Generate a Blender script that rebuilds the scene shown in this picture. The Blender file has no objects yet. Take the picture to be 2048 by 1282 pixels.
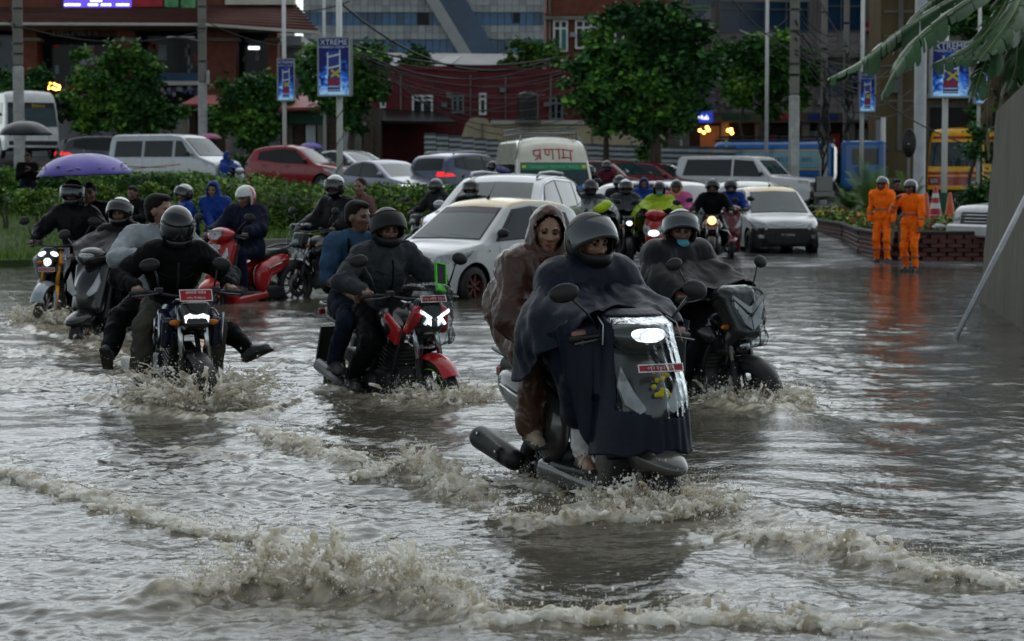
import bpy, bmesh, math, random
import numpy as np
from mathutils import Vector, Matrix, Euler
from mathutils.bvhtree import BVHTree
import openvdb

random.seed(7)
RNG = np.random.default_rng(7)
SC = bpy.context.scene
COL = SC.collection
R = math.radians

# camera, sky, sun, exposure
CAM_H = 1.76
FPX = 4500.0
PITCH = math.atan((641 - 350) / FPX)
cd = bpy.data.cameras.new('camera')
cam = bpy.data.objects.new('camera', cd)
COL.objects.link(cam)
cam.location = (0, 0, CAM_H)
cam.rotation_euler = (R(90) - PITCH, 0, 0)
cd.sensor_width = 36.0
cd.lens = FPX / 2048 * 36.0
cd.clip_start = 0.2
cd.clip_end = 6000
cd.dof.use_dof = True
cd.dof.focus_distance = 14.0
cd.dof.aperture_fstop = 5.0
SC.camera = cam

SUN_EL, SUN_AZ = 54.0, 12.0
w = bpy.data.worlds.new('World')
SC.world = w
w.use_nodes = True
nt = w.node_tree
nt.nodes.clear()
sky = nt.nodes.new('ShaderNodeTexSky')
sky.sky_type = 'NISHITA'
sky.sun_disc = False
sky.sun_elevation = R(SUN_EL)
sky.sun_rotation = R(SUN_AZ)
sky.air_density = 1.0
sky.dust_density = 0.5
sky.ozone_density = 1.0
hs = nt.nodes.new('ShaderNodeHueSaturation')
hs.inputs['Saturation'].default_value = 0.25
bg = nt.nodes.new('ShaderNodeBackground')
bg.inputs['Strength'].default_value = 0.075
ow = nt.nodes.new('ShaderNodeOutputWorld')
nt.links.new(sky.outputs[0], hs.inputs['Color'])
tn = nt.nodes.new('ShaderNodeMix'); tn.data_type = 'RGBA'; tn.blend_type = 'MULTIPLY'; tn.inputs['Factor'].default_value = 1.0
tn.inputs['B'].default_value = (0.92, 1.0, 1.01, 1)
nt.links.new(hs.outputs[0], tn.inputs['A'])
nt.links.new(tn.outputs['Result'], bg.inputs['Color'])
nt.links.new(bg.outputs[0], ow.inputs['Surface'])
sl = bpy.data.lights.new('sun', 'SUN')
sl.energy = 0.5
sl.angle = R(100)
sl.color = (1.0, 0.97, 0.93)
so = bpy.data.objects.new('sun', sl)
COL.objects.link(so)
_d = Vector((math.sin(R(SUN_AZ)) * math.cos(R(SUN_EL)), math.cos(R(SUN_AZ)) * math.cos(R(SUN_EL)), math.sin(R(SUN_EL))))
so.rotation_euler = (-_d).to_track_quat('-Z', 'Y').to_euler()
so.location = (0, 0, 60)
SC.view_settings.view_transform = 'Standard'
SC.view_settings.look = 'None'
SC.view_settings.exposure = 1.27
SC.view_settings.gamma = 1.0
SC.view_settings.use_curve_mapping = False
SC.render.engine = 'CYCLES'
try:
 SC.cycles.max_bounces = 7
 SC.cycles.transparent_max_bounces = 12
 SC.cycles.transmission_bounces = 5
 SC.cycles.caustics_reflective = False
 SC.cycles.caustics_refractive = False
 SC.cycles.use_denoising = True
except Exception:
 pass

# picture to place
_f = Vector((0, math.cos(PITCH), -math.sin(PITCH)))
_u = Vector((0, math.sin(PITCH), math.cos(PITCH)))
def ray(px, py):
 return Vector((1, 0, 0)) * ((px - 1024) / FPX) + _u * ((641 - py) / FPX) + _f
def gp(px, py, z=0.0):
 d = ray(px, py)
 t = (z - CAM_H) / d.z
 return Vector((0, 0, CAM_H)) + d * t
def pt(px, py, Y):
 d = ray(px, py)
 return Vector((0, 0, CAM_H)) + d * (Y / d.y)

# noise
def _h(ix, iy, iz, seed):
 n = (ix.astype(np.int64) * 374761393 + iy.astype(np.int64) * 668265263 + iz.astype(np.int64) * 2147483647 + seed * 974634543) & 0xFFFFFFFF
 n = ((n ^ (n >> 13)) * 1274126177) & 0xFFFFFFFF
 n = ((n ^ (n >> 16)) * 2246822519) & 0xFFFFFFFF
 return ((n ^ (n >> 15)) & 0xFFFFFF).astype(np.float32) / np.float32(0xFFFFFF)
def noise2(x, y, seed=0):
 x = np.asarray(x, np.float64); y = np.asarray(y, np.float64)
 x0 = np.floor(x); y0 = np.floor(y)
 fx = (x - x0).astype(np.float32); fy = (y - y0).astype(np.float32)
 z = np.zeros_like(x0)
 def g(dx, dy):
  a = _h(x0 + dx, y0 + dy, z, seed) * np.float32(6.2831853)
  return np.cos(a) * (fx - dx) + np.sin(a) * (fy - dy)
 u = fx * fx * fx * (fx * (fx * 6 - 15) + 10); v = fy * fy * fy * (fy * (fy * 6 - 15) + 10)
 a = g(0, 0); b = g(1, 0); c = g(0, 1); d = g(1, 1)
 return (a + (b - a) * u) * (1 - v) + (c + (d - c) * u) * v
def noise3(p, seed=0):
 p = np.asarray(p, np.float64)
 i = np.floor(p); f = (p - i).astype(np.float32)
 f = f * f * (3 - 2 * f)
 r = 0
 for dx in (0, 1):
  for dy in (0, 1):
   for dz in (0, 1):
    wgt = (f[:, 0] if dx else 1 - f[:, 0]) * (f[:, 1] if dy else 1 - f[:, 1]) * (f[:, 2] if dz else 1 - f[:, 2])
    r = r + wgt * _h(i[:, 0] + dx, i[:, 1] + dy, i[:, 2] + dz, seed)
 return r * 2 - 1

# materials
MATS = {}
def mat(name, col, rough=0.5, metal=0.0, spec=0.22, coat=0.0, var=0.12, nscale=6.0, bump=0.0, bscale=40.0,
  trans=0.0, alpha=1.0, emit=None, estr=0.0, var_col=None, coords='Object', stretch=(1, 1, 1), rvar=0.0, coat_rough=0.06):
 if name in MATS:
  return MATS[name]
 m = bpy.data.materials.new(name)
 m.use_nodes = True
 nt = m.node_tree
 b = nt.nodes['Principled BSDF']
 b.inputs['Roughness'].default_value = rough
 b.inputs['Metallic'].default_value = metal
 b.inputs['Specular IOR Level'].default_value = spec
 b.inputs['Coat Weight'].default_value = coat
 b.inputs['Coat Roughness'].default_value = coat_rough
 b.inputs['Transmission Weight'].default_value = trans
 b.inputs['Alpha'].default_value = alpha
 if emit is None: col = tuple(x * 0.67 for x in col); var_col = None if var_col is None else tuple(x * 0.67 for x in var_col)
 c = tuple(col) + (1,)
 tc = nt.nodes.new('ShaderNodeTexCoord')
 mp = nt.nodes.new('ShaderNodeMapping')
 mp.inputs['Scale'].default_value = stretch
 nt.links.new(tc.outputs[coords], mp.inputs['Vector'])
 if var > 0:
  n = nt.nodes.new('ShaderNodeTexNoise')
  n.inputs['Scale'].default_value = nscale
  n.inputs['Detail'].default_value = 5
  n.inputs['Roughness'].default_value = 0.6
  nt.links.new(mp.outputs[0], n.inputs['Vector'])
  rp = nt.nodes.new('ShaderNodeValToRGB')
  lo = tuple(max(0, x * (1 - var)) for x in col) + (1,)
  hi = tuple(min(1, x * (1 + var)) for x in col) + (1,)
  if var_col is not None:
   lo = tuple(var_col) + (1,); hi = c
  rp.color_ramp.elements[0].position = 0.32; rp.color_ramp.elements[0].color = lo
  rp.color_ramp.elements[1].position = 0.68; rp.color_ramp.elements[1].color = hi
  nt.links.new(n.outputs['Fac'], rp.inputs['Fac'])
  nt.links.new(rp.outputs['Color'], b.inputs['Base Color'])
  if rvar > 0:
   mr = nt.nodes.new('ShaderNodeMapRange')
   mr.inputs['To Min'].default_value = max(0.02, rough - rvar)
   mr.inputs['To Max'].default_value = min(1, rough + rvar)
   mr.inputs['From Min'].default_value = 0.3
   mr.inputs['From Max'].default_value = 0.7
   nt.links.new(n.outputs['Fac'], mr.inputs['Value'])
   nt.links.new(mr.outputs[0], b.inputs['Roughness'])
 else:
  b.inputs['Base Color'].default_value = c
 if bump > 0:
  n2 = nt.nodes.new('ShaderNodeTexNoise')
  n2.inputs['Scale'].default_value = bscale
  n2.inputs['Detail'].default_value = 6
  nt.links.new(mp.outputs[0], n2.inputs['Vector'])
  bp = nt.nodes.new('ShaderNodeBump')
  bp.inputs['Strength'].default_value = bump
  bp.inputs['Distance'].default_value = 0.02
  nt.links.new(n2.outputs['Fac'], bp.inputs['Height'])
  nt.links.new(bp.outputs[0], b.inputs['Normal'])
 if emit is not None:
  b.inputs['Emission Color'].default_value = tuple(emit) + (1,)
  b.inputs['Emission Strength'].default_value = estr
 MATS[name] = m
 return m

# objects
def empty(name, loc=(0, 0, 0), rz=0.0, label=None, cat=None, group=None, kind=None):
 o = bpy.data.objects.new(name, None)
 COL.objects.link(o)
 o.empty_display_size = 0.2
 o.location = loc
 o.rotation_euler = (0, 0, rz)
 tag(o, label, cat, group, kind)
 return o
def tag(o, label=None, cat=None, group=None, kind=None):
 if label: o['label'] = label
 if cat: o['category'] = cat
 if group: o['group'] = group
 if kind: o['kind'] = kind
 return o
def link(name, me, parent=None, loc=None, rot=None):
 o = bpy.data.objects.new(name, me)
 COL.objects.link(o)
 if parent is not None: o.parent = parent
 if loc is not None: o.location = loc
 if rot is not None: o.rotation_euler = rot
 return o
def copy_tree(o, parent=None):
 c = o.copy()
 COL.objects.link(c)
 c.parent = parent
 for ch in list(o.children):
  copy_tree(ch, c)
 return c
def np_mesh(name, V, F, mats, midx=None, smooth=True):
 """V (n,3), F (m,k) quads or triangles, one numpy pass."""
 me = bpy.data.meshes.new(name)
 V = np.asarray(V, np.float32); F = np.asarray(F, np.int32)
 k = F.shape[1]
 me.vertices.add(len(V)); me.vertices.foreach_set('co', V.ravel())
 me.loops.add(F.size); me.loops.foreach_set('vertex_index', F.ravel())
 me.polygons.add(len(F)); me.polygons.foreach_set('loop_start', np.arange(0, F.size, k, dtype=np.int32))
 try: me.polygons.foreach_set('loop_total', np.full(len(F), k, np.int32))
 except Exception: pass
 for m in (mats if isinstance(mats, (list, tuple)) else [mats]):
  me.materials.append(m)
 if midx is not None: me.polygons.foreach_set('material_index', np.asarray(midx, np.int32))
 me.polygons.foreach_set('use_smooth', np.full(len(F), smooth, bool))
 me.update(calc_edges=True)
 me.validate()
 return me

class MB:
 """collects simple solids; build() links them as ONE mesh object"""
 def __init__(self): self.V = []; self.F = []; self.S = []
 def add(self, V, F, smooth=False):
  b = len(self.V)
  self.V += [tuple(v) for v in V]
  self.F += [tuple(i + b for i in f) for f in F]
  self.S += [smooth] * len(F)
  return self
 def box(self, c, s, rz=0.0, M=None, bev=0.0):
  x, y, z = s[0] / 2, s[1] / 2, s[2] / 2
  if bev > 0:
   e = bev
   pr = [(-x + e, -y), (x - e, -y), (x, -y + e), (x, y - e), (x - e, y), (-x + e, y), (-x, y - e), (-x, -y + e)]
   ins = [(a * (1 - e / max(x, 1e-6)) if abs(a) > 1e-9 else a, b_ * (1 - e / max(y, 1e-6))) for a, b_ in pr]
   V = [(a, b_, -z) for a, b_ in ins] + [(a, b_, -z + e) for a, b_ in pr] + [(a, b_, z - e) for a, b_ in pr] + [(a, b_, z) for a, b_ in ins]
   F = [tuple(range(7, -1, -1)), tuple(range(24, 32))]
   for k in range(3):
    for i in range(8):
     j = (i + 1) % 8
     F.append((k * 8 + i, k * 8 + j, k * 8 + 8 + j, k * 8 + 8 + i))
  else:
   V = [(-x, -y, -z), (x, -y, -z), (x, y, -z), (-x, y, -z), (-x, -y, z), (x, -y, z), (x, y, z), (-x, y, z)]
   F = [(0, 3, 2, 1), (4, 5, 6, 7), (0, 1, 5, 4), (1, 2, 6, 5), (2, 3, 7, 6), (3, 0, 4, 7)]
  T = Matrix.Translation(Vector(c)) @ (M.to_4x4() if M is not None else Matrix.Rotation(rz, 4, 'Z'))
  return self.add([T @ Vector(v) for v in V], F)
 def tube(self, pts, r, n=8, caps=True, r_end=None, flat=1.0):
  pts = [Vector(p) for p in pts]
  m = len(pts)
  rs = r if isinstance(r, (list, tuple)) else [r + ((r_end if r_end is not None else r) - r) * i / max(1, m - 1) for i in range(m)]
  V = []; F = []
  ref = None
  for i, p in enumerate(pts):
   d = (pts[min(i + 1, m - 1)] - pts[max(i - 1, 0)]).normalized()
   if ref is None:
    ref = Vector((0, 0, 1)) if abs(d.z) < 0.9 else Vector((0, 1, 0))
   a = d.cross(ref).normalized(); b = a.cross(d).normalized()
   ref = b
   for k in range(n):
    t = 2 * math.pi * k / n
    V.append(p + (a * math.cos(t) + b * math.sin(t) * flat) * rs[i])
  for i in range(m - 1):
   for k in range(n):
    j = (k + 1) % n
    F.append((i * n + k, i * n + j, (i + 1) * n + j, (i + 1) * n + k))
  if caps:
   F.append(tuple(range(n - 1, -1, -1))); F.append(tuple((m - 1) * n + k for k in range(n)))
  return self.add(V, F, True)
 def lathe(self, prof, n=16, T=None, arc=2 * math.pi):
  """profile [(r, z)] turned about z, then placed by T"""
  T = T or Matrix.Identity(4)
  V = []; F = []
  full = arc > 6.28
  cnt = n if full else n + 1
  for r, z in prof:
   for k in range(cnt):
    t = arc * k / n
    V.append(T @ Vector((r * math.cos(t), r * math.sin(t), z)))
  for i in range(len(prof) - 1):
   for k in range(n):
    j = (k + 1) % cnt
    F.append((i * cnt + k, i * cnt + j, (i + 1) * cnt + j, (i + 1) * cnt + k))
  return self.add(V, F, True)
 def sphere(self, c, r, n=10, m=6, M=None):
  r3 = r if isinstance(r, (list, tuple)) else (r, r, r)
  V = []; F = []
  for i in range(m + 1):
   ph = -math.pi / 2 + math.pi * i / m
   for k in range(n):
    t = 2 * math.pi * k / n
    v = Vector((math.cos(ph) * math.cos(t) * r3[0], math.cos(ph) * math.sin(t) * r3[1], math.sin(ph) * r3[2]))
    if M is not None: v = M @ v
    V.append(Vector(c) + v)
  for i in range(m):
   for k in range(n):
    j = (k + 1) % n
    F.append((i * n + k, i * n + j, (i + 1) * n + j, (i + 1) * n + k))
  return self.add(V, F, True)
 def prism(self, poly, h0, h1, T=None):
  """polygon [(x, y)] from z h0 to h1, placed by T"""
  T = T or Matrix.Identity(4)
  n = len(poly)
  V = [T @ Vector((x, y, h0)) for x, y in poly] + [T @ Vector((x, y, h1)) for x, y in poly]
  F = [tuple(range(n - 1, -1, -1)), tuple(range(n, 2 * n))] + [(i, (i + 1) % n, n + (i + 1) % n, n + i) for i in range(n)]
  return self.add(V, F)
 def mesh(self, name, m):
  me = bpy.data.meshes.new(name)
  me.from_pydata(self.V, [], self.F)
  for mm in (m if isinstance(m, (list, tuple)) else [m]): me.materials.append(mm)
  me.polygons.foreach_set('use_smooth', self.S)
  me.update()
  return me
 def build(self, name, m, parent=None, loc=None, rot=None):
  return link(name, self.mesh(name, m), parent, loc, rot)

AX_Y = Matrix.Rotation(R(-90), 4, 'X')
AX_X = Matrix.Rotation(R(90), 4, 'Y')

def text_mesh(s, size, m, name='lettering', parent=None, M=None, depth=0.002, align='CENTER', xscale=1.0):
 c = bpy.data.curves.new('t', 'FONT')
 c.body = s; c.size = size; c.extrude = depth; c.align_x = align; c.align_y = 'CENTER'; c.resolution_u = 2
 o = bpy.data.objects.new('t', c)
 me = bpy.data.meshes.new_from_object(o)
 bpy.data.objects.remove(o); bpy.data.curves.remove(c)
 me.materials.clear(); me.materials.append(m)
 me.name = name
 ob = link(name, me, parent)
 M = M or Matrix.Identity(4)
 ob.matrix_local = M @ Matrix.Diagonal((xscale, 1, 1, 1))
 return ob

# implicit modelling (smooth unions on a grid)
class SDF:
 def __init__(self, lo, hi, vox):
  self.lo = np.array(lo, np.float32); self.vox = vox
  self.n = np.maximum(4, np.ceil((np.array(hi) - self.lo) / vox).astype(int) + 1)
  self.D = np.full(self.n, 0.2, np.float32)
  self.M = np.zeros(self.n, np.int8)
  self.ax = [self.lo[i] + np.arange(self.n[i], dtype=np.float32) * vox for i in range(3)]
 def _blk(self, lo, hi):
  a = np.clip(np.floor((np.array(lo) - self.lo) / self.vox).astype(int), 0, self.n)
  b = np.clip(np.ceil((np.array(hi) - self.lo) / self.vox).astype(int) + 1, 0, self.n)
  if np.any(b <= a): return None
  sl = tuple(slice(a[i], b[i]) for i in range(3))
  return sl, self.ax[0][sl[0]][:, None, None], self.ax[1][sl[1]][None, :, None], self.ax[2][sl[2]][None, None, :]
 def _put(self, sl, d, k, m, sub):
  D = self.D[sl]
  if sub:
   if k > 0:
    h = np.maximum(k - np.abs(D + d), 0) / k
    self.D[sl] = np.maximum(D, -d) + h * h * k * 0.25
   else:
    self.D[sl] = np.maximum(D, -d)
   return
  if m is not None:
   Mm = self.M[sl]; Mm[d < D] = m
  if k > 0:
   h = np.maximum(k - np.abs(D - d), 0) / k
   self.D[sl] = np.minimum(D, d) - h * h * k * 0.25
  else:
   self.D[sl] = np.minimum(D, d)
 def cap(self, a, b, ra, rb=None, k=0.03, m=0, sub=False):
  rb = ra if rb is None else rb
  a = np.array(a, np.float32); b = np.array(b, np.float32); r = max(ra, rb) + k + 3 * self.vox
  q = self._blk(np.minimum(a, b) - r, np.maximum(a, b) + r)
  if q is None: return self
  sl, X, Y, Z = q
  v = b - a; L = float(v @ v) + 1e-9
  t = np.clip(((X - a[0]) * v[0] + (Y - a[1]) * v[1] + (Z - a[2]) * v[2]) / L, 0, 1)
  d = np.sqrt((X - a[0] - t * v[0]) ** 2 + (Y - a[1] - t * v[1]) ** 2 + (Z - a[2] - t * v[2]) ** 2) - (ra + (rb - ra) * t)
  self._put(sl, d, k, m, sub)
  return self
 def chain(self, pts, rs, k=0.03, m=0):
  for i in range(len(pts) - 1): self.cap(pts[i], pts[i + 1], rs[i], rs[i + 1], k, m)
  return self
 def ell(self, c, r, Rm=None, k=0.03, m=0, sub=False):
  c = np.array(c, np.float32); r = np.array(r, np.float32)
  e = (max(r) if Rm is not None else r) + k + 3 * self.vox
  q = self._blk(c - e, c + e)
  if q is None: return self
  sl, X, Y, Z = q
  X = X - c[0]; Y = Y - c[1]; Z = Z - c[2]
  if Rm is not None:
   A = np.array(Rm.to_3x3().transposed())
   X, Y, Z = (A[0, 0] * X + A[0, 1] * Y + A[0, 2] * Z, A[1, 0] * X + A[1, 1] * Y + A[1, 2] * Z, A[2, 0] * X + A[2, 1] * Y + A[2, 2] * Z)
  k0 = np.sqrt((X / r[0]) ** 2 + (Y / r[1]) ** 2 + (Z / r[2]) ** 2) + 1e-6
  k1 = np.sqrt((X / r[0] ** 2) ** 2 + (Y / r[1] ** 2) ** 2 + (Z / r[2] ** 2) ** 2) + 1e-6
  d = k0 * (k0 - 1) / k1
  self._put(sl, d.astype(np.float32), k, m, sub)
  return self
 def box(self, c, h, Rm=None, rad=0.01, k=0.02, m=0, sub=False, taper=None):
  c = np.array(c, np.float32); h = np.array(h, np.float32)
  e = (float(np.linalg.norm(h)) if Rm is not None else h) + k + 3 * self.vox
  q = self._blk(c - e, c + e)
  if q is None: return self
  sl, X, Y, Z = q
  X = X - c[0]; Y = Y - c[1]; Z = Z - c[2]
  if Rm is not None:
   A = np.array(Rm.to_3x3().transposed())
   X, Y, Z = (A[0, 0] * X + A[0, 1] * Y + A[0, 2] * Z, A[1, 0] * X + A[1, 1] * Y + A[1, 2] * Z, A[2, 0] * X + A[2, 1] * Y + A[2, 2] * Z)
  if taper is not None:
   axs = [X, Y, Z]
   t = np.clip(axs[taper[0]] / h[taper[0]] * 0.5 + 0.5, 0, 1)
   axs[taper[1]] = axs[taper[1]] / (taper[2] + (taper[3] - taper[2]) * t)
   X, Y, Z = axs
  qx = np.abs(X) - h[0] + rad; qy = np.abs(Y) - h[1] + rad; qz = np.abs(Z) - h[2] + rad
  d = np.sqrt(np.maximum(qx, 0) ** 2 + np.maximum(qy, 0) ** 2 + np.maximum(qz, 0) ** 2) + np.minimum(np.maximum(qx, np.maximum(qy, qz)), 0) - rad
  self._put(sl, d.astype(np.float32), k, m, sub)
  return self
 def shell(self, t):
  self.D = np.maximum(self.D, -(self.D + t)); return self
 def arrays(self):
  g = openvdb.FloatGrid()
  g.background = 0.2
  g.copyFromArray(np.ascontiguousarray(np.clip(self.D, -0.2, 0.2)))
  P, T, Q = g.convertToPolygons(isovalue=0.0, adaptivity=0.0)
  P = np.asarray(P, np.float32); Q = np.asarray(Q, np.int32)
  if len(P) == 0:
   return np.zeros((0, 3), np.float32), np.zeros((0, 4), np.int32), np.zeros(0, np.int32)
  c = P[Q].mean(1)
  ci = np.clip(np.rint(c).astype(int), 0, self.n - 1)
  mi = self.M[ci[:, 0], ci[:, 1], ci[:, 2]].astype(np.int32)
  V = P * self.vox + self.lo
  a, b, cc = V[Q[:, 0]], V[Q[:, 1]], V[Q[:, 2]]
  if np.einsum('ij,ij->i', a, np.cross(b, cc)).sum() < 0: Q = Q[:, ::-1]
  return V, Q, mi
def v_normals(V, Q):
 n = np.cross(V[Q[:, 2]] - V[Q[:, 0]], V[Q[:, 3]] - V[Q[:, 1]])
 N = np.zeros_like(V)
 for k in range(4): np.add.at(N, Q[:, k], n)
 return N / (np.linalg.norm(N, axis=1, keepdims=True) + 1e-9)
def laplace(V, Q, it=1, f=0.5):
 for _ in range(it):
  S = np.zeros_like(V); C = np.zeros(len(V), np.float32)
  for k in range(4):
   np.add.at(S, Q[:, k], V[Q[:, (k + 1) % 4]]); np.add.at(S, Q[:, k], V[Q[:, (k - 1) % 4]])
   np.add.at(C, Q[:, k], 2)
  V = V + f * (S / np.maximum(C, 1)[:, None] - V)
 return V
def folds(V, Q, amp, freq=9.0, seed=0, stretch=(1, 1, 0.45), sel=None):
 """push cloth in and out along its normal in long creases"""
 if len(V) == 0: return V
 N = v_normals(V, Q)
 p = V * np.array(stretch, np.float32) * freq
 wv = np.stack([noise3(p * 0.5 + 7, seed + 1), noise3(p * 0.5 + 19, seed + 2), noise3(p * 0.5 + 31, seed + 3)], 1)
 n = noise3(p + wv * 1.1, seed)
 ridge = 1 - np.abs(noise3(p * 1.7 + wv * 1.5 + 5, seed + 5)) * 2
 d = amp * (0.7 * n + 0.5 * ridge)
 if sel is not None: d = d * sel
 return V + N * d[:, None]

def smooth1(a, n=3):
 a = np.asarray(a, float)
 for _ in range(n):
  b = a.copy(); b[1:-1] = 0.25 * a[:-2] + 0.5 * a[1:-1] + 0.25 * a[2:]; a = b
 return a
def creases(V, Q, amp, freq=7.0, seed=0, width=.16):
 """sharp crumple lines of stiff wet plastic"""
 if len(V) == 0: return V
 N = v_normals(V, Q); d = 0
 for k, (f, a) in enumerate(((1, 1.0), (1.9, .6), (3.4, .35))):
  p = V * np.array((1, 1, .7), np.float32) * freq * f
  w_ = np.stack([noise3(p * .6 + 3 + 9 * j, seed + 7 * k + j) for j in range(3)], 1)
  n = noise3(p + w_ * .9, seed + 31 * k)
  d = d + a * (np.exp(-np.abs(n) / width) - .35)
 return V + N * (amp * d)[:, None]

# ground, road, water
def ground_z(x, y):
 x = np.asarray(x, np.float64); y = np.asarray(y, np.float64)
 k = np.clip(0.0285 - 0.0008 * x, 0.010, 0.050)
 up = np.where(y > 46, (np.minimum(y, 118) - 46) * k, 0)
 t = np.clip((y - 33) / 12.0, 0, 1); t = t * t * (3 - 2 * t)
 return -0.17 * (1 - t) + 0.012 * t + up
def gz(x, y): return float(ground_z(np.array([x]), np.array([y]))[0])

M_road = mat('wet_asphalt', (0.05, 0.05, 0.052), 0.22, var=0.35, nscale=1.3, bump=0.25, bscale=14, rvar=0.12, spec=0.6)
ys = np.concatenate([np.linspace(2, 30, 8), np.linspace(31, 120, 120), [140, 180, 260, 500, 1200, 4500]])
xs = np.concatenate([[-3000, -600, -150], np.linspace(-60, 60, 121), [150, 600, 3000]])
GX, GY = np.meshgrid(xs, ys)
GV = np.stack([GX.ravel(), GY.ravel(), ground_z(GX, GY).ravel()], 1)
nx = len(xs)
ii = (np.arange(len(ys) - 1)[:, None] * nx + np.arange(nx - 1)[None, :]).ravel()
tag(link('road', np_mesh('road', GV, np.stack([ii, ii + 1, ii + nx + 1, ii + nx], 1), M_road)), kind='structure')
# flood water
def seg_dist(X, Y, poly):
 """distance to a polyline, signed (+ on the camera side), and the length along it"""
 best = np.full(X.shape, 1e9); sgn = np.zeros(X.shape); al = np.zeros(X.shape); L0 = 0.0
 for (a, b) in zip(poly[:-1], poly[1:]):
  vx, vy = b[0] - a[0], b[1] - a[1]; L = math.hypot(vx, vy)
  t = np.clip(((X - a[0]) * vx + (Y - a[1]) * vy) / (L * L), 0, 1)
  dx = X - a[0] - t * vx; dy = Y - a[1] - t * vy
  d = np.hypot(dx, dy)
  u = d < best
  best = np.where(u, d, best)
  sgn = np.where(u, np.where((vx * dy - vy * dx) < 0, 1.0, -1.0), sgn)
  al = np.where(u, L0 + t * L, al); L0 += L
 return best, sgn, al, L0

# crest lines read off the photograph: pixels, height, width in front, width behind, froth
CRESTS = [
 ([(-60, 930), (0, 948), (130, 985), (300, 1040), (430, 1065), (560, 1092), (700, 1118)], 0.035, 0.035, 0.11, 0.75),
 ([(500, 862), (560, 888), (640, 910), (740, 934)], 0.060, 0.05, 0.12, 1.0),
 ([(715, 968), (760, 955), (830, 958), (900, 985), (970, 1012)], 0.085, 0.06, 0.16, 0.9),
 ([(300, 1226), (380, 1206), (470, 1196), (580, 1194), (700, 1204), (830, 1222), (950, 1252), (1060, 1262)], 0.085, 0.06, 0.22, 1.0),
 ([(1440, 1052), (1490, 1075), (1580, 1098), (1700, 1118), (1850, 1152), (2080, 1190)], 0.060, 0.06, 0.16, 0.95),
 ([(880, 1270), (1020, 1258), (1200, 1250), (1500, 1246), (1700, 1262), (1950, 1275)], 0.045, 0.05, 0.10, 0.9),
 ([(960, 1030), (1080, 1046), (1240, 1042), (1360, 1028), (1470, 1010)], 0.060, 0.06, 0.14, 0.9),
 ([(150, 1000 - 210), (260, 815), (400, 842), (520, 828), (600, 800)], 0.05, 0.06, 0.14, 0.9),
 ([(620, 770), (720, 792), (860, 815), (960, 800)], 0.045, 0.06, 0.14, 0.9),
 ([(1390, 800), (1470, 822), (1560, 828), (1630, 805)], 0.045, 0.06, 0.14, 0.9),
 ([(20, 640), (80, 662), (170, 690), (240, 715), (300, 760)], 0.04, 0.06, 0.2, 0.85),
 ([(0, 735), (120, 750), (240, 770)], 0.03, 0.06, 0.12, 0.8),
 ([(300, 895), (420, 905), (520, 915), (600, 912)], 0.02, 0.04, 0.09, 0.55),
 ([(620, 985), (720, 1000), (800, 996)], 0.02, 0.03, 0.07, 0.6),
 ([(1300, 1205), (1420, 1190), (1560, 1200)], 0.02, 0.04, 0.08, 0.5),
]
NROW, NCOL = 860, 700
d0, d1 = 6.6, 47.0
tt = np.linspace(0, 1, NROW)
rows = 1.0 / (1 / d0 + (1 / d1 - 1 / d0) * tt)
rows = 0.5 * rows + 0.5 * (d0 * (d1 / d0) ** tt)
cols = np.linspace(-1, 1, NCOL)
WY = np.repeat(rows[:, None], NCOL, 1)
WX = cols[None, :] * (0.27 * WY + 2.4)
def wave_height(X, Y):
 amp = np.clip(1.12 - (Y - 8) / 36.0, 0.03, 1.0)
 wx = X + 0.5 * noise2(X * 0.6, Y * 0.4, 11); wy = Y + 0.6 * noise2(X * 0.5, Y * 0.5, 12)
 rough = np.clip(.75 + 1.5 * noise2(X * .32 + 3, Y * .22, 14), .25, 1.5)
 h = 0.040 * noise2(wx * 0.9 + wy * 0.2, wy * 0.8, 1)
 h += 0.033 * noise2(wx * 1.9 - wy * 0.5, wy * 1.9, 2)
 h += 0.020 * rough * noise2(wx * 3.6 + wy * 1.0, wy * 4.4, 3)
 h += 0.0115 * rough * noise2(wx * 7.5, wy * 9.0 - wx * 2.0, 4)
 h += 0.0076 * rough * noise2(X * 15, Y * 19, 5) * np.clip(1.5 - Y / 30, .15, 1)
 h += 0.0038 * noise2(X * 33, Y * 38, 6) * np.clip(1.4 - Y / 16, 0, 1)
 return h * amp
Hh = wave_height(WX, WY)
FR = np.zeros_like(Hh)
crest_world = []
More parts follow.
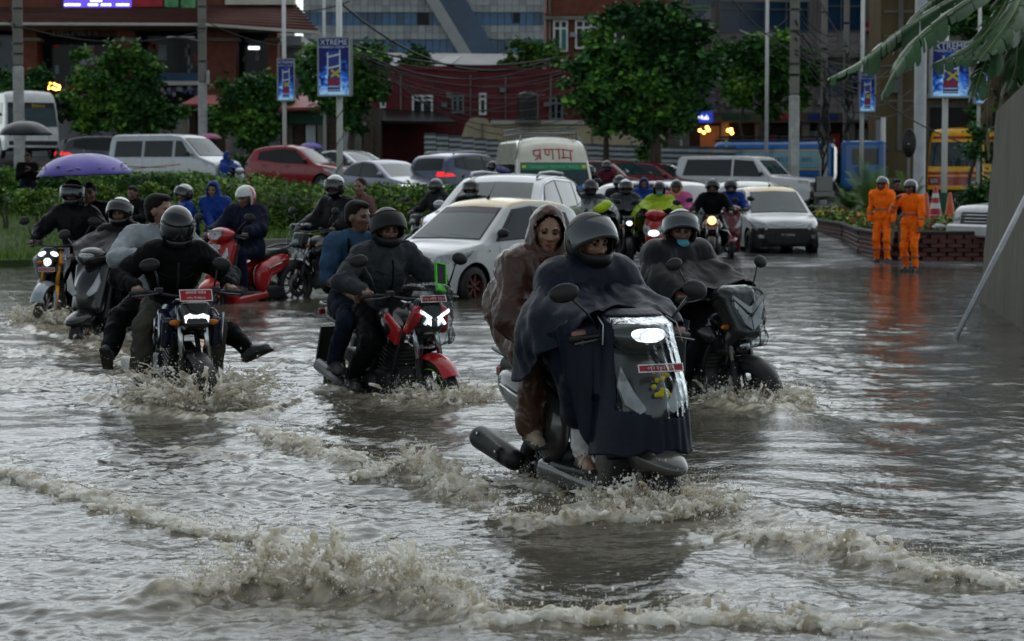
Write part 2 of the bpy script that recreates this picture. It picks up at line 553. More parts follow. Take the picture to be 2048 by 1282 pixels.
for (pl, h, wf, wb, fr) in CRESTS:
 P = [gp(a, b) for a, b in pl]
 P = [(p.x, p.y) for p in P]
 crest_world.append((P, h, fr))
 lo = min(p[1] for p in P) - 1.2; hi = max(p[1] for p in P) + 1.2
 r0, r1 = np.searchsorted(rows, lo), np.searchsorted(rows, hi)
 if r1 <= r0: continue
 X = WX[r0:r1]; Y = WY[r0:r1]
 jit = 0.05 * noise2(X * 3.1, Y * 3.1, 31) + 0.02 * noise2(X * 11, Y * 11, 32)
 X2 = X + jit; Y2 = Y + 0.7 * jit
 d, s, al, L = seg_dist(X2, Y2, P)
 end = np.clip(np.minimum(al, L - al) / 0.25, 0, 1)
 wid = np.where(s > 0, wf, wb)
 lump = 0.75 + 0.9 * noise2(al * 4.0 + h * 99, d * 3, 33)
 prof = np.exp(-(d / wid) ** 2)
 Hh[r0:r1] += h * np.maximum(0.15, lump) * prof * end
 tex = 0.5 + 1.1 * noise2(X * 13, Y * 13, 34) + 0.7 * noise2(X * 31, Y * 31, 35)
 Hh[r0:r1] += 0.014 * np.exp(-(d / (wid * 1.5)) ** 2) * (noise2(X * 17, Y * 17, 36) + 0.7 * noise2(X * 36, Y * 36, 37)) * end
 FR[r0:r1] = np.maximum(FR[r0:r1], fr * end * np.exp(-(d / (wid * 1.7)) ** 2) * np.clip(tex, 0, 1))
# churned patches round the wheels: pixel, radius in metres, froth, height
TURB = [((400, 800), .95, .9, .030), ((330, 790), .9, .7, .02), ((840, 800), .75, .9, .026), ((760, 785), .7, .6, .015), ((1500, 812), .70, .9, .026), ((1420, 795), .6, .6, .015), ((1340, 1010), .55, .85, .025), ((1150, 1010), .6, .7, .02),
  ((120, 650), 1.1, .8, .03), ((200, 700), 1.3, .7, .03), ((650, 1180), .75, .8, .02), ((480, 610), .8, .4, .01), ((60, 760), 1.2, .6, .02), ((1500, 1050), .5, .6, .02)]
for ((a, b), rad, fr, am) in TURB:
 p = gp(a, b); r0, r1 = np.searchsorted(rows, p.y - 2.4 * rad), np.searchsorted(rows, p.y + 2.4 * rad)
 if r1 <= r0: continue
 X = WX[r0:r1]; Y = WY[r0:r1]
 g = np.exp(-((X - p.x) ** 2 + (Y - p.y) ** 2) / (rad * rad) * 1.3)
 Hh[r0:r1] += am * g * (noise2(X * 7, Y * 7, 51) + .8 * noise2(X * 15, Y * 15, 52) + .5 * noise2(X * 33, Y * 33, 53))
 FR[r0:r1] = np.maximum(FR[r0:r1], fr * g * np.clip(.45 + .9 * noise2(X * 8, Y * 8, 54) + .6 * noise2(X * 24, Y * 24, 55), 0, 1))
FR = np.clip(FR + 0.35 * np.clip(noise2(WX * 1.2, WY * 1.1, 41) - 0.12, 0, 1) * np.clip(noise2(WX * 9, WY * 9, 42) + 0.2, 0, 1) * np.clip(1.3 - WY / 24, 0, 1), 0, 1)
WV = np.stack([WX.ravel(), WY.ravel(), Hh.ravel()], 1)
ii = (np.arange(NROW - 1)[:, None] * NCOL + np.arange(NCOL - 1)[None, :]).ravel()
def water_at(x, y):
 r = int(np.clip(np.searchsorted(rows, y), 0, NROW - 1))
 c = int(np.clip((x / (0.27 * rows[r] + 2.4) + 1) / 2 * (NCOL - 1), 0, NCOL - 1))
 return float(Hh[r, c])

m = bpy.data.materials.new('muddy_flood_water'); m.use_nodes = True
nt = m.node_tree; b = nt.nodes['Principled BSDF']
at = nt.nodes.new('ShaderNodeAttribute'); at.attribute_name = 'froth'
tc = nt.nodes.new('ShaderNodeTexCoord')
n1 = nt.nodes.new('ShaderNodeTexNoise'); n1.inputs['Scale'].default_value = 0.9; n1.inputs['Detail'].default_value = 4
nt.links.new(tc.outputs['Object'], n1.inputs['Vector'])
r1_ = nt.nodes.new('ShaderNodeValToRGB')
r1_.color_ramp.elements[0].position = 0.3; r1_.color_ramp.elements[0].color = (0.036, 0.034, 0.027, 1)
r1_.color_ramp.elements[1].position = 0.75; r1_.color_ramp.elements[1].color = (0.070, 0.063, 0.046, 1)
nt.links.new(n1.outputs['Fac'], r1_.inputs['Fac'])
mx = nt.nodes.new('ShaderNodeMix'); mx.data_type = 'RGBA'
nt.links.new(at.outputs['Fac'], mx.inputs['Factor'])
nt.links.new(r1_.outputs['Color'], mx.inputs['A'])
mx.inputs['B'].default_value = (0.42, 0.37, 0.27, 1)
nt.links.new(mx.outputs['Result'], b.inputs['Base Color'])
mr = nt.nodes.new('ShaderNodeMapRange'); mr.inputs['To Min'].default_value = 0.045; mr.inputs['To Max'].default_value = 0.32
nt.links.new(at.outputs['Fac'], mr.inputs['Value']); nt.links.new(mr.outputs[0], b.inputs['Roughness'])
b.inputs['IOR'].default_value = 1.333
mp = nt.nodes.new('ShaderNodeMapping'); mp.inputs['Scale'].default_value = (1.0, 1.5, 1.0)
nt.links.new(tc.outputs['Object'], mp.inputs['Vector'])
n2 = nt.nodes.new('ShaderNodeTexNoise'); n2.inputs['Scale'].default_value = 17; n2.inputs['Detail'].default_value = 4; n2.inputs['Distortion'].default_value = 0.6
nt.links.new(mp.outputs[0], n2.inputs['Vector'])
bp = nt.nodes.new('ShaderNodeBump'); bp.inputs['Strength'].default_value = 0.36; bp.inputs['Distance'].default_value = 0.012
nt.links.new(n2.outputs['Fac'], bp.inputs['Height']); nt.links.new(bp.outputs[0], b.inputs['Normal'])
M_water = m
me = np_mesh('flood_water', WV, np.stack([ii, ii + 1, ii + NCOL + 1, ii + NCOL], 1), M_water)
a = me.attributes.new('froth', 'FLOAT', 'POINT'); a.data.foreach_set('value', FR.ravel().astype(np.float32))
tag(link('flood_water', me), kind='structure')
# street setting: buildings
M_brick = mat('red_brick', (0.165, 0.052, 0.034), 0.8, var=0.25, nscale=3, bump=0.3, bscale=9)
M_maroon = mat('maroon_brick', (0.125, 0.020, 0.026), 0.8, var=0.22, nscale=1.5, bump=0.3, bscale=9)
M_roof = mat('brown_roof_tile', (0.10, 0.040, 0.032), 0.6, var=0.3, nscale=2, bump=0.6, bscale=6, stretch=(0.3, 3, 3))
M_fascia = mat('pale_fascia', (0.55, 0.52, 0.46), 0.6, var=0.15, nscale=1)
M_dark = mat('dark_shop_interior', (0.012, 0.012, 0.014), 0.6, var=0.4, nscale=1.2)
M_glassb = mat('dark_window_glass', (0.009, 0.013, 0.018), 0.1, spec=0.10, var=0.4, nscale=0.8)
M_bluegl = mat('blue_facade_glass', (0.02, 0.10, 0.21), 0.12, spec=0.25, var=0.35, nscale=0.4)
M_bluegl2 = mat('deep_blue_facade_glass', (0.010, 0.05, 0.115), 0.12, spec=0.25, var=0.35, nscale=0.4)
M_clad = mat('white_cladding', (0.36, 0.38, 0.38), 0.6, var=0.12, nscale=0.5)
M_clad2 = mat('grey_cladding', (0.28, 0.30, 0.31), 0.6, var=0.12, nscale=0.5)
M_pink = mat('pink_grey_panel', (0.30, 0.255, 0.265), 0.5, var=0.12, nscale=0.8)
M_conc = mat('stained_concrete', (0.20, 0.19, 0.165), 0.75, var=0.3, nscale=1.5, bump=0.3, bscale=10, stretch=(1, 1, 0.35))
M_cream = mat('cream_plaster', (0.46, 0.40, 0.27), 0.8, var=0.16, nscale=1.2, bump=0.1)
M_whitep = mat('white_paint', (0.72, 0.72, 0.70), 0.45, var=0.1, nscale=2)
M_greyp = mat('grey_painted_steel', (0.33, 0.36, 0.37), 0.45, var=0.15, nscale=2)
M_iron = mat('corrugated_zinc_sheet', (0.30, 0.33, 0.34), 0.38, 0.75, var=0.22, nscale=1.3)
M_olive = mat('olive_brown_wall', (0.15, 0.11, 0.055), 0.8, var=0.25, nscale=1, stretch=(1, 1, 0.3))
M_redmetal = mat('red_roof_sheet', (0.30, 0.06, 0.06), 0.5, var=0.2, nscale=2)
M_black = mat('black_plastic', (0.012, 0.012, 0.013), 0.35, var=0.2)
M_frameg = mat('grey_frame', (0.16, 0.17, 0.17), 0.5, var=0.1)
M_green = mat('dark_green_paint', (0.01, 0.09, 0.05), 0.5, var=0.15)
M_bluep = mat('blue_band_paint', (0.015, 0.04, 0.20), 0.5, var=0.1)
M_led = mat('led_screen', (0.02, 0.01, 0.12), 0.4, var=0, emit=(0.10, 0.06, 0.60), estr=0.6)
M_ledw = mat('lit_white_letters', (0.8, 0.8, 0.9), 0.4, var=0, emit=(0.75, 0.8, 1.0), estr=1.1)
M_bulb = mat('warm_bulb', (1, 0.6, 0.15), 0.4, var=0, emit=(1.0, 0.42, 0.06), estr=5.0)
M_poster_r = mat('red_poster', (0.42, 0.02, 0.03), 0.5, var=0.3, nscale=1.5)
M_poster_g = mat('green_poster', (0.10, 0.32, 0.14), 0.5, var=0.6, nscale=2.5)
M_teal = mat('teal_curtain', (0.03, 0.25, 0.22), 0.6, var=0.2)

def bx(name, x0, x1, y0, y1, z0, z1, m, parent, bev=0.0):
 L = parent.location if parent is not None else Vector((0, 0, 0))
 return MB().box(((x0 + x1) / 2 - L.x, (y0 + y1) / 2 - L.y, (z0 + z1) / 2 - L.z), (abs(x1 - x0), abs(y1 - y0), abs(z1 - z0)), bev=bev).build(name, m, parent)
def px(name, a, b, c, d, Y, th, m, parent, back=0.0):
 """a slab whose face shows at pixels (a..c, b..d) at distance Y, th thick (front face at Y - th)"""
 p = pt(a, b, Y); q = pt(c, d, Y)
 return bx(name, p.x, q.x, Y - th, Y + back, q.z, p.z, m, parent)
def thing(name, px_, Y, label, cat, group=None, z=None):
 x = pt(px_, 400, Y).x
 return empty(name, (x, Y, gz(x, Y) if z is None else z), 0, label, cat, group)
def wx(p, Y): return pt(p, 400, Y).x
def wz(p, Y): return pt(1024, p, Y).z

rnd = random.Random(3)
# brick shopping centre, far left
Y = 106.0
B = thing('shopping_centre', 300, Y, 'red brick shopping centre with tiled eaves, lit screen and shop fronts', 'building')
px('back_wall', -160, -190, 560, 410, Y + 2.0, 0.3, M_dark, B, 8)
zr = [( -160, 30, 48), (410, 30, 50)]
for nm, a, b in (('pillar', 51, 84), ('pillar', 238, 279), ('pillar', 417, 478), ('pillar', 538, 560), ('pillar', -60, -30)):
 px(nm, a, 52, b, 410, Y, 0.7, M_brick, B, 0.6)
 px('capital', a - 4, 78, b + 4, 84, Y, 0.85, M_conc, B, 0.1)
px('upper_wall', -160, -190, 560, 22, Y, 0.2, M_brick, B, 2)
px('soffit_beam', -160, 51, 560, 60, Y, 0.9, M_conc, B, 1)
L = B.location
def poly3(name, pts, m, parent, thick=0.12):
 """a thin slab through 3-D corner points"""
 L = parent.location if parent is not None else Vector((0, 0, 0))
 P = [Vector(p) - L for p in pts]
 n = (P[1] - P[0]).cross(P[2] - P[0]).normalized() * thick
 k = len(P)
 mb = MB().add(P + [p - n for p in P], [tuple(range(k)), tuple(range(2 * k - 1, k - 1, -1))] + [(i, k + i, k + (i + 1) % k, (i + 1) % k) for i in range(k)])
 return mb.build(name, m, parent)
poly3('eave_roof', [pt(-160, 44, Y - 2.6), pt(404, 46, Y - 2.6), pt(404, 14, Y - 0.2), pt(-160, 14, Y - 0.2)], M_roof, B)
poly3('eave_roof', [pt(404, 46, Y - 3.4), pt(638, 62, Y - 3.4), pt(592, 8, Y - 0.2), pt(404, 10, Y - 0.2)], M_roof, B)
for k in range(9):
 t = (k + 0.5) / 9
 a = pt(-160, 44, Y - 2.6).lerp(pt(-160, 14, Y - 0.2), t); b = pt(404, 46, Y - 2.6).lerp(pt(404, 14, Y - 0.2), t)
 MB().tube([a + Vector((0, -0.02, 0.03)) - L, b + Vector((0, -0.02, 0.03)) - L], 0.035, 5).build('tile_row', M_roof, B)
 a = pt(404, 46, Y - 3.4).lerp(pt(404, 10, Y - 0.2), t); b = pt(638, 62, Y - 3.4).lerp(pt(592, 8, Y - 0.2), t)
 MB().tube([a + Vector((0, -0.02, 0.03)) - L, b + Vector((0, -0.02, 0.03)) - L], 0.035, 5).build('tile_row', M_roof, B)
poly3('fascia', [pt(-160, 44, Y - 2.65), pt(-160, 49, Y - 2.65), pt(404, 51, Y - 2.65), pt(404, 46, Y - 2.65)], M_fascia, B)
poly3('fascia', [pt(404, 46, Y - 3.5), pt(404, 51, Y - 3.5), pt(639, 68, Y - 3.5), pt(639, 62, Y - 3.5)], M_fascia, B)
poly3('soffit', [pt(-160, 51, Y - 2.5), pt(-160, 60, Y - 0.9), pt(404, 62, Y - 0.9), pt(404, 53, Y - 2.5)], M_conc, B)
poly3('soffit', [pt(404, 53, Y - 3.3), pt(404, 62, Y - 0.9), pt(560, 66, Y - 0.9), pt(630, 68, Y - 3.3)], M_conc, B)
px('balcony_band', 455, -12, 592, 12, Y, 0.9, M_fascia, B)
s = px('led_screen', 131, -30, 265, 16, Y, 0.5, M_led, B)
for i, (a, b) in enumerate(((133, 165), (180, 200), (206, 226), (236, 262))):
 px('screen_text_line', a, 9, b, 13, Y, 0.52, M_ledw, B)
px('screen_text_line', 185, 1, 208, 5, Y, 0.52, M_ledw, B)
px('red_poster', 268, -30, 329, 15, Y, 0.5, M_poster_r, B)
px('green_poster', 332, -30, 360, 16, Y, 0.5, M_poster_g, B)
px('green_poster', 364, -30, 394, 17, Y, 0.5, M_poster_g, B)
w1 = px('display_window', 288, 72, 400, 158, Y + 1.2, 0.1, M_glassb, B)
px('display_window', 88, 90, 236, 180, Y + 1.2, 0.1, M_glassb, B)
px('display_window', -40, 70, 46, 190, Y + 1.2, 0.1, M_bluegl2, B)
px('display_window', 480, 80, 536, 160, Y + 1.2, 0.1, M_glassb, B)
px('poster', 158, 92, 190, 130, Y + 1.1, 0.05, mat('pale_poster', (0.22, 0.28, 0.36), 0.5, var=0.5, nscale=2), B)
px('poster', 314, 90, 334, 120, Y + 1.1, 0.05, M_clad2, B)
px('mullion', 376, 90, 380, 150, Y + 1.1, 0.06, M_clad, B)
px('sign_band', 304, 146, 400, 162, Y + 1.0, 0.12, mat('blue_sign_band', (0.03, 0.10, 0.2), 0.5, var=0.3, nscale=1), B)
px('ledge', 304, 163, 412, 171, Y, 0.5, M_fascia, B)
px('window_frame', 497, 93, 519, 99, Y + 1.1, 0.05, M_ledw, B); px('window_frame', 511, 99, 518, 122, Y + 1.1, 0.05, M_clad, B)  # upper bar is made bright by emission; it is no lamp
for k in range(30):
 a = rnd.choice((92, 150, 292, 340, -30, 484)) + rnd.random() * 48; b = 84 + rnd.random() * 80
 px('shelf_goods', a, b, a + rnd.uniform(4, 12), b + rnd.uniform(6, 18), Y + 1.08, .04, [M_poster_r, M_clad2, M_bluegl, M_frameg, M_olive][k % 5], B)
px('shop_sign', 100, 55, 236, 74, Y, 0.3, M_dark, B)
t = text_mesh('HELMETS', 0.42, mat('dim_grey_letters', (0.16, 0.16, 0.17), 0.5, var=0), 'shop_letters', B, Matrix.Translation(pt(150, 65, Y - 0.33) - L) @ Matrix.Rotation(R(90), 4, 'X'), xscale=1.25)
t = text_mesh('HOUSE', 0.42, mat('dim_red_letters', (0.16, 0.02, 0.02), 0.5, var=0), 'shop_letters', B, Matrix.Translation(pt(208, 65, Y - 0.33) - L) @ Matrix.Rotation(R(90), 4, 'X'))
for k in range(26):
 a = 308 + rnd.random() * 90; b = 172 + rnd.random() * 14
 px('hung_goods', a, b, a + 7, b + 8, Y, 0.25 + rnd.random() * .2, mat('goods_%d' % (k % 4), [(0.05, 0.05, 0.06), (0.2, 0.2, 0.22), (0.12, 0.04, 0.05), (0.05, 0.08, 0.16)][k % 4], 0.6), B)
px('side_wing', 560, 72, 606, 410, Y + 3, 0.3, M_clad2, B, 6); px('side_wing_roof', 548, 86, 612, 92, Y + 2, 0.6, M_clad, B, 2)
F = thing('flower_lamp', 108, Y - 1.0, 'glowing orange flower shaped lamp cluster in the dark shop front', 'lamp', z=wz(172, Y - 1))
for k in range(14):
 a = rnd.random() * 6.28; r = 0.12 + 0.26 * rnd.random()
 MB().sphere((math.cos(a) * r, rnd.uniform(-.1, .1), math.sin(a) * r * 0.85), 0.055).build('bulb', M_bulb, F)

# glass office tower
Y = 300.0
B = thing('office_tower', 850, Y, 'tall office tower with bands of blue glass and white panels and a slanting glass fin', 'building')
px('core', 606, -420, 1240, 380, Y, 0.0, M_clad2, B, 14)
pw = pt(617.4, 0, Y).x - pt(603, 0, Y).x
x0 = pt(606, 0, Y).x
def band(py0, py1, m, nm, proud, alt=None):
 z0, z1 = wz(py1, Y), wz(py0, Y)
 me = MB().box((0, 0, 0), (pw * 0.965, 0.12, (z1 - z0) * 0.97), bev=0.03).mesh(nm, m)
 me2 = MB().box((0, 0, 0), (pw * 0.965, 0.12, (z1 - z0) * 0.97), bev=0.03).mesh(nm, alt or m)
 for k in range(36):
  o = link(nm, me2 if (alt and rnd.random() < 0.3) else me, B)
  o.location = (x0 + (k + 0.5) * pw - B.location.x, -proud, (z0 + z1) / 2 - B.location.z)
for i in range(-1, 2):
 y0 = 25 + i * 54
 band(y0, y0 + 26, M_bluegl, 'window_pane', 0.05, M_bluegl2)
 for hb in (0, 1): band(y0 + 26 + hb * 14, y0 + 40 + hb * 14, M_clad, 'cladding_panel', 0.28, M_clad2)
for i in range(-6, -1):
 y0 = 25 + i * 54
 px('glass_band', 606, y0, 1240, y0 + 26, Y, 0.1, M_bluegl, B); px('cladding_band', 606, y0 + 26, 1240, y0 + 54, Y, 0.25, M_clad, B)
for x in (860, 868): pass
poly3('slanting_glass_fin', [pt(745, -220, Y - 1.0), pt(800, -220, Y - 1.0), pt(1003, 118, Y - 1.0), pt(948, 118, Y - 1.0)][::-1], M_bluegl2, B, 0.4)
poly3('slanting_beam', [pt(718, -220, Y - 1.15), pt(746, -220, Y - 1.15), pt(950, 118, Y - 1.15), pt(924, 118, Y - 1.15)][::-1], M_clad, B, 0.4)
px('open_window', 834, 26, 858, 50, Y, 0.2, M_dark, B); px('open_window', 1026, 26, 1040, 46, Y, 0.2, M_dark, B)
px('roof_parapet', 600, -432, 1246, -420, Y, 0.4, M_clad, B, 14)

# low maroon building
Y = 98.0
B = thing('low_brick_house', 950, Y, 'low maroon brick house with white framed windows and weedy tin roof behind', 'building')
px('wall', 700, 138, 1150, 410, Y, 0.0, M_maroon, B, 7)
px('parapet', 700, 132, 1036, 140, Y, 0.12, M_maroon, B, 0.3)
px('parapet', 1036, 142, 1150, 150, Y, 0.12, M_maroon, B, 0.3)
poly3('tin_roof', [pt(760, 134, Y + 1), pt(1030, 134, Y + 1), pt(1040, 108, Y + 6), pt(770, 106, Y + 6)], mat('weathered_tin', (0.20, 0.20, 0.21), 0.55, var=0.3, nscale=1), B)
poly3('roof_patch', [pt(860, 133, Y + .9), pt(895, 133, Y + .9), pt(925, 112, Y + 5), pt(893, 112, Y + 5)], M_clad, B, 0.05)
def window(a, b, c, d, Y, parent, m=M_whitep, pane=M_glassb, n=2, t=4):
 f = MB(); L = parent.location
 p = pt(a, b, Y); q = pt(c, d, Y); tw = (pt(t, 0, Y).x - pt(0, 0, Y).x)
 P = lambda x, z: ((x) - L.x, Y - 0.06 - L.y, z - L.z)
 for x in np.linspace(p.x, q.x, n + 1): f.box(P(x, (p.z + q.z) / 2), (tw, 0.12, p.z - q.z + tw))
 for z in (p.z, q.z, p.z - (p.z - q.z) * 0.25): f.box((P((p.x + q.x) / 2, z)[0], P(0, 0)[1] - 0.003, z - L.z), (q.x - p.x + tw * 0.98, 0.12, tw))
 o = f.build('window', m, parent)
 for i in range(n):
  xa = p.x + (q.x - p.x) * i / n; xb = p.x + (q.x - p.x) * (i + 1) / n
  MB().box(P((xa + xb) / 2, (p.z + q.z) / 2)[:1] + (Y - 0.0 - L.y, (p.z + q.z) / 2 - L.z), (xb - xa - tw, 0.03, p.z - q.z - tw * .5)).build('pane', pane, o)
 return o
window(826, 192, 864, 224, Y, B, n=2)
window(960, 188, 971, 228, Y, B, n=1)
window(762, 190, 770, 214, Y, B, n=1)
poly3('awning', [pt(700, 240, Y - 3), pt(912, 243, Y - 3), pt(870, 222, Y - 0.1), pt(700, 216, Y - 0.1)], M_black, B)
px('gas_meter', 893, 184, 904, 196, Y, 0.15, M_conc, B)
# cream annexe
Y = 94.0
B = thing('cream_annexe', 1120, Y, 'cream plastered compound wall with rounded end beside the maroon house', 'wall')
L = B.location
pr = []
for (a, b) in [(905, 310), (920, 285), (932, 247), (940, 238), (955, 234), (972, 236), (980, 246), (1180, 246), (1330, 252), (1330, 400), (905, 400)]:
 p = pt(a, b, Y); pr.append((p.x - L.x, p.z - L.z))
MB().prism(pr[::-1], 0, 0.3, Matrix.Rotation(R(90), 4, 'X')).build('wall', M_cream, B)
px('coping', 982, 241, 1335, 249, Y, 0.45, M_fascia, B)
for a in (963, 1182, 1058): px('drain_pipe', a, 246, a + 3, 320, Y, 0.4, M_conc, B)
for a in (989, 1100, 1217): px('wall_panel', a, 252, a + 100, 300, Y, 0.335, mat('cream_panel', (0.50, 0.42, 0.27), 0.8, var=0.15), B)
# water tank
Y = 93.0
T = thing('water_tank', 1056, Y, 'black ribbed plastic water tank standing on the cream wall roof', 'water tank', z=wz(241, Y))
h = wz(182, Y) - wz(241, Y); r = 0.45
MB().lathe([(0, 0), (r, 0)] + [(r * (1.0 if k % 2 else 0.95), h * (0.04 + 0.068 * k)) for k in range(13)] + [(r * .8, h * .92), (r * .35, h * .97), (r * .35, h), (0, h)], 20).build('tank_body', M_black, T)
MB().box((0.3, -0.1, 0.02), (0.06, 0.06, 0.1)).build('outlet_pipe', M_greyp, T)
px('tank_stand', 1030, 241, 1082, 246, Y, 0.5, M_conc, None, 0.5)
o = bpy.data.objects['tank_stand']; tag(o, 'small concrete slab carrying the black water tank', 'slab')

# tall red building behind the big tree
Y = 101.0
B = thing('red_brick_block', 1200, Y, 'tall dark red brick block with white window frames and grey cornice', 'building')
px('wall', 1093, -230, 1336, 410, Y, 0.0, M_brick, B, 9)
px('cornice', 1088, 33, 1340, 40, Y, 0.35, M_conc, B); px('cornice', 1088, 27, 1340, 31, Y, 0.2, M_brick, B)
window(1108, 42, 1134, 102, Y, B, n=2); window(1152, 42, 1196, 96, Y, B, n=3); window(1230, 42, 1262, 100, Y, B, n=2)
window(1108, -90, 1134, -30, Y, B, n=2); window(1152, -90, 1196, -30, Y, B, n=3)
px('curtain', 1122, 60, 1132, 98, Y, 0.035, M_teal, B)
px('stair_wall', 1336, -230, 1378, 410, Y + 2, 0.0, M_conc, B, 5)

# pinkish commercial building, right
Y = 112.0
B = thing('commercial_building', 1560, Y, 'pinkish grey commercial building with dark blue windows and ground floor shops', 'building')
px('wall', 1340, -260, 1775, 410, Y, 0.0, M_pink, B, 10)
pan = None
for r_, (y0, y1) in enumerate(((66, 84), (84, 102), (196, 212), (212, 228))):
 for k in range(18):
  a = 1345 + k * 23.6
  px('facade_panel', a + 0.6, y0 + 0.5, a + 23, y1 - 0.5, Y, 0.1, M_pink, B)
for (a, b, c, d, n) in ((1440, 4, 1616, 65, 4), (1642, -4, 1722, 62, 2), (1440, -130, 1616, -60, 4), (1642, -130, 1722, -60, 2), (1352, -20, 1428, 10, 2), (1360, 128, 1425, 190, 2), (1448, 130, 1560, 190, 3), (1640, 130, 1716, 190, 2)):
 window(a, b, c, d, Y, B, M_frameg, M_bluegl2, n, 2)
px('floor_slab', 1340, 102, 1775, 116, Y, 0.9, M_conc, B)
px('shop_fascia', 1340, 226, 1775, 246, Y, 1.1, mat('brown_fascia', (0.13, 0.10, 0.075), 0.6, var=0.2), B)
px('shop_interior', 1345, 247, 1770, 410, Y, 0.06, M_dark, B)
for a in (1440, 1508, 1600, 1690): px('shop_column', a, 246, a + 14, 410, Y, 0.8, M_conc, B)
px('shop_window', 1400, 252, 1438, 330, Y, 0.12, mat('warm_shop_glow', (0.12, 0.05, 0.02), 0.5, var=0.5, nscale=1.5, emit=(0.3, 0.10, 0.03), estr=0.10), B)
px('hoarding', 1372, 12, 1420, 40, Y, 0.5, M_clad, B); px('hoarding_stripe', 1374, 14, 1418, 20, Y, 0.52, M_poster_g, B)
for k in range(3): px('hoarding_text_line', 1378, 24 + k * 5, 1412 - 6 * k, 26 + k * 5, Y, 0.52, M_bluep, B)
MB().lathe([(0, 0), (0.28, 0), (0.33, 0.02), (0.33, 0.1), (0, 0.1)], 20, Matrix.Translation(pt(1338, 23, Y - 0.55) - B.location) @ Matrix.Rotation(R(90), 4, 'X')).build('dish_sign', M_clad, B)
px('red_sign', 1730, 47, 1749, 66, Y, 1.0, M_poster_r, B)
text_mesh('no1', 0.3, M_whitep, 'sign_letters', B, Matrix.Translation(pt(1739, 57, Y - 1.03) - B.location) @ Matrix.Rotation(R(90), 4, 'X'))
px('green_banner', 1488, 66, 1512, 84, Y, 0.3, M_teal, B); px('white_banner', 1513, 66, 1560, 84, Y, 0.3, M_clad, B)
px('lit_sign', 1354, 224, 1421, 246, Y, 1.3, mat('blue_lit_sign', (0.01, 0.02, 0.15), 0.4, var=0.2, emit=(0.02, 0.05, 0.45), estr=0.35), B)
# script-like lit lettering, too blurred in the photograph to read
lt = text_mesh('Dining Hub', 0.34, M_ledw, 'lit_letters', B, Matrix.Translation(pt(1388, 235, Y - 1.34) - B.location) @ Matrix.Rotation(R(90), 4, 'X'), xscale=0.95)
for (pts_, lab) in ((((1400, 261), (1408, 265), (1414, 255), (1417, 260)), 'cluster of warm bulbs hanging under the blue lit sign'), (((1456, 261), (1464, 266), (1462, 259)), 'smaller cluster of warm bulbs right of the blue lit sign')):
 c = pt(pts_[0][0], 250, Y - 1.2)
 H_ = empty('bulb_cluster', c, 0, lab, 'lamp', 'warm bulbs in the shop front')
 for (a, b) in pts_: MB().sphere(pt(a, b, Y - 1.2) - c, 0.085).build('bulb', M_bulb, H_)
 MB().tube([(0, 0, .3), (0, 0, -.1)], .01, 4).build('flex', M_black, H_)
# olive wall and heavy grey column
Y = 92.0
B = thing('olive_wall', 1808, Y, 'tall olive brown stained wall end behind the grey column', 'wall')
px('wall', 1768, -560, 1852, 410, Y, 0.0, M_olive, B, 3)
px('door_frame', 1752, 240, 1766, 312, Y - 1, 0.2, M_clad2, B); px('upper_band', 1768, 20, 1852, 26, Y, 0.06, M_conc, B)
Y = 100.0
B = thing('far_shop_row', 1930, Y, 'dark shop row with pale balcony slabs behind the yellow bus', 'building')
px('wall', 1852, -520, 2200, 410, Y, 0.0, mat('dull_plaster', (0.16, 0.155, 0.14), 0.8, var=0.25), B, 5)
px('balcony_slab', 1852, 188, 2200, 198, Y, 1.0, M_clad2, B); px('balcony_rail', 1852, 158, 2200, 176, Y, 1.0, M_conc, B)
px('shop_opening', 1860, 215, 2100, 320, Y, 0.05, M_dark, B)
Y = 78.0
T = thing('steel_column', 1838, Y, 'thick pale grey steel column rising beside the olive wall', 'column')
rr = 12.0 / 2048 * 2048 / FPX * Y
MB().lathe([(rr * 1.5, 0), (rr * 1.5, 0.1), (rr, 0.12), (rr, 9.0), (0, 9.0)], 16).build('shaft', M_greyp, T)

# corrugated fence: every sheet a piece
Y = 86.0
B = thing('corrugated_fence', 1150, Y, 'long grey corrugated zinc sheet fence along the far road', 'fence')
L = B.location
for k in range(25):
 a = 848 + k * 25.0
 ya = np.interp(a, [848, 1000, 1230, 1460], [266, 281, 290, 294]); yb = np.interp(a, [848, 1000, 1460], [318, 332, 352])
 p = pt(a, ya, Y); q = pt(a + 25, yb, Y)
 hgt = p.z - q.z; V = []; Fc = []
 n = 10
 for i in range(n + 1):
  z = q.z + hgt * i / n
  off = 0.025 if i % 2 else -0.025
  for x, th in ((p.x + 0.01, 0), (q.x - 0.01, 0)): V.append((x - L.x, off - 0.04 * (k % 2), z - L.z))
 for i in range(n): Fc.append((2 * i, 2 * i + 1, 2 * i + 3, 2 * i + 2))
 m0 = len(V)
 V += [(v[0], v[1] + 0.012, v[2]) for v in V]
 Fc += [tuple(i + m0 for i in f[::-1]) for f in Fc]
 MB().add(V, Fc).build('zinc_sheet', M_iron, B)
for a in (860, 960, 1060, 1160, 1260, 1360, 1450): px('fence_post', a, 280, a + 4, 400, Y + 0.15, 0.06, M_iron, B)
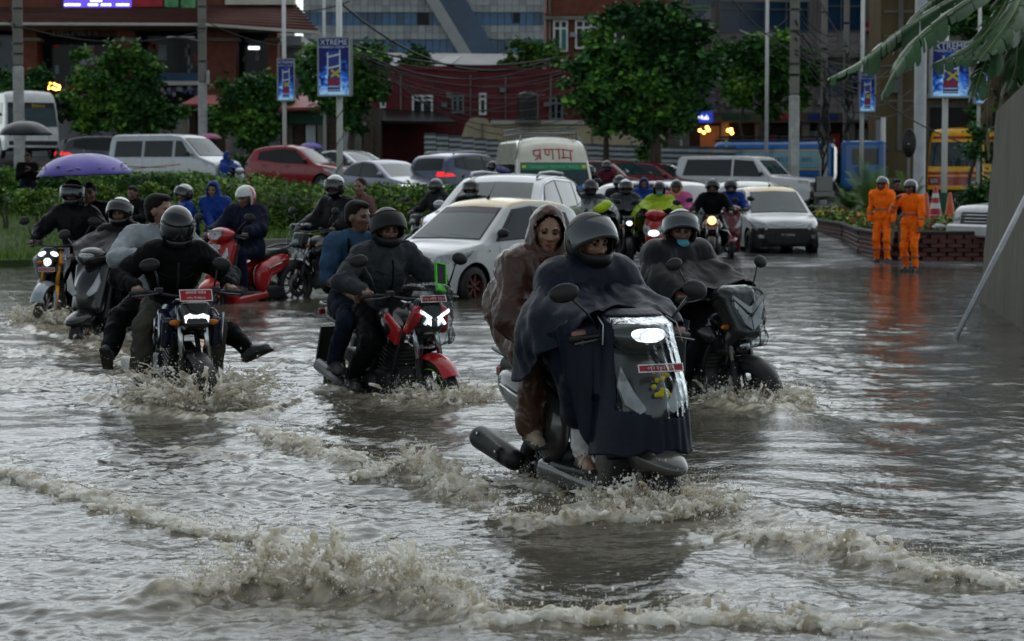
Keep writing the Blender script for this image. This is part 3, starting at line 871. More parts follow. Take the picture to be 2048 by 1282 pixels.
# low walls and sheds behind the left trees
Y = 103.0
B = thing('compound_wall', 200, Y, 'pale grey compound wall behind the bushy tree and bus', 'wall')
px('wall', -120, 228, 560, 410, Y, 0.0, mat('grey_wall_paint', (0.24, 0.24, 0.24), 0.8, var=0.2, nscale=0.8, stretch=(1, 1, 0.4)), B, 0.3)
px('coping', -120, 224, 560, 229, Y, 0.1, M_conc, B, 0.4)
Y = 97.0
B = thing('guard_kiosk', 396, Y, 'small guard kiosk with red hipped roof beside the utility pole', 'kiosk')
px('wall', 378, 205, 452, 410, Y, 0.0, mat('kiosk_brown', (0.10, 0.06, 0.045), 0.7, var=0.2), B, 2)
px('corner_post', 366, 205, 376, 410, Y, 0.3, M_cream, B); px('dark_opening', 392, 214, 440, 262, Y, 0.03, M_dark, B)
poly3('roof', [pt(362, 208, Y - 0.8), pt(470, 208, Y - 0.8), pt(430, 190, Y + 0.8), pt(396, 190, Y + 0.8)], M_redmetal, B)
B = thing('market_shed', 620, 93, 'low shed with faded red tin roof and green sheeting behind the poles', 'shed')
poly3('roof', [pt(560, 216, 91), pt(652, 213, 91), pt(632, 193, 95), pt(560, 190, 95)], M_redmetal, B)
px('green_sheet', 560, 228, 650, 248, 93, 0.05, M_green, B); px('wall', 560, 216, 760, 400, 94, 0.0, mat('rusty_wall', (0.085, 0.07, 0.06), 0.8, var=0.3), B, 2)
for k in range(8): px('shed_plank', 566 + k * 23, 250, 586 + k * 23, 380, 93.9, 0.06 + 0.02 * (k % 3), [M_conc, mat('brown_plank', (0.09, 0.06, 0.045), 0.8, var=0.3), M_iron][k % 3], B)

# clutter on the far facades: cooling units, pipes, small boards
B = bpy.data.objects['commercial_building']; Y = 112.0
for (a, b) in ((1350, 118), (1436, 112), (1570, 140), (1624, 150), (1724, 150), (1632, 200), (1450, 205)):
 u_ = px('cooling_unit', a, b, a + 13, b + 10, Y - .1, .55, M_clad2, B)
for a in (1436, 1628, 1730): px('rain_pipe', a, -200, a + 3, 226, Y, .16, M_conc, B)
for (a, b, w_, h_, m_) in ((1520, 228, 60, 12, M_poster_r), (1610, 229, 60, 12, M_bluep), (1680, 228, 60, 13, M_clad2), (1440, 229, 55, 12, M_green)): px('shop_board', a, b, a + w_, b + h_, Y, 1.16, m_, B)
for (a, b, w_, h_) in ((1510, 262, 20, 30), (1540, 270, 12, 40), (1616, 262, 30, 34), (1660, 268, 18, 40), (1712, 258, 20, 40)): px('shop_goods', a, b, a + w_, b + h_, Y, .3, [M_poster_r, M_clad2, M_frameg, M_olive, M_greyp][int(a) % 5], B)
B = bpy.data.objects['low_brick_house']; Y = 98.0
for (a, b, c, d) in ((800, 150, 803, 222), (940, 150, 942, 300), (1010, 152, 1012, 240), (1100, 150, 1103, 250)): px('wall_pipe', a, b, c, d, Y, .1, M_conc, B)
for (a, b) in ((884, 205), (1000, 176), (1088, 205)): px('wall_box', a, b, a + 10, b + 9, Y, .3, M_frameg, B)
for (a, b, c, d) in ((905, 192, 926, 225), (1100, 196, 1124, 238)): window(a, b, c, d, Y, B, M_frameg, M_glassb, 2)
for k in range(5): px('old_course', 706 + k * 86, 168 + (k % 2) * 3, 780 + k * 86, 170 + (k % 2) * 3, Y, .03, M_brick, B)
B = bpy.data.objects['red_brick_block']; Y = 101.0
for (a, b) in ((1140, 66), (1204, 70), (1268, 110)): px('cooling_unit', a, b, a + 10, b + 9, Y, .5, M_clad2, B)
px('rain_pipe', 1098, -200, 1101, 240, Y, .15, M_conc, B); window(1108, 160, 1134, 226, Y, B, M_frameg, M_glassb, 2)
B = bpy.data.objects['olive_wall']; Y = 92.0
for z in (70, 130, 200): px('stain_ledge', 1768, z, 1852, z + 4, Y, .08, M_conc, B)
px('wall_pipe', 1800, -300, 1803, 300, Y, .12, M_conc, B); px('meter_board', 1778, 160, 1796, 186, Y, .25, M_frameg, B)
# trees, hedges, planting
def leafmats(nm, a, b, c):
 return [mat(nm + '_leaf_%d' % i, col, 0.5, var=0.25, nscale=3, spec=0.12) for i, col in enumerate(tuple(min(1, v * 1.4) for v in q) for q in (a, b, c))]
LM_dark = leafmats('dark_green', (0.020, 0.060, 0.018), (0.038, 0.115, 0.026), (0.10, 0.22, 0.035))
LM_mid = leafmats('mid_green', (0.026, 0.075, 0.018), (0.050, 0.135, 0.026), (0.12, 0.24, 0.035))
LM_yel = leafmats('yellow_green', (0.036, 0.085, 0.013), (0.072, 0.150, 0.020), (0.18, 0.27, 0.04))
M_bark = mat('bark', (0.07, 0.055, 0.04), 0.85, var=0.35, nscale=8, bump=0.6, bscale=20, stretch=(3, 3, 0.6))
def leaf_cloud(C, size, rng, upbias=0.35, aspect=1.7):
 n = len(C)
 d = rng.normal(size=(n, 3)); d[:, 2] = d[:, 2] * 0.5 - 0.15; d /= np.linalg.norm(d, axis=1, keepdims=True)
 nn = rng.normal(size=(n, 3)); nn[:, 2] = np.abs(nn[:, 2]) + upbias
 s = np.cross(d, nn); s /= np.linalg.norm(s, axis=1, keepdims=True) + 1e-9
 sz = size * rng.uniform(0.6, 1.35, (n, 1))
 a = C - d * sz * aspect * 0.5; b = C + d * sz * aspect * 0.5
 m = C + np.cross(s, d) * sz * 0.12
 V = np.stack([a, m + s * sz * 0.5, b, m - s * sz * 0.5], 1).reshape(-1, 3)
 F = np.arange(4 * n).reshape(n, 4)
 return V, F
def crown_points(blobs, n, rng, shell=0.35):
 wts = np.array([b[3] ** 2 for b in blobs]); wts = wts / wts.sum()
 pick = rng.choice(len(blobs), n, p=wts)
 B = np.array([b[:3] for b in blobs])[pick]; r = np.array([b[3] for b in blobs])[pick]
 d = rng.normal(size=(n, 3)); d /= np.linalg.norm(d, axis=1, keepdims=True)
 d[:, 2] = np.where(d[:, 2] < -0.3, -d[:, 2] * 0.6, d[:, 2])
 rad = r * (shell + (1 - shell) * rng.random(n)) ** 0.5
 P = B + d * rad[:, None] * np.array([1, 1, 0.8])
 return P
def tree(px_, Y, base_py, blobs_px, trunk, label, group, lm, n=7000, leaf=0.11, seed=1, name='street_tree', cat='tree', depth=0.8, sub=16):
 n = int(n * 1.7); leaf = leaf * 1.3
 """blobs in pixels (x, y, radius); each is broken into smaller clumps"""
 rng = np.random.default_rng(seed)
 x = wx(px_, Y); zb = min(gz(x, Y), wz(base_py, Y))
 T = empty(name, (x, Y, zb), 0, label, cat, group)
 k = Y / FPX
 bl = []; core = []
 for (bx_, by_, br) in blobs_px:
  c = pt(bx_, by_, Y); r = br * k
  core.append((c, r))
  for i in range(sub):
   d = rng.normal(size=3); d /= np.linalg.norm(d)
   q = np.array(c) + d * r * np.array([1.0, depth, 0.85]) * rng.uniform(0.3, 1.12)
   bl.append((q[0], q[1], q[2], r * rng.uniform(0.16, 0.5)))
 P = crown_points(bl, n, rng) - np.array(T.location)
 P = P + rng.normal(0, .16, P.shape) * (rng.random((len(P), 1)) < .3)
 V, F = leaf_cloud(P, leaf, rng)
 tone = noise3(P * 0.9 + seed * 5, seed) + 0.5 * rng.normal(size=n) * 0.5
 mi = np.where(tone > 0.42, 2, np.where(tone > -0.05, 1, 0))
 link('crown', np_mesh('crown', V, F, lm, mi, smooth=False), T)
 tb = MB()
 L = T.location
 for (pts, r0, r1) in trunk:
  tp = [pt(a, b, Y) - L + Vector((0, dy, 0)) for (a, b, dy) in pts]
  if pts is trunk[0][0] and cat == 'tree': tp = [Vector((tp[0].x, tp[0].y, -0.1))] + tp[1:]
  tb.tube(tp, r0, 8, True, r1)
 # limbs into the clumps
 top = pt(*trunk[0][0][-1][:2], Y) - L
 for (c, r) in core:
  e = c - L
  mid = top.lerp(e, 0.5) + Vector((0, 0, -0.1 * r))
  tb.tube([top, mid, e], 0.05, 5, True, 0.015)
 tb.build('trunk', M_bark, T)
 return T
g = 'trees along the far side of the road'
tree(235, 94, 275, [(150, 215, 42), (215, 200, 60), (285, 215, 60), (330, 225, 38), (170, 160, 36), (225, 140, 42), (275, 125, 30), (250, 245, 48), (180, 250, 40), (310, 250, 40), (165, 110, 18), (225, 108, 20), (270, 108, 18), (300, 150, 26)],
  [([(245, 300, 0), (242, 260, 0), (235, 225, 0)], 0.14, 0.09)], 'bushy mid green tree in front of the brick shopping centre, between the bus and van', g, LM_mid, 9000, 0.12, 3)
tree(500, 92, 300, [(470, 215, 50), (525, 205, 50), (500, 250, 50), (450, 245, 32), (540, 165, 26), (520, 262, 40), (470, 185, 30)],
  [([(500, 310, 0), (498, 280, 0), (500, 250, 0)], 0.14, 0.09)], 'dark bushy tree right of the concrete utility pole', g, LM_dark, 6500, 0.12, 4)
tree(30, 97, 280, [(10, 165, 40), (65, 175, 34), (30, 205, 40), (80, 150, 22)], [([(40, 300, 0), (38, 250, 0), (36, 210, 0)], 0.14, 0.08)], 'dark tree behind the white bus roof', g, LM_dark, 3000, 0.12, 5)
tree(700, 86, 330, [(690, 150, 56), (740, 150, 42), (640, 130, 42), (700, 200, 46), (745, 190, 32), (705, 245, 26), (625, 165, 30), (760, 120, 20), (650, 200, 36)],
  [([(700, 330, 0), (702, 290, 0), (706, 230, 0)], 0.17, 0.10)], 'dark leafy tree behind the large advertising board', g, LM_dark, 7500, 0.12, 6)
tree(1310, 78, 325, [(1180, 175, 58), (1240, 120, 62), (1300, 80, 66), (1360, 75, 54), (1400, 120, 44), (1250, 190, 66), (1320, 165, 72), (1380, 175, 50), (1180, 215, 46), (1240, 40, 30), (1200, 75, 34), (1330, 35, 34), (1275, 235, 52), (1345, 220, 50), (1225, 240, 36), (1300, 262, 36), (1160, 130, 26), (1395, 60, 26), (1255, 25, 16), (1300, 20, 18), (1420, 150, 26), (1365, 245, 28)],
  [([(1312, 330, 0), (1311, 290, 0), (1308, 235, 0)], 0.24, 0.13), ([(1308, 240, 0), (1280, 190, 0.2), (1250, 140, 0)], 0.12, 0.05), ([(1308, 240, 0), (1330, 180, -0.2), (1350, 120, 0)], 0.12, 0.05)],
  'big dense dark green tree in front of the red brick block', g, LM_dark, 17000, 0.13, 7)
tree(1213, 80, 330, [(1213, 235, 22), (1208, 215, 20), (1220, 250, 16)], [([(1214, 335, 0), (1212, 290, 0), (1213, 240, 0)], 0.13, 0.07)], 'slim young tree just left of the big tree trunk', g, LM_dark, 900, 0.12, 17)
tree(1530, 90, 330, [(1480, 130, 44), (1540, 115, 46), (1560, 170, 44), (1500, 180, 44), (1610, 150, 34), (1465, 190, 30), (1590, 200, 32), (1540, 215, 30), (1620, 120, 24), (1470, 100, 22), (1515, 85, 20), (1570, 80, 20)],
  [([(1530, 320, 0), (1520, 265, 0), (1535, 215, 0)], 0.13, 0.08), ([(1490, 300, 0), (1480, 250, 0), (1490, 200, 0)], 0.07, 0.04)], 'light yellowish green tree left of the white banded pole', g, LM_mid, 7000, 0.12, 8)
tree(1290, 82, 325, [(1288, 305, 14), (1292, 296, 9)], [([(1290, 330, 0), (1290, 320, 0), (1290, 308, 0)], 0.03, 0.02)], 'small round shrub under the big tree by the zinc fence', 'shrubs', LM_mid, 500, 0.08, 9, 'shrub', 'shrub')
tree(1925, 88, 300, [(1930, 50, 40), (1890, 25, 30), (1960, 90, 34), (1990, 60, 40), (1960, 20, 40), (1985, 175, 34), (1960, 225, 26), (1850, -150, 90), (1950, -250, 120), (2050, -150, 110), (2000, -400, 120), (1850, -350, 100), (1790, -250, 70), (2110, -300, 110), (1930, -90, 80), (1900, -520, 100)], [([(1960, 320, 0), (1958, 200, 0), (1945, 100, 0)], 0.15, 0.08)], 'dark tree behind the right advertising board and the banana plant', g, LM_dark, 15000, 0.2, 10)
for (a, b, r_, sd) in ((835, 118, 22, 11), (1045, 120, 34, 12), (1085, 105, 28, 13), (740, 110, 22, 14)):
 tree(a, 99.5, b + 22, [(a, b, r_), (a + r_ * .7, b + 6, r_ * .6), (a - r_ * .7, b + 8, r_ * .6)], [([(a, b + 26, 0), (a, b + 10, 0), (a, b, 0)], 0.04, 0.02)],
   'weedy green shrub growing from the low house roof, ' + {11: 'left of the tin patch', 12: 'above the water tank', 13: 'against the red brick block', 14: 'nearest the advertising board'}[sd], 'shrubs on the roof', LM_yel if sd == 12 else LM_mid, 900, 0.12, sd, 'roof_shrub', 'shrub')

def hedge(name, pts, width, h0, h1, label, lm, n, leaf, seed, cat='hedge', rnd_=0.12, group=None):
 """clipped hedge along world points [(x, y)]: solid dark core with leaves over it"""
 rng = np.random.default_rng(seed)
 P = np.array(pts, float)
 _c = np.concatenate([[0], np.cumsum(np.linalg.norm(np.diff(P, axis=0), axis=1))]); _s = np.linspace(0, _c[-1], 60)
 P = np.stack([smooth1(np.interp(_s, _c, P[:, 0]), 60), smooth1(np.interp(_s, _c, P[:, 1]), 60)], 1)
 sg = np.linalg.norm(np.diff(P, axis=0), axis=1); cum = np.concatenate([[0], np.cumsum(sg)])
 base = gz(P[0, 0], P[0, 1])
 T = empty(name, (P[0, 0], P[0, 1], base), 0, label, cat, group)
 t = rng.random(n) * cum[-1]
 cx = np.interp(t, cum, P[:, 0]); cy = np.interp(t, cum, P[:, 1])
 tx = np.gradient(np.interp(np.linspace(0, cum[-1], 200), cum, P[:, 0])); ty = np.gradient(np.interp(np.linspace(0, cum[-1], 200), cum, P[:, 1]))
 i = np.clip((t / cum[-1] * 199).astype(int), 0, 199)
 l = np.hypot(tx[i], ty[i]); nx_, ny_ = -ty[i] / l, tx[i] / l
 # around the arch of the section
 th = rng.random(n) * math.pi
 u = np.sign(np.cos(th)) * np.abs(np.cos(th)) ** 0.55; v = np.abs(np.sin(th)) ** 0.55
 fl = rng.random(n) < 0.6
 vs = rng.random(n) ** 0.9; us = np.where(rng.random(n) < 0.75, -1, 1) * (1 - vs ** 5 * 0.25)
 u = np.where(fl, us, u); v = np.where(fl, vs, v)
 H = np.interp(t, [0, cum[-1]], [h0, h1]) * (1 + 0.10 * noise2(t * 0.9, t * 0 + seed, seed) + 0.05 * noise2(t * 2.5, t * 0, seed + 1))
 rr = 1 - rnd_ * rng.random(n) ** 2 + 0.03 * rng.normal(size=n)
 # end caps: pull in
 ce = np.clip(np.minimum(t, cum[-1] - t) / (width * 0.5), 0, 1) ** 0.4
 off = u * width / 2 * rr * ce
 X = cx + nx_ * off; Yy = cy + ny_ * off; Z = ground_z(cx, cy) + v * H * rr * (0.6 + 0.4 * ce)
 C = np.stack([X, Yy, Z], 1); C += 0.03 * rng.normal(size=C.shape)
 C -= np.array(T.location)
 V, F = leaf_cloud(C, leaf, rng)
 tone = noise3(C * 1.6, seed) + 0.55 * rng.normal(size=n) * 0.6
 mi = np.where(tone > 0.35, 2, np.where(tone > -0.15, 1, 0))
 link('foliage', np_mesh('foliage', V, F, lm, mi, smooth=False), T)
 # core
 m = 24; q = 9
 tt_ = np.linspace(0.02, 0.98, m) * cum[-1]
 ax_ = np.interp(tt_, cum, P[:, 0]); ay_ = np.interp(tt_, cum, P[:, 1])
 tx = np.gradient(ax_); ty = np.gradient(ay_); l = np.hypot(tx, ty)
 hh = np.interp(tt_, [0, cum[-1]], [h0, h1]); VV = []
 for k in range(m):
  e = min(1, (0.15 + min(k, m - 1 - k)) / 2.0) ** 0.5
  for j in range(q):
   a = math.pi * j / (q - 1)
   uu = math.copysign(abs(math.cos(a)) ** 0.55, math.cos(a)) * width / 2 * 0.78 * e; vv = abs(math.sin(a)) ** 0.55 * hh[k] * 0.84 * (0.6 + 0.4 * e)
   VV.append((ax_[k] - ty[k] / l[k] * uu - T.location.x, ay_[k] + tx[k] / l[k] * uu - T.location.y, gz(ax_[k], ay_[k]) + vv - 0.1 - T.location.z))
 FF = [(k * q + j, k * q + j + 1, (k + 1) * q + j + 1, (k + 1) * q + j) for k in range(m - 1) for j in range(q - 1)]
 link('solid_core', np_mesh('solid_core', VV, FF, mat('hedge_core', (0.012, 0.022, 0.008), 0.9, var=0.4), smooth=True), T)  # smooth dark solid shell filling the hedge under its leaves
 return T
def wp(px_, Y): return (wx(px_, Y), Y)
hedge('clipped_hedge', [wp(440, 60), wp(500, 56), wp(570, 54), wp(690, 53.5), wp(795, 55), wp(900, 58)], 2.8, 1.30, 1.15, 'broad clipped green hedge round the traffic island behind the red scooter', LM_yel, 26000, 0.065, 21)
hedge('low_hedge', [wp(-60, 71), wp(120, 70), wp(300, 69), wp(440, 70)], 1.4, 0.95, 0.95, 'long low dark hedge below the silver van', LM_mid, 9000, 0.075, 22, group='low hedges of the island')
hedge('low_hedge', [wp(300, 83), wp(420, 83), wp(520, 84)], 1.5, 1.1, 1.1, 'dark hedge behind the blue poncho scooter', LM_dark, 4000, 0.09, 23, group='low hedges of the island')
hedge('low_hedge', [wp(690, 78), wp(800, 78), wp(930, 79)], 1.5, 1.0, 1.0, 'green hedge strip behind the grey sedan', LM_mid, 4000, 0.08, 24, group='low hedges of the island')
hedge('low_hedge', [wp(1320, 82), wp(1400, 82), wp(1480, 82)], 1.5, 0.9, 0.9, 'dark hedge strip in front of the zinc fence', LM_dark, 3000, 0.08, 25, group='low hedges of the island')
hedge('low_hedge', [wp(-80, 60), wp(30, 59), wp(130, 60), wp(200, 62)], 1.4, 0.5, 0.45, 'low bright green hedge at the left edge under the man with umbrella', LM_yel, 6000, 0.07, 26, group='low hedges of the island')
# round shrubs of the island
def shrub(px_, py_, Y, r, label, lm, seed, n=2600, leaf=0.05, stem=True):
 rng = np.random.default_rng(seed)
 p = pt(px_, py_, Y); g0 = gz(p.x, Y)
 T = empty('shrub', (p.x, Y, g0), 0, label, 'shrub', 'shrubs on the grass')
 bl = []
 for i in range(16):
  d = rng.normal(size=3); d /= np.linalg.norm(d)
  q = d * r * np.array([1.0, 0.8, 0.45]) * 0.75
  bl.append((q[0], q[1], p.z - g0 + q[2], r * 0.36))
 P = crown_points(bl, n, rng)
 V, F = leaf_cloud(P, leaf, rng)
 tone = rng.normal(size=n) * 0.5 + (P[:, 2] - (p.z - g0)) / r * 0.4
 link('foliage', np_mesh('foliage', V, F, lm, np.where(tone > 0.4, 2, np.where(tone > -0.2, 1, 0)), smooth=False), T)
 if stem:
  mb = MB()
  for i in range(5):
   a = rng.uniform(0, 6.28); mb.tube([(0.05 * math.cos(a), 0.05 * math.sin(a), -0.05), (0.1 * math.cos(a), 0.1 * math.sin(a), (p.z - g0) * 0.5), (r * 0.5 * math.cos(a), r * 0.4 * math.sin(a), p.z - g0)], 0.028, 5, True, 0.012)
  mb.build('stem', M_bark, T)
shrub(75, 408, 47.5, 0.62, 'round pale green shrub on bare stems at the edge of the flooded grass', LM_yel, 31)
shrub(15, 395, 53, 0.55, 'bright green shrub at the far left edge of the grass', LM_mid, 32)
shrub(190, 395, 55, 0.75, 'leafy green shrub behind the rider with purple umbrella', LM_yel, 33)
shrub(300, 392, 56, 0.6, 'green shrub between the umbrella and the blue raincoats', LM_yel, 34)
# grass of the island
gpts = [gp(-140, 536), gp(0, 534), gp(60, 533), gp(110, 529), gp(190, 520), gp(330, 512)]
rngg = np.random.default_rng(5)
back = [(wx(760, 59), 59), (wx(560, 66), 66), (wx(300, 70), 70), (wx(-200, 72), 72)]
front = [(p.x, p.y) for p in gpts] + [(wx(520, 50.5), 50.5), (wx(760, 51.5), 51.5), (wx(900, 54), 54)]
poly = front + back
def in_poly(X, Y, poly):
 r = np.zeros(X.shape, bool); j = len(poly) - 1
 for i in range(len(poly)):
  xi, yi = poly[i]; xj, yj = poly[j]
  c = ((yi > Y) != (yj > Y)) & (X < (xj - xi) * (Y - yi) / (yj - yi + 1e-12) + xi)
  r ^= c; j = i
 return r
# soil bed: a real raised step of 12 cm over the road
cx = sum(p[0] for p in poly) / len(poly); cy = sum(p[1] for p in poly) / len(poly)
V = [(x, y, gz(x, y) - 0.15) for x, y in poly] + [(x, y, gz(x, y) + 0.13) for x, y in poly] + [(cx, cy, gz(cx, cy) + 0.16)]
n = len(poly)
F = [(i, (i + 1) % n, n + (i + 1) % n, n + i) for i in range(n)] + [(n + i, n + (i + 1) % n, 2 * n) for i in range(n)]
M_soil = mat('grassy_soil', (0.04, 0.07, 0.015), 0.9, var=0.4, nscale=2, bump=0.4)
tag(MB().add(V, F).build('island_ground', M_soil), kind='structure')
N = 44000
X = rngg.uniform(min(p[0] for p in poly), max(p[0] for p in poly), N * 3); Yg = rngg.uniform(min(p[1] for p in poly), 62, N * 3)
k = in_poly(X, Yg, poly); X = X[k][:N]; Yg = Yg[k][:N]
n = len(X); h = rngg.uniform(0.08, 0.24, n); a = rngg.uniform(0, 6.28, n); lean = rngg.normal(0, 0.05, (n, 2))
z0 = ground_z(X, Yg) + 0.11
A = np.stack([X - 0.012 * np.cos(a), Yg - 0.012 * np.sin(a), z0], 1); Bp = np.stack([X + 0.012 * np.cos(a), Yg + 0.012 * np.sin(a), z0], 1)
Cp = np.stack([X + lean[:, 0], Yg + lean[:, 1], z0 + h], 1)
V = np.stack([A, Bp, Cp], 1).reshape(-1, 3)
tag(link('grass', np_mesh('grass', V, np.arange(3 * n).reshape(n, 3), LM_yel, rngg.integers(0, 3, n), smooth=False)), kind='stuff')
MB_k = MB()
for (a, b) in list(zip(front[:-1], front[1:]))[4:]:
 c = ((a[0] + b[0]) / 2, (a[1] + b[1]) / 2); L_ = math.hypot(b[0] - a[0], b[1] - a[1]);
 MB_k.box((c[0], c[1] - 0.06, gz(*c) + 0.03), (L_ * 1.0, 0.13, 0.26), math.atan2(b[1] - a[1], b[0] - a[0]), bev=0.02)
tag(MB_k.build('kerb', M_conc), kind='structure')

# right planter of the junction
pl = [gp(1560, 468, 0.05), gp(1622, 476, 0.05), gp(1690, 492, 0.03), gp(1722, 512, 0.0), gp(1760, 520, 0.0), gp(1850, 521, 0), gp(1985, 521, 0.0), gp(2200, 521, 0)]
pl = [(p.x, p.y) for p in pl]
PL = thing('brick_planter', 1780, 49, 'curved dark red brick planter full of flowers at the junction corner', 'planter')
PL.location = (pl[3][0], pl[3][1], 0)
hgt = 0.56
bm_ = [MB().box((0, 0, 0), (0.305, 0.10, 0.086), bev=0.012).mesh('brick', mm) for mm in (mat('wet_brick_a', (0.10, 0.032, 0.028), 0.45, var=0.3, nscale=4, bump=0.2), mat('wet_brick_b', (0.07, 0.026, 0.024), 0.45, var=0.3, nscale=4, bump=0.2), mat('wet_brick_c', (0.13, 0.045, 0.036), 0.5, var=0.3, nscale=4, bump=0.2))]
core = MB(); joined = MB(); nb = 0
M_mort = mat('dark_mortar', (0.045, 0.035, 0.032), 0.8, var=0.2)
Lp = PL.location
for si, (a, b) in enumerate(zip(pl[:-1], pl[1:])):
 L_ = math.hypot(b[0] - a[0], b[1] - a[1]); an = math.atan2(b[1] - a[1], b[0] - a[0])
 core.box(((a[0] + b[0]) / 2 - Lp.x - math.sin(an) * 0.10, (a[1] + b[1]) / 2 - Lp.y + math.cos(an) * 0.10, hgt / 2 - 0.1), (L_ + 0.05, 0.2 - 0.004 * si, hgt + 0.2), an)
 cols_ = max(1, int(L_ / 0.31))
 for r_ in range(6):
  for c in range(cols_):
   t = (c + 0.5 + (0.25 if r_ % 2 else -0.25)) / cols_
   if t < 0.02 or t > 0.98: continue
   p = (a[0] + (b[0] - a[0]) * t + math.sin(an) * 0.02, a[1] + (b[1] - a[1]) * t - math.cos(an) * 0.02)
   z = 0.03 + r_ * 0.092
   if nb < 290 and 1 <= si <= 5:
    o = link('brick', bm_[(r_ * 7 + c * 3 + si) % 3], PL, (p[0] - Lp.x, p[1] - Lp.y, z), (0, 0, an + rnd.uniform(-.02, .02))); nb += 1
   else:
    joined.box((p[0] - Lp.x, p[1] - Lp.y, z), (0.305, 0.10, 0.086), an)
core.build('mortar_core', M_mort, PL)
if joined.V:
 o = joined.build('far_bricks', bm_[0].materials[0], PL); o['kind'] = 'stuff'
cop = MB()
cp = [Vector((p[0] - Lp.x, p[1] - Lp.y + 0.03, hgt)) for p in pl]
for i in range(len(cp) - 1):
 d = cp[i + 1] - cp[i]
 cop.box((cp[i] + cp[i + 1]) / 2 + Vector((0, 0.02, 0.002 * i)), (d.length + 0.04, 0.24, 0.07), math.atan2(d.y, d.x), bev=0.015)
cop.build('coping', M_mort, PL)
soilp = [(p[0] - Lp.x, p[1] - Lp.y + 0.1) for p in pl] + [(pl[-1][0] - Lp.x, 26), (pl[0][0] - Lp.x - 0.5, 26)]
soil = MB().prism(soilp, hgt - 0.2, hgt - 0.02).build('soil', M_soil, PL)
# flowers: bedding plants on the planter (ground cover)
N = 9000
bp_ = [(p[0], p[1] + 0.15) for p in pl] + [(pl[-1][0], pl[3][1] + 7), (pl[1][0], pl[1][1] + 6)]
X = rngg.uniform(pl[0][0], pl[-1][0], N * 4); Yg = rngg.uniform(pl[3][1], pl[1][1] + 6, N * 4)
k = in_poly(X, Yg, bp_); X = X[k][:N]; Yg = Yg[k][:N]; n = len(X)
hz = hgt + rngg.uniform(0, 0.26, n) * (0.6 + 0.9 * np.clip(noise2(X * 1.2, Yg * 1.2, 3) + 0.4, 0, 1))
V, F = leaf_cloud(np.stack([X, Yg, hz], 1), 0.075, rngg)
fl = noise2(X * 0.9, Yg * 0.7, 8) + rngg.normal(0, 0.35, n)
mi = np.where((hz > hgt + 0.10) & (rngg.random(n) < 0.30), np.where(fl > 0.0, 3, 4), rngg.integers(0, 3, n))
M_yf = mat('yellow_petal', (0.62, 0.45, 0.02), 0.6, var=0.2); M_rf = mat('orange_petal', (0.50, 0.11, 0.02), 0.6, var=0.3)
tag(link('bedding_flowers', np_mesh('bedding_flowers', V, F, LM_mid + [M_yf, M_rf], mi, smooth=False)), 'yellow and orange bedding flowers filling the brick planter', 'flowers', kind='stuff')
# palm-like bush
def frond_plant(x, y, z, n, length, label, seed, name='palm_bush'):
 rng = np.random.default_rng(seed)
 T = empty(name, (x, y, z), 0, label, 'palm')
 MB().tube([(0, 0, -0.1), (0.02, 0, 0.35)], 0.12, 8, True, 0.08).build('stem', M_bark, T)
 for i in range(n):
  a = rng.uniform(0, 6.28); el = rng.uniform(0.35, 1.35); L_ = length * rng.uniform(0.75, 1.1)
  pts = []
  for t in np.linspace(0, 1, 7):
   r = L_ * t * math.cos(el); zz = 0.3 + L_ * t * math.sin(el) - 0.55 * L_ * t * t * math.cos(el)
   pts.append(np.array([r * math.cos(a), r * math.sin(a), zz]))
  V = []; F = []
  side = np.array([-math.sin(a), math.cos(a), 0])
  for j in range(22):
   t = 0.15 + 0.85 * j / 22; k = min(5, int(t * 6)); f = t * 6 - k
   p = pts[k] * (1 - f) + pts[k + 1] * f; d = pts[k + 1] - pts[k]; d = d / np.linalg.norm(d)
   for s in (-1, 1):
    ll = L_ * 0.26 * (1 - 0.6 * t)
    tip = p + side * s * ll * 0.75 + d * ll * 0.6 + np.array([0, 0, 0.1 * ll - 0.02])
    b0 = len(V); V += [p - d * 0.012, p + d * 0.012, tip]; F.append((b0, b0 + 1, b0 + 2))
  mb = MB(); mb.add(V, F); mb.tube(pts, 0.012, 4, True, 0.004)
  mb.build('frond', LM_yel[0 if rng.random() < .5 else 1], T)
frond_plant(wx(1745, 60), 60, 0.45, 46, 1.75, 'spiky green palm bush growing in the planter behind the traffic police', 41)
frond_plant(wx(1700, 62), 62, 0.45, 26, 1.2, 'smaller palm bush at the back of the planter by the tanker truck', 42)
frond_plant(wx(1815, 61), 61, 0.45, 26, 1.3, 'small palm bush beside the dark oval sign post', 43)
tree(1900, 54, 440, [(1905, 440, 26), (1935, 435, 22), (1960, 425, 26), (1970, 390, 24), (1870, 446, 16), (1940, 400, 14)], [([(1930, 458, 0), (1930, 452, 0), (1930, 446, 0)], 0.05, 0.03)], 'dark bushy shrub in the planter behind the cones', None, LM_dark, 3500, 0.07, 45, 'shrub', 'shrub')
tree(1930, 66, 420, [(1945, 305, 16), (1960, 270, 20), (1985, 310, 18)], [([(1928, 420, 0), (1940, 350, 0), (1965, 270, 0)], 0.07, 0.05)], 'thin leaning dark trunk in front of the yellow bus', None, LM_dark, 600, 0.08, 46, 'slim_tree', 'tree')

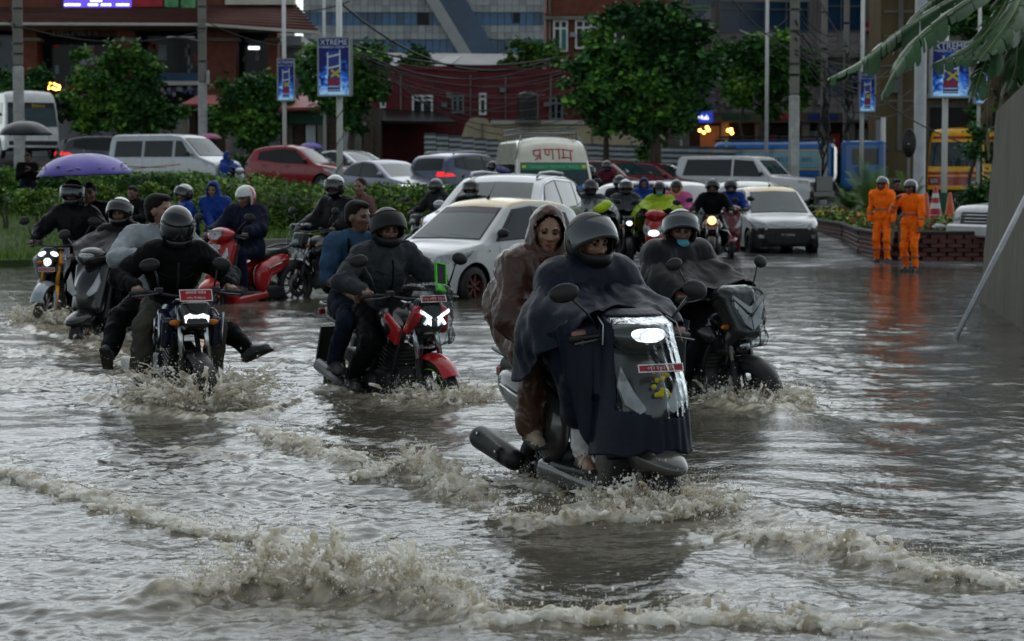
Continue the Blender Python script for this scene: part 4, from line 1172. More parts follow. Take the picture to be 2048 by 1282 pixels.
# banana plant
M_ban = mat('banana_leaf', (0.026, 0.080, 0.022), 0.38, var=0.4, nscale=2.5, spec=0.3, coat=0.08)
M_rib = mat('banana_midrib', (0.16, 0.22, 0.09), 0.4, var=0.15)
M_dry = mat('dry_banana_leaf', (0.16, 0.12, 0.075), 0.8, var=0.4, nscale=4)
YB = 33.0
BN = thing('banana_plant', 2020, YB, 'large banana plant with torn drooping leaves over the concrete wall', 'banana plant')
Lb = BN.location
def banana_leaf(pts_px, wid, seed, m=M_ban, droop=0.35, Yo=0.0):
 """midrib through pixels; the blade hangs either side in torn strips, each strip a piece"""
 rng = np.random.default_rng(seed)
 P = [pt(a, b, YB + Yo + c) - Lb for a, b, c in pts_px]
 # smooth the rib
 Q = []
 for i in range(len(P) - 1):
  p0, p1, p2, p3 = P[max(i - 1, 0)], P[i], P[i + 1], P[min(i + 2, len(P) - 1)]
  for t in np.linspace(0, 1, 9)[:-1]:
   Q.append(0.5 * ((2 * p1) + (p2 - p0) * t + (2 * p0 - 5 * p1 + 4 * p2 - p3) * t * t + (3 * p1 - p0 - 3 * p2 + p3) * t ** 3))
 Q.append(P[-1]); n = len(Q)
 mb = MB().tube(Q, 0.022, 6, True, 0.006); mb.build('midrib', M_rib, BN)
 for s in (-1, 1):
  i = 1
  while i < n - 1:
   k = min(n - 1, i + int(rng.integers(1, 4)))
   V = []; F = []
   dr = droop * rng.uniform(0.5, 1.6); tw = rng.uniform(-.15, .15)
   for q in range(i, k + 1):
    t = q / (n - 1)
    ww = wid * (math.sin(math.pi * min(1, t * 0.92 + 0.06)) ** 0.55) * (0.9 if q in (i, k) else 1.0)
    d = (Q[min(q + 1, n - 1)] - Q[max(q - 1, 0)]).normalized()
    sd = d.cross(Vector((0, 0, 1))).normalized() * s
    sd = (sd + Vector((0, -0.35, 0)) * (1 if s > 0 else 0.2)).normalized()
    fw = d * 0.25 * ww
    for e in np.linspace(0, 1, 5):
     V.append(Q[q] + sd * ww * e * (1 - 0.25 * dr * e) + fw * e + Vector((0, 0, 0.10 * ww * math.sin(e * 2.2) - dr * ww * e * e + tw * e * 0.1)) + (Q[i] - Q[k]).normalized() * (0.012 if q == i else (-0.012 if q == k else 0)) * -e)
   for q in range(k - i):
    for e in range(4):
     F.append((q * 5 + e, q * 5 + e + 1, (q + 1) * 5 + e + 1, (q + 1) * 5 + e))
   o = MB().add(V, F, True).build('leaf_blade', m, BN)
   i = k
banana_leaf([(2010, -60, 0), (1905, -5, -0.4), (1800, 60, -0.6), (1725, 120, -0.7), (1655, 158, -0.7)], 0.30, 1, droop=0.8)
banana_leaf([(2020, -50, 0), (1935, 0, -0.9), (1850, 62, -1.3), (1800, 120, -1.5), (1762, 192, -1.5)], 0.27, 2, droop=0.9)
banana_leaf([(2030, -30, 0), (1990, 40, -0.8), (1950, 90, -1.2), (1905, 130, -1.4)], 0.28, 3, droop=0.5)
banana_leaf([(2060, -60, 0), (2030, 20, -1.2), (1990, 80, -1.6), (1958, 122, -1.8)], 0.26, 4, droop=0.4)
banana_leaf([(2040, -90, 0), (2000, -30, 0.5), (1940, 0, 0.8), (1880, 6, 1.0)], 0.3, 5, droop=0.3)
banana_leaf([(2060, -60, 0), (2075, 40, -0.4), (2060, 120, -0.6), (2040, 190, -0.6)], 0.3, 6, droop=0.5)
banana_leaf([(2050, -20, 0), (2110, -10, 0.4), (2190, 40, 0.6), (2260, 120, 0.7)], 0.34, 7, droop=0.5)
banana_leaf([(2052, -14, -.2), (1990, 50, -.9), (1930, 98, -1.2), (1866, 128, -1.4)], .30, 81, droop=.7)
banana_leaf([(2052, 20, -.2), (2004, 66, -1.0), (1966, 136, -1.3), (1948, 192, -1.4)], .26, 82, droop=.8)
banana_leaf([(2030, -60, .2), (1960, -20, .6), (1900, 24, .8), (1850, 24, .9)], .3, 83, droop=.6)
banana_leaf([(2060, 40, .1), (2036, 90, -.4), (2030, 140, -.5), (2012, 185, -.6)], .26, 84, droop=.7)
banana_leaf([(1990, -60, .1), (1900, -24, .1), (1830, 30, .0), (1790, 96, -.1)], .24, 85, droop=.9)
# leaves of the same plant above the picture
for k, (x0_, y0_, x1_, y1_, x2_, y2_, c_) in enumerate(((2020, -120, 1880, -210, 1700, -150, -.8), (2030, -140, 1930, -300, 1760, -330, -.4), (2040, -140, 2000, -330, 1900, -460, -.2), (2060, -140, 2120, -330, 2160, -480, 0), (2050, -130, 2160, -230, 2300, -220, .2), (2010, -110, 1860, -120, 1740, -40, -1.4), (2040, -150, 1960, -220, 1850, -250, 1.0), (2060, -150, 2080, -260, 2060, -400, 1.2), (2020, -120, 1830, -260, 1620, -300, .6), (2030, -130, 1900, -380, 1700, -480, .8))):
 banana_leaf([(x0_, y0_, 0), ((x0_ + x1_) / 2, (y0_ + y1_) / 2 - 30, c_ * .4), (x1_, y1_, c_ * .8), (x2_, y2_, c_)], .36, 60 + k, droop=.5)
banana_leaf([(2030, 60, 0), (2012, 110, -0.3), (2005, 170, -0.4), (1995, 240, -0.4)], 0.16, 8, M_dry, 0.8)
banana_leaf([(2015, 100, 0), (1988, 140, -0.2), (1975, 220, -0.3), (1978, 320, -0.3)], 0.12, 9, M_dry, 0.8)
MB().tube([Vector((0.1, 0.2, -0.2)), pt(2022, 300, YB + .1) - Lb, pt(2020, 150, YB) - Lb, pt(2035, -20, YB) - Lb], 0.16, 10, True, 0.09).build('trunk', mat('banana_trunk', (0.10, 0.085, 0.04), 0.7, var=0.4, nscale=4, stretch=(2, 2, 0.4)), BN)
# poles, boards, wires, signs
M_adblue = bpy.data.materials.new('advert_blue'); M_adblue.use_nodes = True
_nt = M_adblue.node_tree; _b = _nt.nodes['Principled BSDF']
_tc = _nt.nodes.new('ShaderNodeTexCoord'); _n = _nt.nodes.new('ShaderNodeTexNoise'); _n.inputs['Scale'].default_value = 5; _n.inputs['Detail'].default_value = 8; _n.inputs['Distortion'].default_value = 1.5
_sx = _nt.nodes.new('ShaderNodeSeparateXYZ'); _nt.links.new(_tc.outputs['Generated'], _sx.inputs[0]); _nt.links.new(_tc.outputs['Object'], _n.inputs['Vector'])
# printed picture: splashes of pale blue towards the bottom and both sides of the can, deep blue at the top
_m1 = _nt.nodes.new('ShaderNodeMath'); _m1.operation = 'SUBTRACT'; _nt.links.new(_sx.outputs['X'], _m1.inputs[0]); _m1.inputs[1].default_value = 0.5
_m2 = _nt.nodes.new('ShaderNodeMath'); _m2.operation = 'ABSOLUTE'; _nt.links.new(_m1.outputs[0], _m2.inputs[0])
_m3 = _nt.nodes.new('ShaderNodeMath'); _m3.operation = 'MULTIPLY_ADD'; _nt.links.new(_sx.outputs['Z'], _m3.inputs[0]); _m3.inputs[1].default_value = -0.6; _m3.inputs[2].default_value = 0.55
_m4 = _nt.nodes.new('ShaderNodeMath'); _m4.operation = 'MULTIPLY_ADD'; _nt.links.new(_m2.outputs[0], _m4.inputs[0]); _m4.inputs[1].default_value = -0.5; _nt.links.new(_m3.outputs[0], _m4.inputs[2])
_m5 = _nt.nodes.new('ShaderNodeMath'); _m5.operation = 'ADD'; _nt.links.new(_m4.outputs[0], _m5.inputs[0]); _nt.links.new(_n.outputs['Fac'], _m5.inputs[1])
_r = _nt.nodes.new('ShaderNodeValToRGB'); _e = _r.color_ramp.elements
_e[0].position = 0.52; _e[0].color = (0.006, 0.010, 0.075, 1); _e[1].position = 0.92; _e[1].color = (0.30, 0.55, 0.80, 1)
_x = _e.new(0.70); _x.color = (0.015, 0.11, 0.48, 1)
_nt.links.new(_m5.outputs[0], _r.inputs['Fac']); _nt.links.new(_r.outputs[0], _b.inputs['Base Color']); _b.inputs['Roughness'].default_value = 0.3; _b.inputs['Specular IOR Level'].default_value = 0.08
_nt.links.new(_r.outputs[0], _b.inputs['Emission Color']); _b.inputs['Emission Strength'].default_value = 0.12
M_prw = mat('print_white', (0.70, 0.74, 0.80), 0.4, var=0.05)
M_prb = mat('print_can_blue', (0.03, 0.05, 0.30), 0.4, var=0.2); M_prr = mat('print_can_red', (0.32, 0.015, 0.06), 0.4, var=0.2); M_pry = mat('print_yellow', (0.62, 0.50, 0.02), 0.4, var=0.05)
Xm = Matrix.Rotation(R(90), 4, 'X')
def board(parent, cx, cz, w, h, d=0.22, turn=0.0, y=-0.2):
 """a lit-box advert: frame, printed face and its print; built in the parent's space"""
 T = Matrix.Translation((cx, y, cz)) @ Matrix.Rotation(turn, 4, 'Z')
 def put(mb, nm, m, par):
  o = mb.build(nm, m, par); o.matrix_local = T; return o
 o = put(MB().box((0, 0, 0), (w, d, h), bev=0.02), 'sign_box', M_frameg, parent)
 f = MB()
 for s in (-1, 1):
  f.box((s * (w / 2 - 0.02), -d / 2 - 0.008, 0), (0.04, 0.03, h)); f.box((0, -d / 2 - 0.0085, s * (h / 2 - 0.02)), (w - 0.08, 0.03, 0.04))
 put(f, 'sign_frame', M_greyp, parent)
 q = -d / 2 - 0.004
 put(MB().box((0, q, 0), (w - 0.08, 0.006, h - 0.08)), 'advert_face', M_adblue, parent)
 def flat(x0, x1, z0, z1, m, nm, lift=0.004, tilt=0.0):
  mb = MB().box((0, 0, 0), (abs(x1 - x0) * w, 0.003, abs(z1 - z0) * h), M=Matrix.Rotation(tilt, 3, 'Y'))
  o = mb.build(nm, m, parent); o.matrix_local = T @ Matrix.Translation(((x0 + x1) / 2 * w, q - lift, (z0 + z1) / 2 * h)); return o
 flat(-0.19, 0.19, -0.42, 0.25, M_prb, 'printed_can', 0.005)
 flat(-0.19, 0.19, -0.30, -0.20, M_prr, 'printed_can_band', 0.0075); flat(-0.17, 0.17, -0.40, -0.385, M_prw, 'printed_stripe', 0.0075)
 flat(-0.17, 0.17, -0.345, -0.325, M_prw, 'printed_stripe', 0.0075)
 flat(-0.205, -0.165, -0.15, 0.24, M_prw, 'printed_stripe', 0.009); flat(0.165, 0.205, -0.1, 0.28, M_prw, 'printed_stripe', 0.009)
 for z in (0.17, -0.02): flat(-0.2, 0.2, z, z + 0.028, M_prw, 'printed_stripe', 0.0105, R(-12))
 for s in (-1, 1): flat(-0.12, 0.22, -0.135, -0.095, M_pry, 'printed_cross', 0.012 + 0.001 * s, R(38 * s))
 t = text_mesh('XTREME', 0.225 * w, M_prw, 'printed_word', parent, T @ Matrix.Translation((0, q - 0.006, 0.405 * h)) @ Xm, 0.001, xscale=1.0)
 t = text_mesh('ENERGY DRINK', 0.098 * w, M_prw, 'printed_word', parent, T @ Matrix.Translation((0, q - 0.006, 0.325 * h)) @ Xm, 0.001)
 for s in (-1, 1): flat(s * 0.36, s * 0.45, 0.325, 0.335, M_prw, 'printed_stripe', 0.006)
def ad_pole(px_, Y, base_py, pole_px, sx0, sy0, sx1, sy1, label, band=None, turn=0.0, wire=False, depth=0.22):
 z0 = wz(base_py, Y); x = wx(px_, Y); k = Y / FPX
 z0 = min(z0, gz(x, Y))
 T = empty('advert_pole', (x, Y, z0), 0, label, 'advertising pole', 'advertising poles along the road')
 r = pole_px / 2 * k; top = wz(-140, Y) - z0
 MB().lathe([(0, 0), (r, 0), (r * 0.8, top), (0, top)], 14).build('pole', M_whitep, T)
 if band:
  a, b, m = band
  MB().lathe([(r * 1.03, wz(b, Y) - z0), (r * 1.03, wz(a, Y) - z0)], 14).build('painted_band', m, T)
 MB().lathe([(r * 2.2, -0.05), (r * 2.2, 0.04), (r, 0.06)], 12).build('base_plate', M_conc, T)
 cxp = (sx0 + sx1) / 2; w_ = (sx1 - sx0) * k; h_ = (sy1 - sy0) * k
 board(T, wx(cxp, Y) - x, (wz(sy0, Y) + wz(sy1, Y)) / 2 - z0, w_, h_, depth, turn, -r - depth / 2 - 0.01)
 for z in (sy0 + 8, sy1 - 8): MB().box((0, -r * 0.5 - 0.02, wz(z, Y) - z0), (r * 3, r + 0.06, 0.05)).build('bracket', M_frameg, T)
 if wire:
  pts = [(r * 1.08 * math.cos(t), r * 1.08 * math.sin(t), 0.3 + t * 0.11) for t in np.linspace(0, 28, 130)]
  MB().tube(pts, 0.012, 4).build('wound_cable', M_black, T)
 return T
ad_pole(570, 76, 372, 9, 557, 118, 592, 202, 'slim white pole with blue painted foot carrying the small narrow advertising board', (320, 356, M_bluep), 0.12)
ad_pole(680, 60, 400, 13.5, 640, 76, 707, 193, 'white pole wound with black cable carrying the big advertising board by the grey sedan', None, -0.18, True, 0.3)
ad_pole(1722, 80, 400, 9, 1713, 144, 1746, 224, 'thin white pole with small advertising board behind the palm bush', None, 0.1)
ad_pole(1888, 52.5, 470, 13, 1853, 84, 1932, 196, 'white pole with dark green foot and big advertising board behind the cones', (385, 470, M_green), 0.05)
ad_pole(1955, 72, 420, 8, 1941, 138, 1977, 208, 'thin white pole with advertising board half hidden behind the banana plant', (385, 420, M_green), 0.1)
for (a, Y, t_, b, r_, lab) in ((650, 92, -140, 330, 7, 'plain thin white pole behind the big advertising board'), (1532, 86, -140, 330, 8, 'plain thin white pole behind the yellowish green tree'), (1765, 88, 235, 330, 12, 'short pale post by the olive wall')):
 x = wx(a, Y); z0 = min(wz(b, Y), gz(x, Y)); r = r_ / 2 * Y / FPX
 T = empty('steel_pole', (x, Y, z0), 0, lab, 'pole', 'plain poles along the road')
 MB().lathe([(0, 0), (r, 0), (r * .8, wz(t_, Y) - z0), (0, wz(t_, Y) - z0)], 10).build('pole', M_whitep, T)
 MB().lathe([(r * 2, -0.02), (r * 2, 0.04), (r, 0.05)], 10).build('base_plate', M_conc, T)
def utility(px_, Y, w_, split, label, lower=M_whitep, arm=False):
 x = wx(px_, Y); z0 = gz(x, Y) - 0.05; r = w_ / 2 * Y / FPX
 T = empty('utility_pole', (x, Y, z0), 0, label, 'utility pole', 'concrete utility poles')
 zs = wz(split, Y) - z0; zt = wz(-150, Y) - z0
 MB().box((0, 0, zs / 2), (2 * r, 2 * r * .8, zs), bev=r * .3).build('painted_foot', mat('dirty_white_paint', (0.42, 0.42, 0.41), 0.6, var=0.3, nscale=3), T)
 MB().box((0, 0, (zs + zt) / 2), (1.85 * r, 2 * r * .75, zt - zs), bev=r * .3).build('concrete_shaft', M_conc, T)
 for z in (zt - 1.5, zt - 2.4): MB().box((0, -r, z), (1.6, 0.08, 0.08)).build('cross_arm', M_frameg, T)
 if arm:
  zz = wz(78, Y) - z0
  MB().tube([(0, -r, zz - 0.1), (-0.5, -r - 0.3, zz), (-1.15, -r - 0.5, zz + 0.02)], 0.025, 6).build('lamp_arm', M_greyp, T)
  MB().box((-0.75, -r - 0.45, zz + 0.03), (1.1, 0.16, 0.06), bev=0.02).build('lamp_head', M_clad, T)
  MB().box((r + 0.06, -r * .6, wz(155, Y) - z0), (0.12, 0.14, 0.55), bev=0.02).build('meter_box', M_clad, T)
 rr = random.Random(int(px_))
 for k in range(7):
  z = zs + rr.uniform(0.3, zt - zs - 1)
  MB().lathe([(r * 1.15, z), (r * 1.15, z + 0.06)], 10).build('cable_band', M_black, T)
 return T
utility(40, 86, 20, 132, 'concrete utility pole with white painted foot behind the white bus')
utility(407, 90, 17, 165, 'concrete utility pole with a street lamp arm beside the guard kiosk', arm=True)
utility(1587, 76, 20, 190, 'concrete utility pole with white painted foot beside the yellowish green tree')
for (a, Y, w_, lab) in ((1646, 84, 13, 'dark cable tangled pole right of the white footed utility pole'), (1690, 88, 12, 'dark cable tangled pole left of the thin advertising pole')):
 T = utility(a, Y, w_, 290, lab, M_conc)
 rr = random.Random(a); r = w_ / 2 * Y / FPX
 for k in range(9):
  z = rr.uniform(1.5, 5.0)
  MB().tube([(rr.uniform(-.12, .12), -r, z + 1.2), (rr.uniform(-.25, .25), -r - 0.12, z + 0.4), (rr.uniform(-.3, .3), -r - 0.15, z - 0.3), (rr.uniform(-.1, .1), -r, z - 0.9)], 0.035, 5).build('cable_loop', M_black, T)
# overhead wires: each bundle hangs between two poles
def wire(p, q, sag, r, label, i):
 a = pt(*p); b = pt(*q)
 pts = [a.lerp(b, t) + Vector((0, 0, -sag * 4 * t * (1 - t))) for t in np.linspace(0, 1, 18)]
 o = MB().tube([x - a for x in pts], r, 5).build('overhead_wire', M_black, None, a)
 tag(o, label, 'wire', 'overhead wires')
ws = [((-60, 15, 85), (407, 62, 89.6), 0.8, .02, 'thin wire from the left pole across the shop eaves'),
  ((407, 40, 89.7), (690, 88, 86), 0.5, .02, 'thin wire running right from the lamp arm pole to the board tree'),
  ((600, 22, 84), (700, 2, 84), 0.1, .025, 'short wire rising right past the gap of white sky'),
  ((670, -4, 84), (1110, 115, 90), 1.4, .045, 'thick sagging cable across the glass tower'),
  ((700, 88, 84), (1100, 118, 90), 0.5, .04, 'thick cable just above the low house roof'),
  ((700, 95, 84), (1100, 125, 90), 0.9, .03, 'second cable under the thick one above the low house roof'),
  ((720, 110, 84), (1140, 140, 90), 0.9, .025, 'thin cable along the parapet of the low house'),
  ((720, 140, 84), (1100, 175, 90), 1.2, .02, 'thin sagging wire over the maroon wall, upper one'),
  ((740, 150, 84), (1090, 190, 90), 0.4, .02, 'thin wire over the maroon wall, lower one'),
  ((1440, -30, 76), (1640, 120, 83), 0.5, .025, 'wire falling right in front of the blue office windows'),
  ((1580, 30, 75.6), (1480, 60, 84), 0.4, .02, 'short wire left of the white footed pole by the blue windows'),
  ((1590, 60, 75.6), (1722, 92, 80), 0.5, .025, 'wire from the white footed pole to the thin advertising pole'),
  ((1590, 40, 75.6), (1760, 165, 86), 1.0, .03, 'slack cable from the white footed pole to the olive wall, upper one'),
  ((1590, 75, 75.6), (1700, 150, 87), 0.8, .03, 'slack cable from the white footed pole down to the tangled pole'),
  ((1590, 100, 75.6), (1850, 112, 91), 0.5, .025, 'level wire from the white footed pole past the olive wall'),
  ((1590, 108, 75.6), (1850, 125, 91), 0.7, .025, 'lower level wire from the white footed pole past the olive wall'),
  ((1640, 0, 83), (1720, 110, 80), 0.3, .025, 'steep wire between the tangled poles'),
  ((1700, 150, 80), (1945, 292, 74), 0.3, .025, 'long wire slanting down to the yellow bus roof')]
for k in range(9):
 a0_ = 690 + 14 * k
 ws.append(((a0_, 100 + 9 * k, 84 + .1 * k), (1110 + 12 * k, 130 + 11 * k, 92), .5 + .12 * k, .018, 'slack wire number %s of the tangle over the low maroon house' % ['one', 'two', 'three', 'four', 'five', 'six', 'seven', 'eight', 'nine'][k]))
for k in range(8):
 ws.append(((1600, 20 + 14 * k, 75.7), (1690 + 22 * k, 60 + 20 * k, 86), .5 + .1 * k, .018, 'slack wire number %s of the tangle right of the white footed pole' % ['one', 'two', 'three', 'four', 'five', 'six', 'seven', 'eight'][k]))
for i, (p, q, s, r, lab) in enumerate(ws): wire(p, q, s, r, lab, i)
# oval sign seen from its dark back
Y = 56.0
T = thing('oval_sign', 1817, Y, 'dark oval sign on a thin post seen from behind', 'sign', z=0.4)
zc = wz(286, Y) - 0.4
MB().lathe([(0, -0.02), (0.23, -0.02), (0.25, 0), (0.23, 0.02), (0, 0.02)], 24, Matrix.Translation((0, 0, zc)) @ Xm @ Matrix.Diagonal((0.72, 1.45, 1, 1))).build('sign_plate', M_black, T)
MB().tube([(0, 0.05, 0), (0, 0.05, zc + 0.3)], 0.028, 8).build('post', M_frameg, T)
for z in (-0.15, 0.15): MB().box((0, 0.03, zc + z), (0.14, 0.03, 0.03)).build('clamp', M_frameg, T)
MB().box((-0.02, -0.024, zc - 0.02), (0.05, 0.006, 0.03)).build('small_sticker', M_clad, T)
# cones and striped bollard on the planter
M_cone = mat('cone_orange', (0.55, 0.10, 0.03), 0.45, var=0.2); M_coner = mat('cone_red', (0.42, 0.02, 0.025), 0.45, var=0.15)
def cone(px_, Y, top, bot, label, m, bands=()):
 x = wx(px_, Y); z0 = wz(bot, Y); h = wz(top, Y) - z0
 T = empty('traffic_cone', (x, Y, z0), 0, label, 'traffic cone', 'traffic cones on the planter')
 r = h * 0.2
 MB().box((0, 0, 0.015), (r * 2.3, r * 2.3, 0.03), bev=0.01).build('foot', M_black, T)
 MB().lathe([(r, 0.03), (r * .95, 0.05), (r * 0.2, h * .98), (0, h)], 18).build('body', m, T)
 for a, b in bands:
  ra = r * (.95 - .75 * a) * 1.03; rb = r * (.95 - .75 * b) * 1.03
  MB().lathe([(ra, h * a), (rb, h * b)], 18).build('white_band', M_whitep, T)
cone(1852, 50.6, 384, 462, 'plain faded orange traffic cone left of the striped red one', M_cone)
cone(1871, 50.0, 372, 462, 'tall red and white striped cone beside the green pole foot', M_coner, ((.22, .36), (.5, .62), (.74, .84)))
cone(1900, 51.5, 384, 456, 'faded orange traffic cone right of the green pole foot', M_cone)
o = MB().sphere((0, 0, 0.05), (0.11, 0.07, 0.06)).sphere((0.09, 0.02, 0.04), (0.07, 0.06, 0.05)).sphere((-0.08, 0, 0.03), (0.06, 0.06, 0.04)).build('plastic_bag', M_whitep, None, (wx(1872, 49.3), 49.0, 0.6)); tag(o, 'crumpled white plastic bag on the planter edge below the striped cone', 'bag')
# concrete wall end and leaning pipe
YP = 29.0
PW = empty('concrete_pillar', gp(2010, 630), 0, 'massive rough grey concrete pillar standing in the flood under the banana plant', 'pillar')
L = PW.location
a0 = gp(1957, 604); a1 = gp(2052, 664); tz = 2.72
V = []
ofs = Vector((2.6, 1.9, 0))
for (p, t) in ((a0, 0.06), (a1, 0.0), (a1 + ofs, 0), (a0 + ofs, 0)):
 V.append(Vector((p.x, p.y, -0.3)) - L)
d_in = Vector((0.22, 0.05, 0))
top = [V[0] + d_in + Vector((0, 0, tz + 0.22)), V[1] + Vector((0.0, 0, tz + 0.42)), V[2] + Vector((0, 0, tz + 0.42)), V[3] + Vector((0, 0, tz + 0.22))]
M_pc = mat('rough_concrete', (0.135, 0.125, 0.105), 0.85, var=0.22, nscale=2.2, bump=0.7, bscale=14, stretch=(1.2, 1.2, 0.35))
nz = 14; nxx = 10; VV = []; FF = []
for i in range(nz + 1):
 t = i / nz
 for j in range(nxx + 1):
  s = j / nxx
  b_ = V[0].lerp(V[1], s); tp = top[0].lerp(top[1], s)
  q = b_.lerp(tp, t); q += Vector((0.02, -0.03, 0)) * float(noise2(np.array([s * 6.0]), np.array([t * 7.0]), 3)[0])
  VV.append(q)
for i in range(nz):
 for j in range(nxx): FF.append((i * (nxx + 1) + j, i * (nxx + 1) + j + 1, (i + 1) * (nxx + 1) + j + 1, (i + 1) * (nxx + 1) + j))
MB().add(VV, FF, True).build('front_face', M_pc, PW)
MB().add(V + top, [(1, 2, 6, 5), (2, 3, 7, 6), (3, 0, 4, 7), (4, 5, 6, 7)]).build('side_faces', M_pc, PW)
p0 = gp(1912, 674); p1 = pt(2080, 338, p0.y + 0.9)
o = empty('leaning_pipe', p0, 0, 'long grey galvanised pipe leaning up out of the water against the concrete pillar', 'pipe')
dd = (p1 - p0)
MB().tube([dd * -0.12, dd * 0.5, dd], 0.032, 12).build('pipe_barrel', mat('galvanised_pipe', (0.34, 0.35, 0.36), 0.38, 0.5, var=0.2, nscale=9), o)
MB().tube([dd * 0.985, dd * 1.01], 0.036, 12).build('pipe_collar', M_greyp, o)
# cars, vans, buses
M_tyre = mat('tyre_rubber', (0.015, 0.015, 0.016), 0.55, var=0.2, bump=0.2, bscale=60)
M_rim = mat('silver_rim', (0.42, 0.43, 0.44), 0.35, 0.7, var=0.15)
M_rimd = mat('dark_red_rim', (0.10, 0.02, 0.02), 0.45, 0.2, var=0.3)
M_steelrim = mat('black_rim', (0.02, 0.02, 0.02), 0.5, var=0.2)
M_cglass = mat('car_glass', (0.008, 0.012, 0.013), 0.03, spec=0.30, var=0.2, nscale=2)
M_cglass_c = mat('windscreen_glass', (0.016, 0.040, 0.044), 0.03, spec=0.38, var=0.35, nscale=2.5)
M_trim = mat('black_trim', (0.014, 0.014, 0.015), 0.4, var=0.15)
M_lens = mat('headlamp_lens', (0.36, 0.37, 0.37), 0.08, 0.3, spec=0.8, var=0.35, nscale=9)
M_lamp_on = mat('lit_headlamp', (0.9, 0.95, 1), 0.2, var=0, emit=(0.92, 0.97, 1.0), estr=1.5)
_n = M_lamp_on.node_tree; _v = _n.nodes.new('ShaderNodeTexVoronoi'); _v.inputs['Scale'].default_value = 34; _c = _n.nodes.new('ShaderNodeTexCoord'); _q = _n.nodes.new('ShaderNodeMapRange')
_q.inputs['From Min'].default_value = 0.0; _q.inputs['From Max'].default_value = 0.7; _q.inputs['To Min'].default_value = 1.9; _q.inputs['To Max'].default_value = 0.22
_n.links.new(_c.outputs['Object'], _v.inputs['Vector']); _n.links.new(_v.outputs['Distance'], _q.inputs['Value']); _n.links.new(_q.outputs[0], _n.nodes['Principled BSDF'].inputs['Emission Strength'])
M_lamp_soft = mat('weak_headlamp', (0.9, 0.95, 1), 0.2, var=0, emit=(0.92, 0.97, 1.0), estr=0.9)
M_tail = mat('tail_lamp_lit', (0.5, 0.01, 0.01), 0.2, var=0, emit=(1.0, 0.02, 0.02), estr=0.45)
M_tailoff = mat('tail_lamp_red', (0.25, 0.01, 0.01), 0.15, spec=0.8, var=0.2)
M_chrome = mat('chrome', (0.55, 0.56, 0.57), 0.12, 1.0, var=0.1)
M_amber = mat('amber_lens', (0.55, 0.16, 0.01), 0.2, var=0.15)
M_amber_on = mat('lit_amber_lens', (0.9, 0.35, 0.02), 0.2, var=0, emit=(1.0, 0.36, 0.02), estr=1.2)
M_plate_r = mat('red_number_plate', (0.36, 0.015, 0.02), 0.4, var=0.1)
M_plate_k = mat('black_number_plate', (0.02, 0.02, 0.025), 0.4, var=0.1)
M_digit = mat('white_digits', (0.75, 0.75, 0.75), 0.4, var=0)
def paint(name, col, metal=0.0): return mat('paint_' + name, col, 0.22, metal, coat=0.45, var=0.10, nscale=4, coat_rough=0.05, rvar=0.04)
P_white = paint('white', (0.62, 0.63, 0.63)); P_cream = paint('cream', (0.60, 0.57, 0.48)); P_silver = paint('silver', (0.40, 0.42, 0.44), 0.45)
P_grey = paint('blue_grey', (0.19, 0.20, 0.27), 0.35); P_dgrey = paint('dark_grey', (0.05, 0.052, 0.06), 0.3); P_slate = paint('slate_blue', (0.07, 0.09, 0.15), 0.3)
P_red = paint('red', (0.28, 0.012, 0.022)); P_dred = paint('dark_red', (0.14, 0.012, 0.025)); P_yel = paint('taxi_yellow', (0.62, 0.42, 0.12)); P_or = paint('bus_yellow', (1.1, 0.55, 0.01))
P_blue = paint('tanker_blue', (0.006, 0.11, 0.36)); P_lblue = paint('tanker_pale_blue', (0.16, 0.36, 0.42))

def wheel(parent, pos, r, w, rim=M_rim, spokes=7, turn=0.0, name='wheel'):
 o = MB().lathe([(r * .62, -w / 2), (r * .9, -w / 2), (r, -w * .32), (r, w * .32), (r * .9, w / 2), (r * .62, w / 2)], 26, AX_Y).build(name, M_tyre, parent, pos, (0, 0, turn))
 b = MB().lathe([(r * .64, -w * .4), (r * .60, -w * .1), (r * .60, w * .1), (r * .64, w * .4)], 22, AX_Y)
 for s in (-1, 1):
  b.lathe([(0, s * w * .34), (r * .16, s * w * .34), (r * .16, s * w * .2)], 10, AX_Y)
  for k in range(spokes):
   a = 2 * math.pi * k / spokes
   b.box((math.cos(a) * r * .37, s * w * .27, math.sin(a) * r * .37), (r * .5, 0.025, r * .13), M=Matrix.Rotation(-a, 3, 'Y'))
 b.lathe([(0, -0.01), (r * .6, -0.01), (r * .6, 0.01), (0, 0.01)], 16, AX_Y)
 b.build('rim', rim, o)
 return o
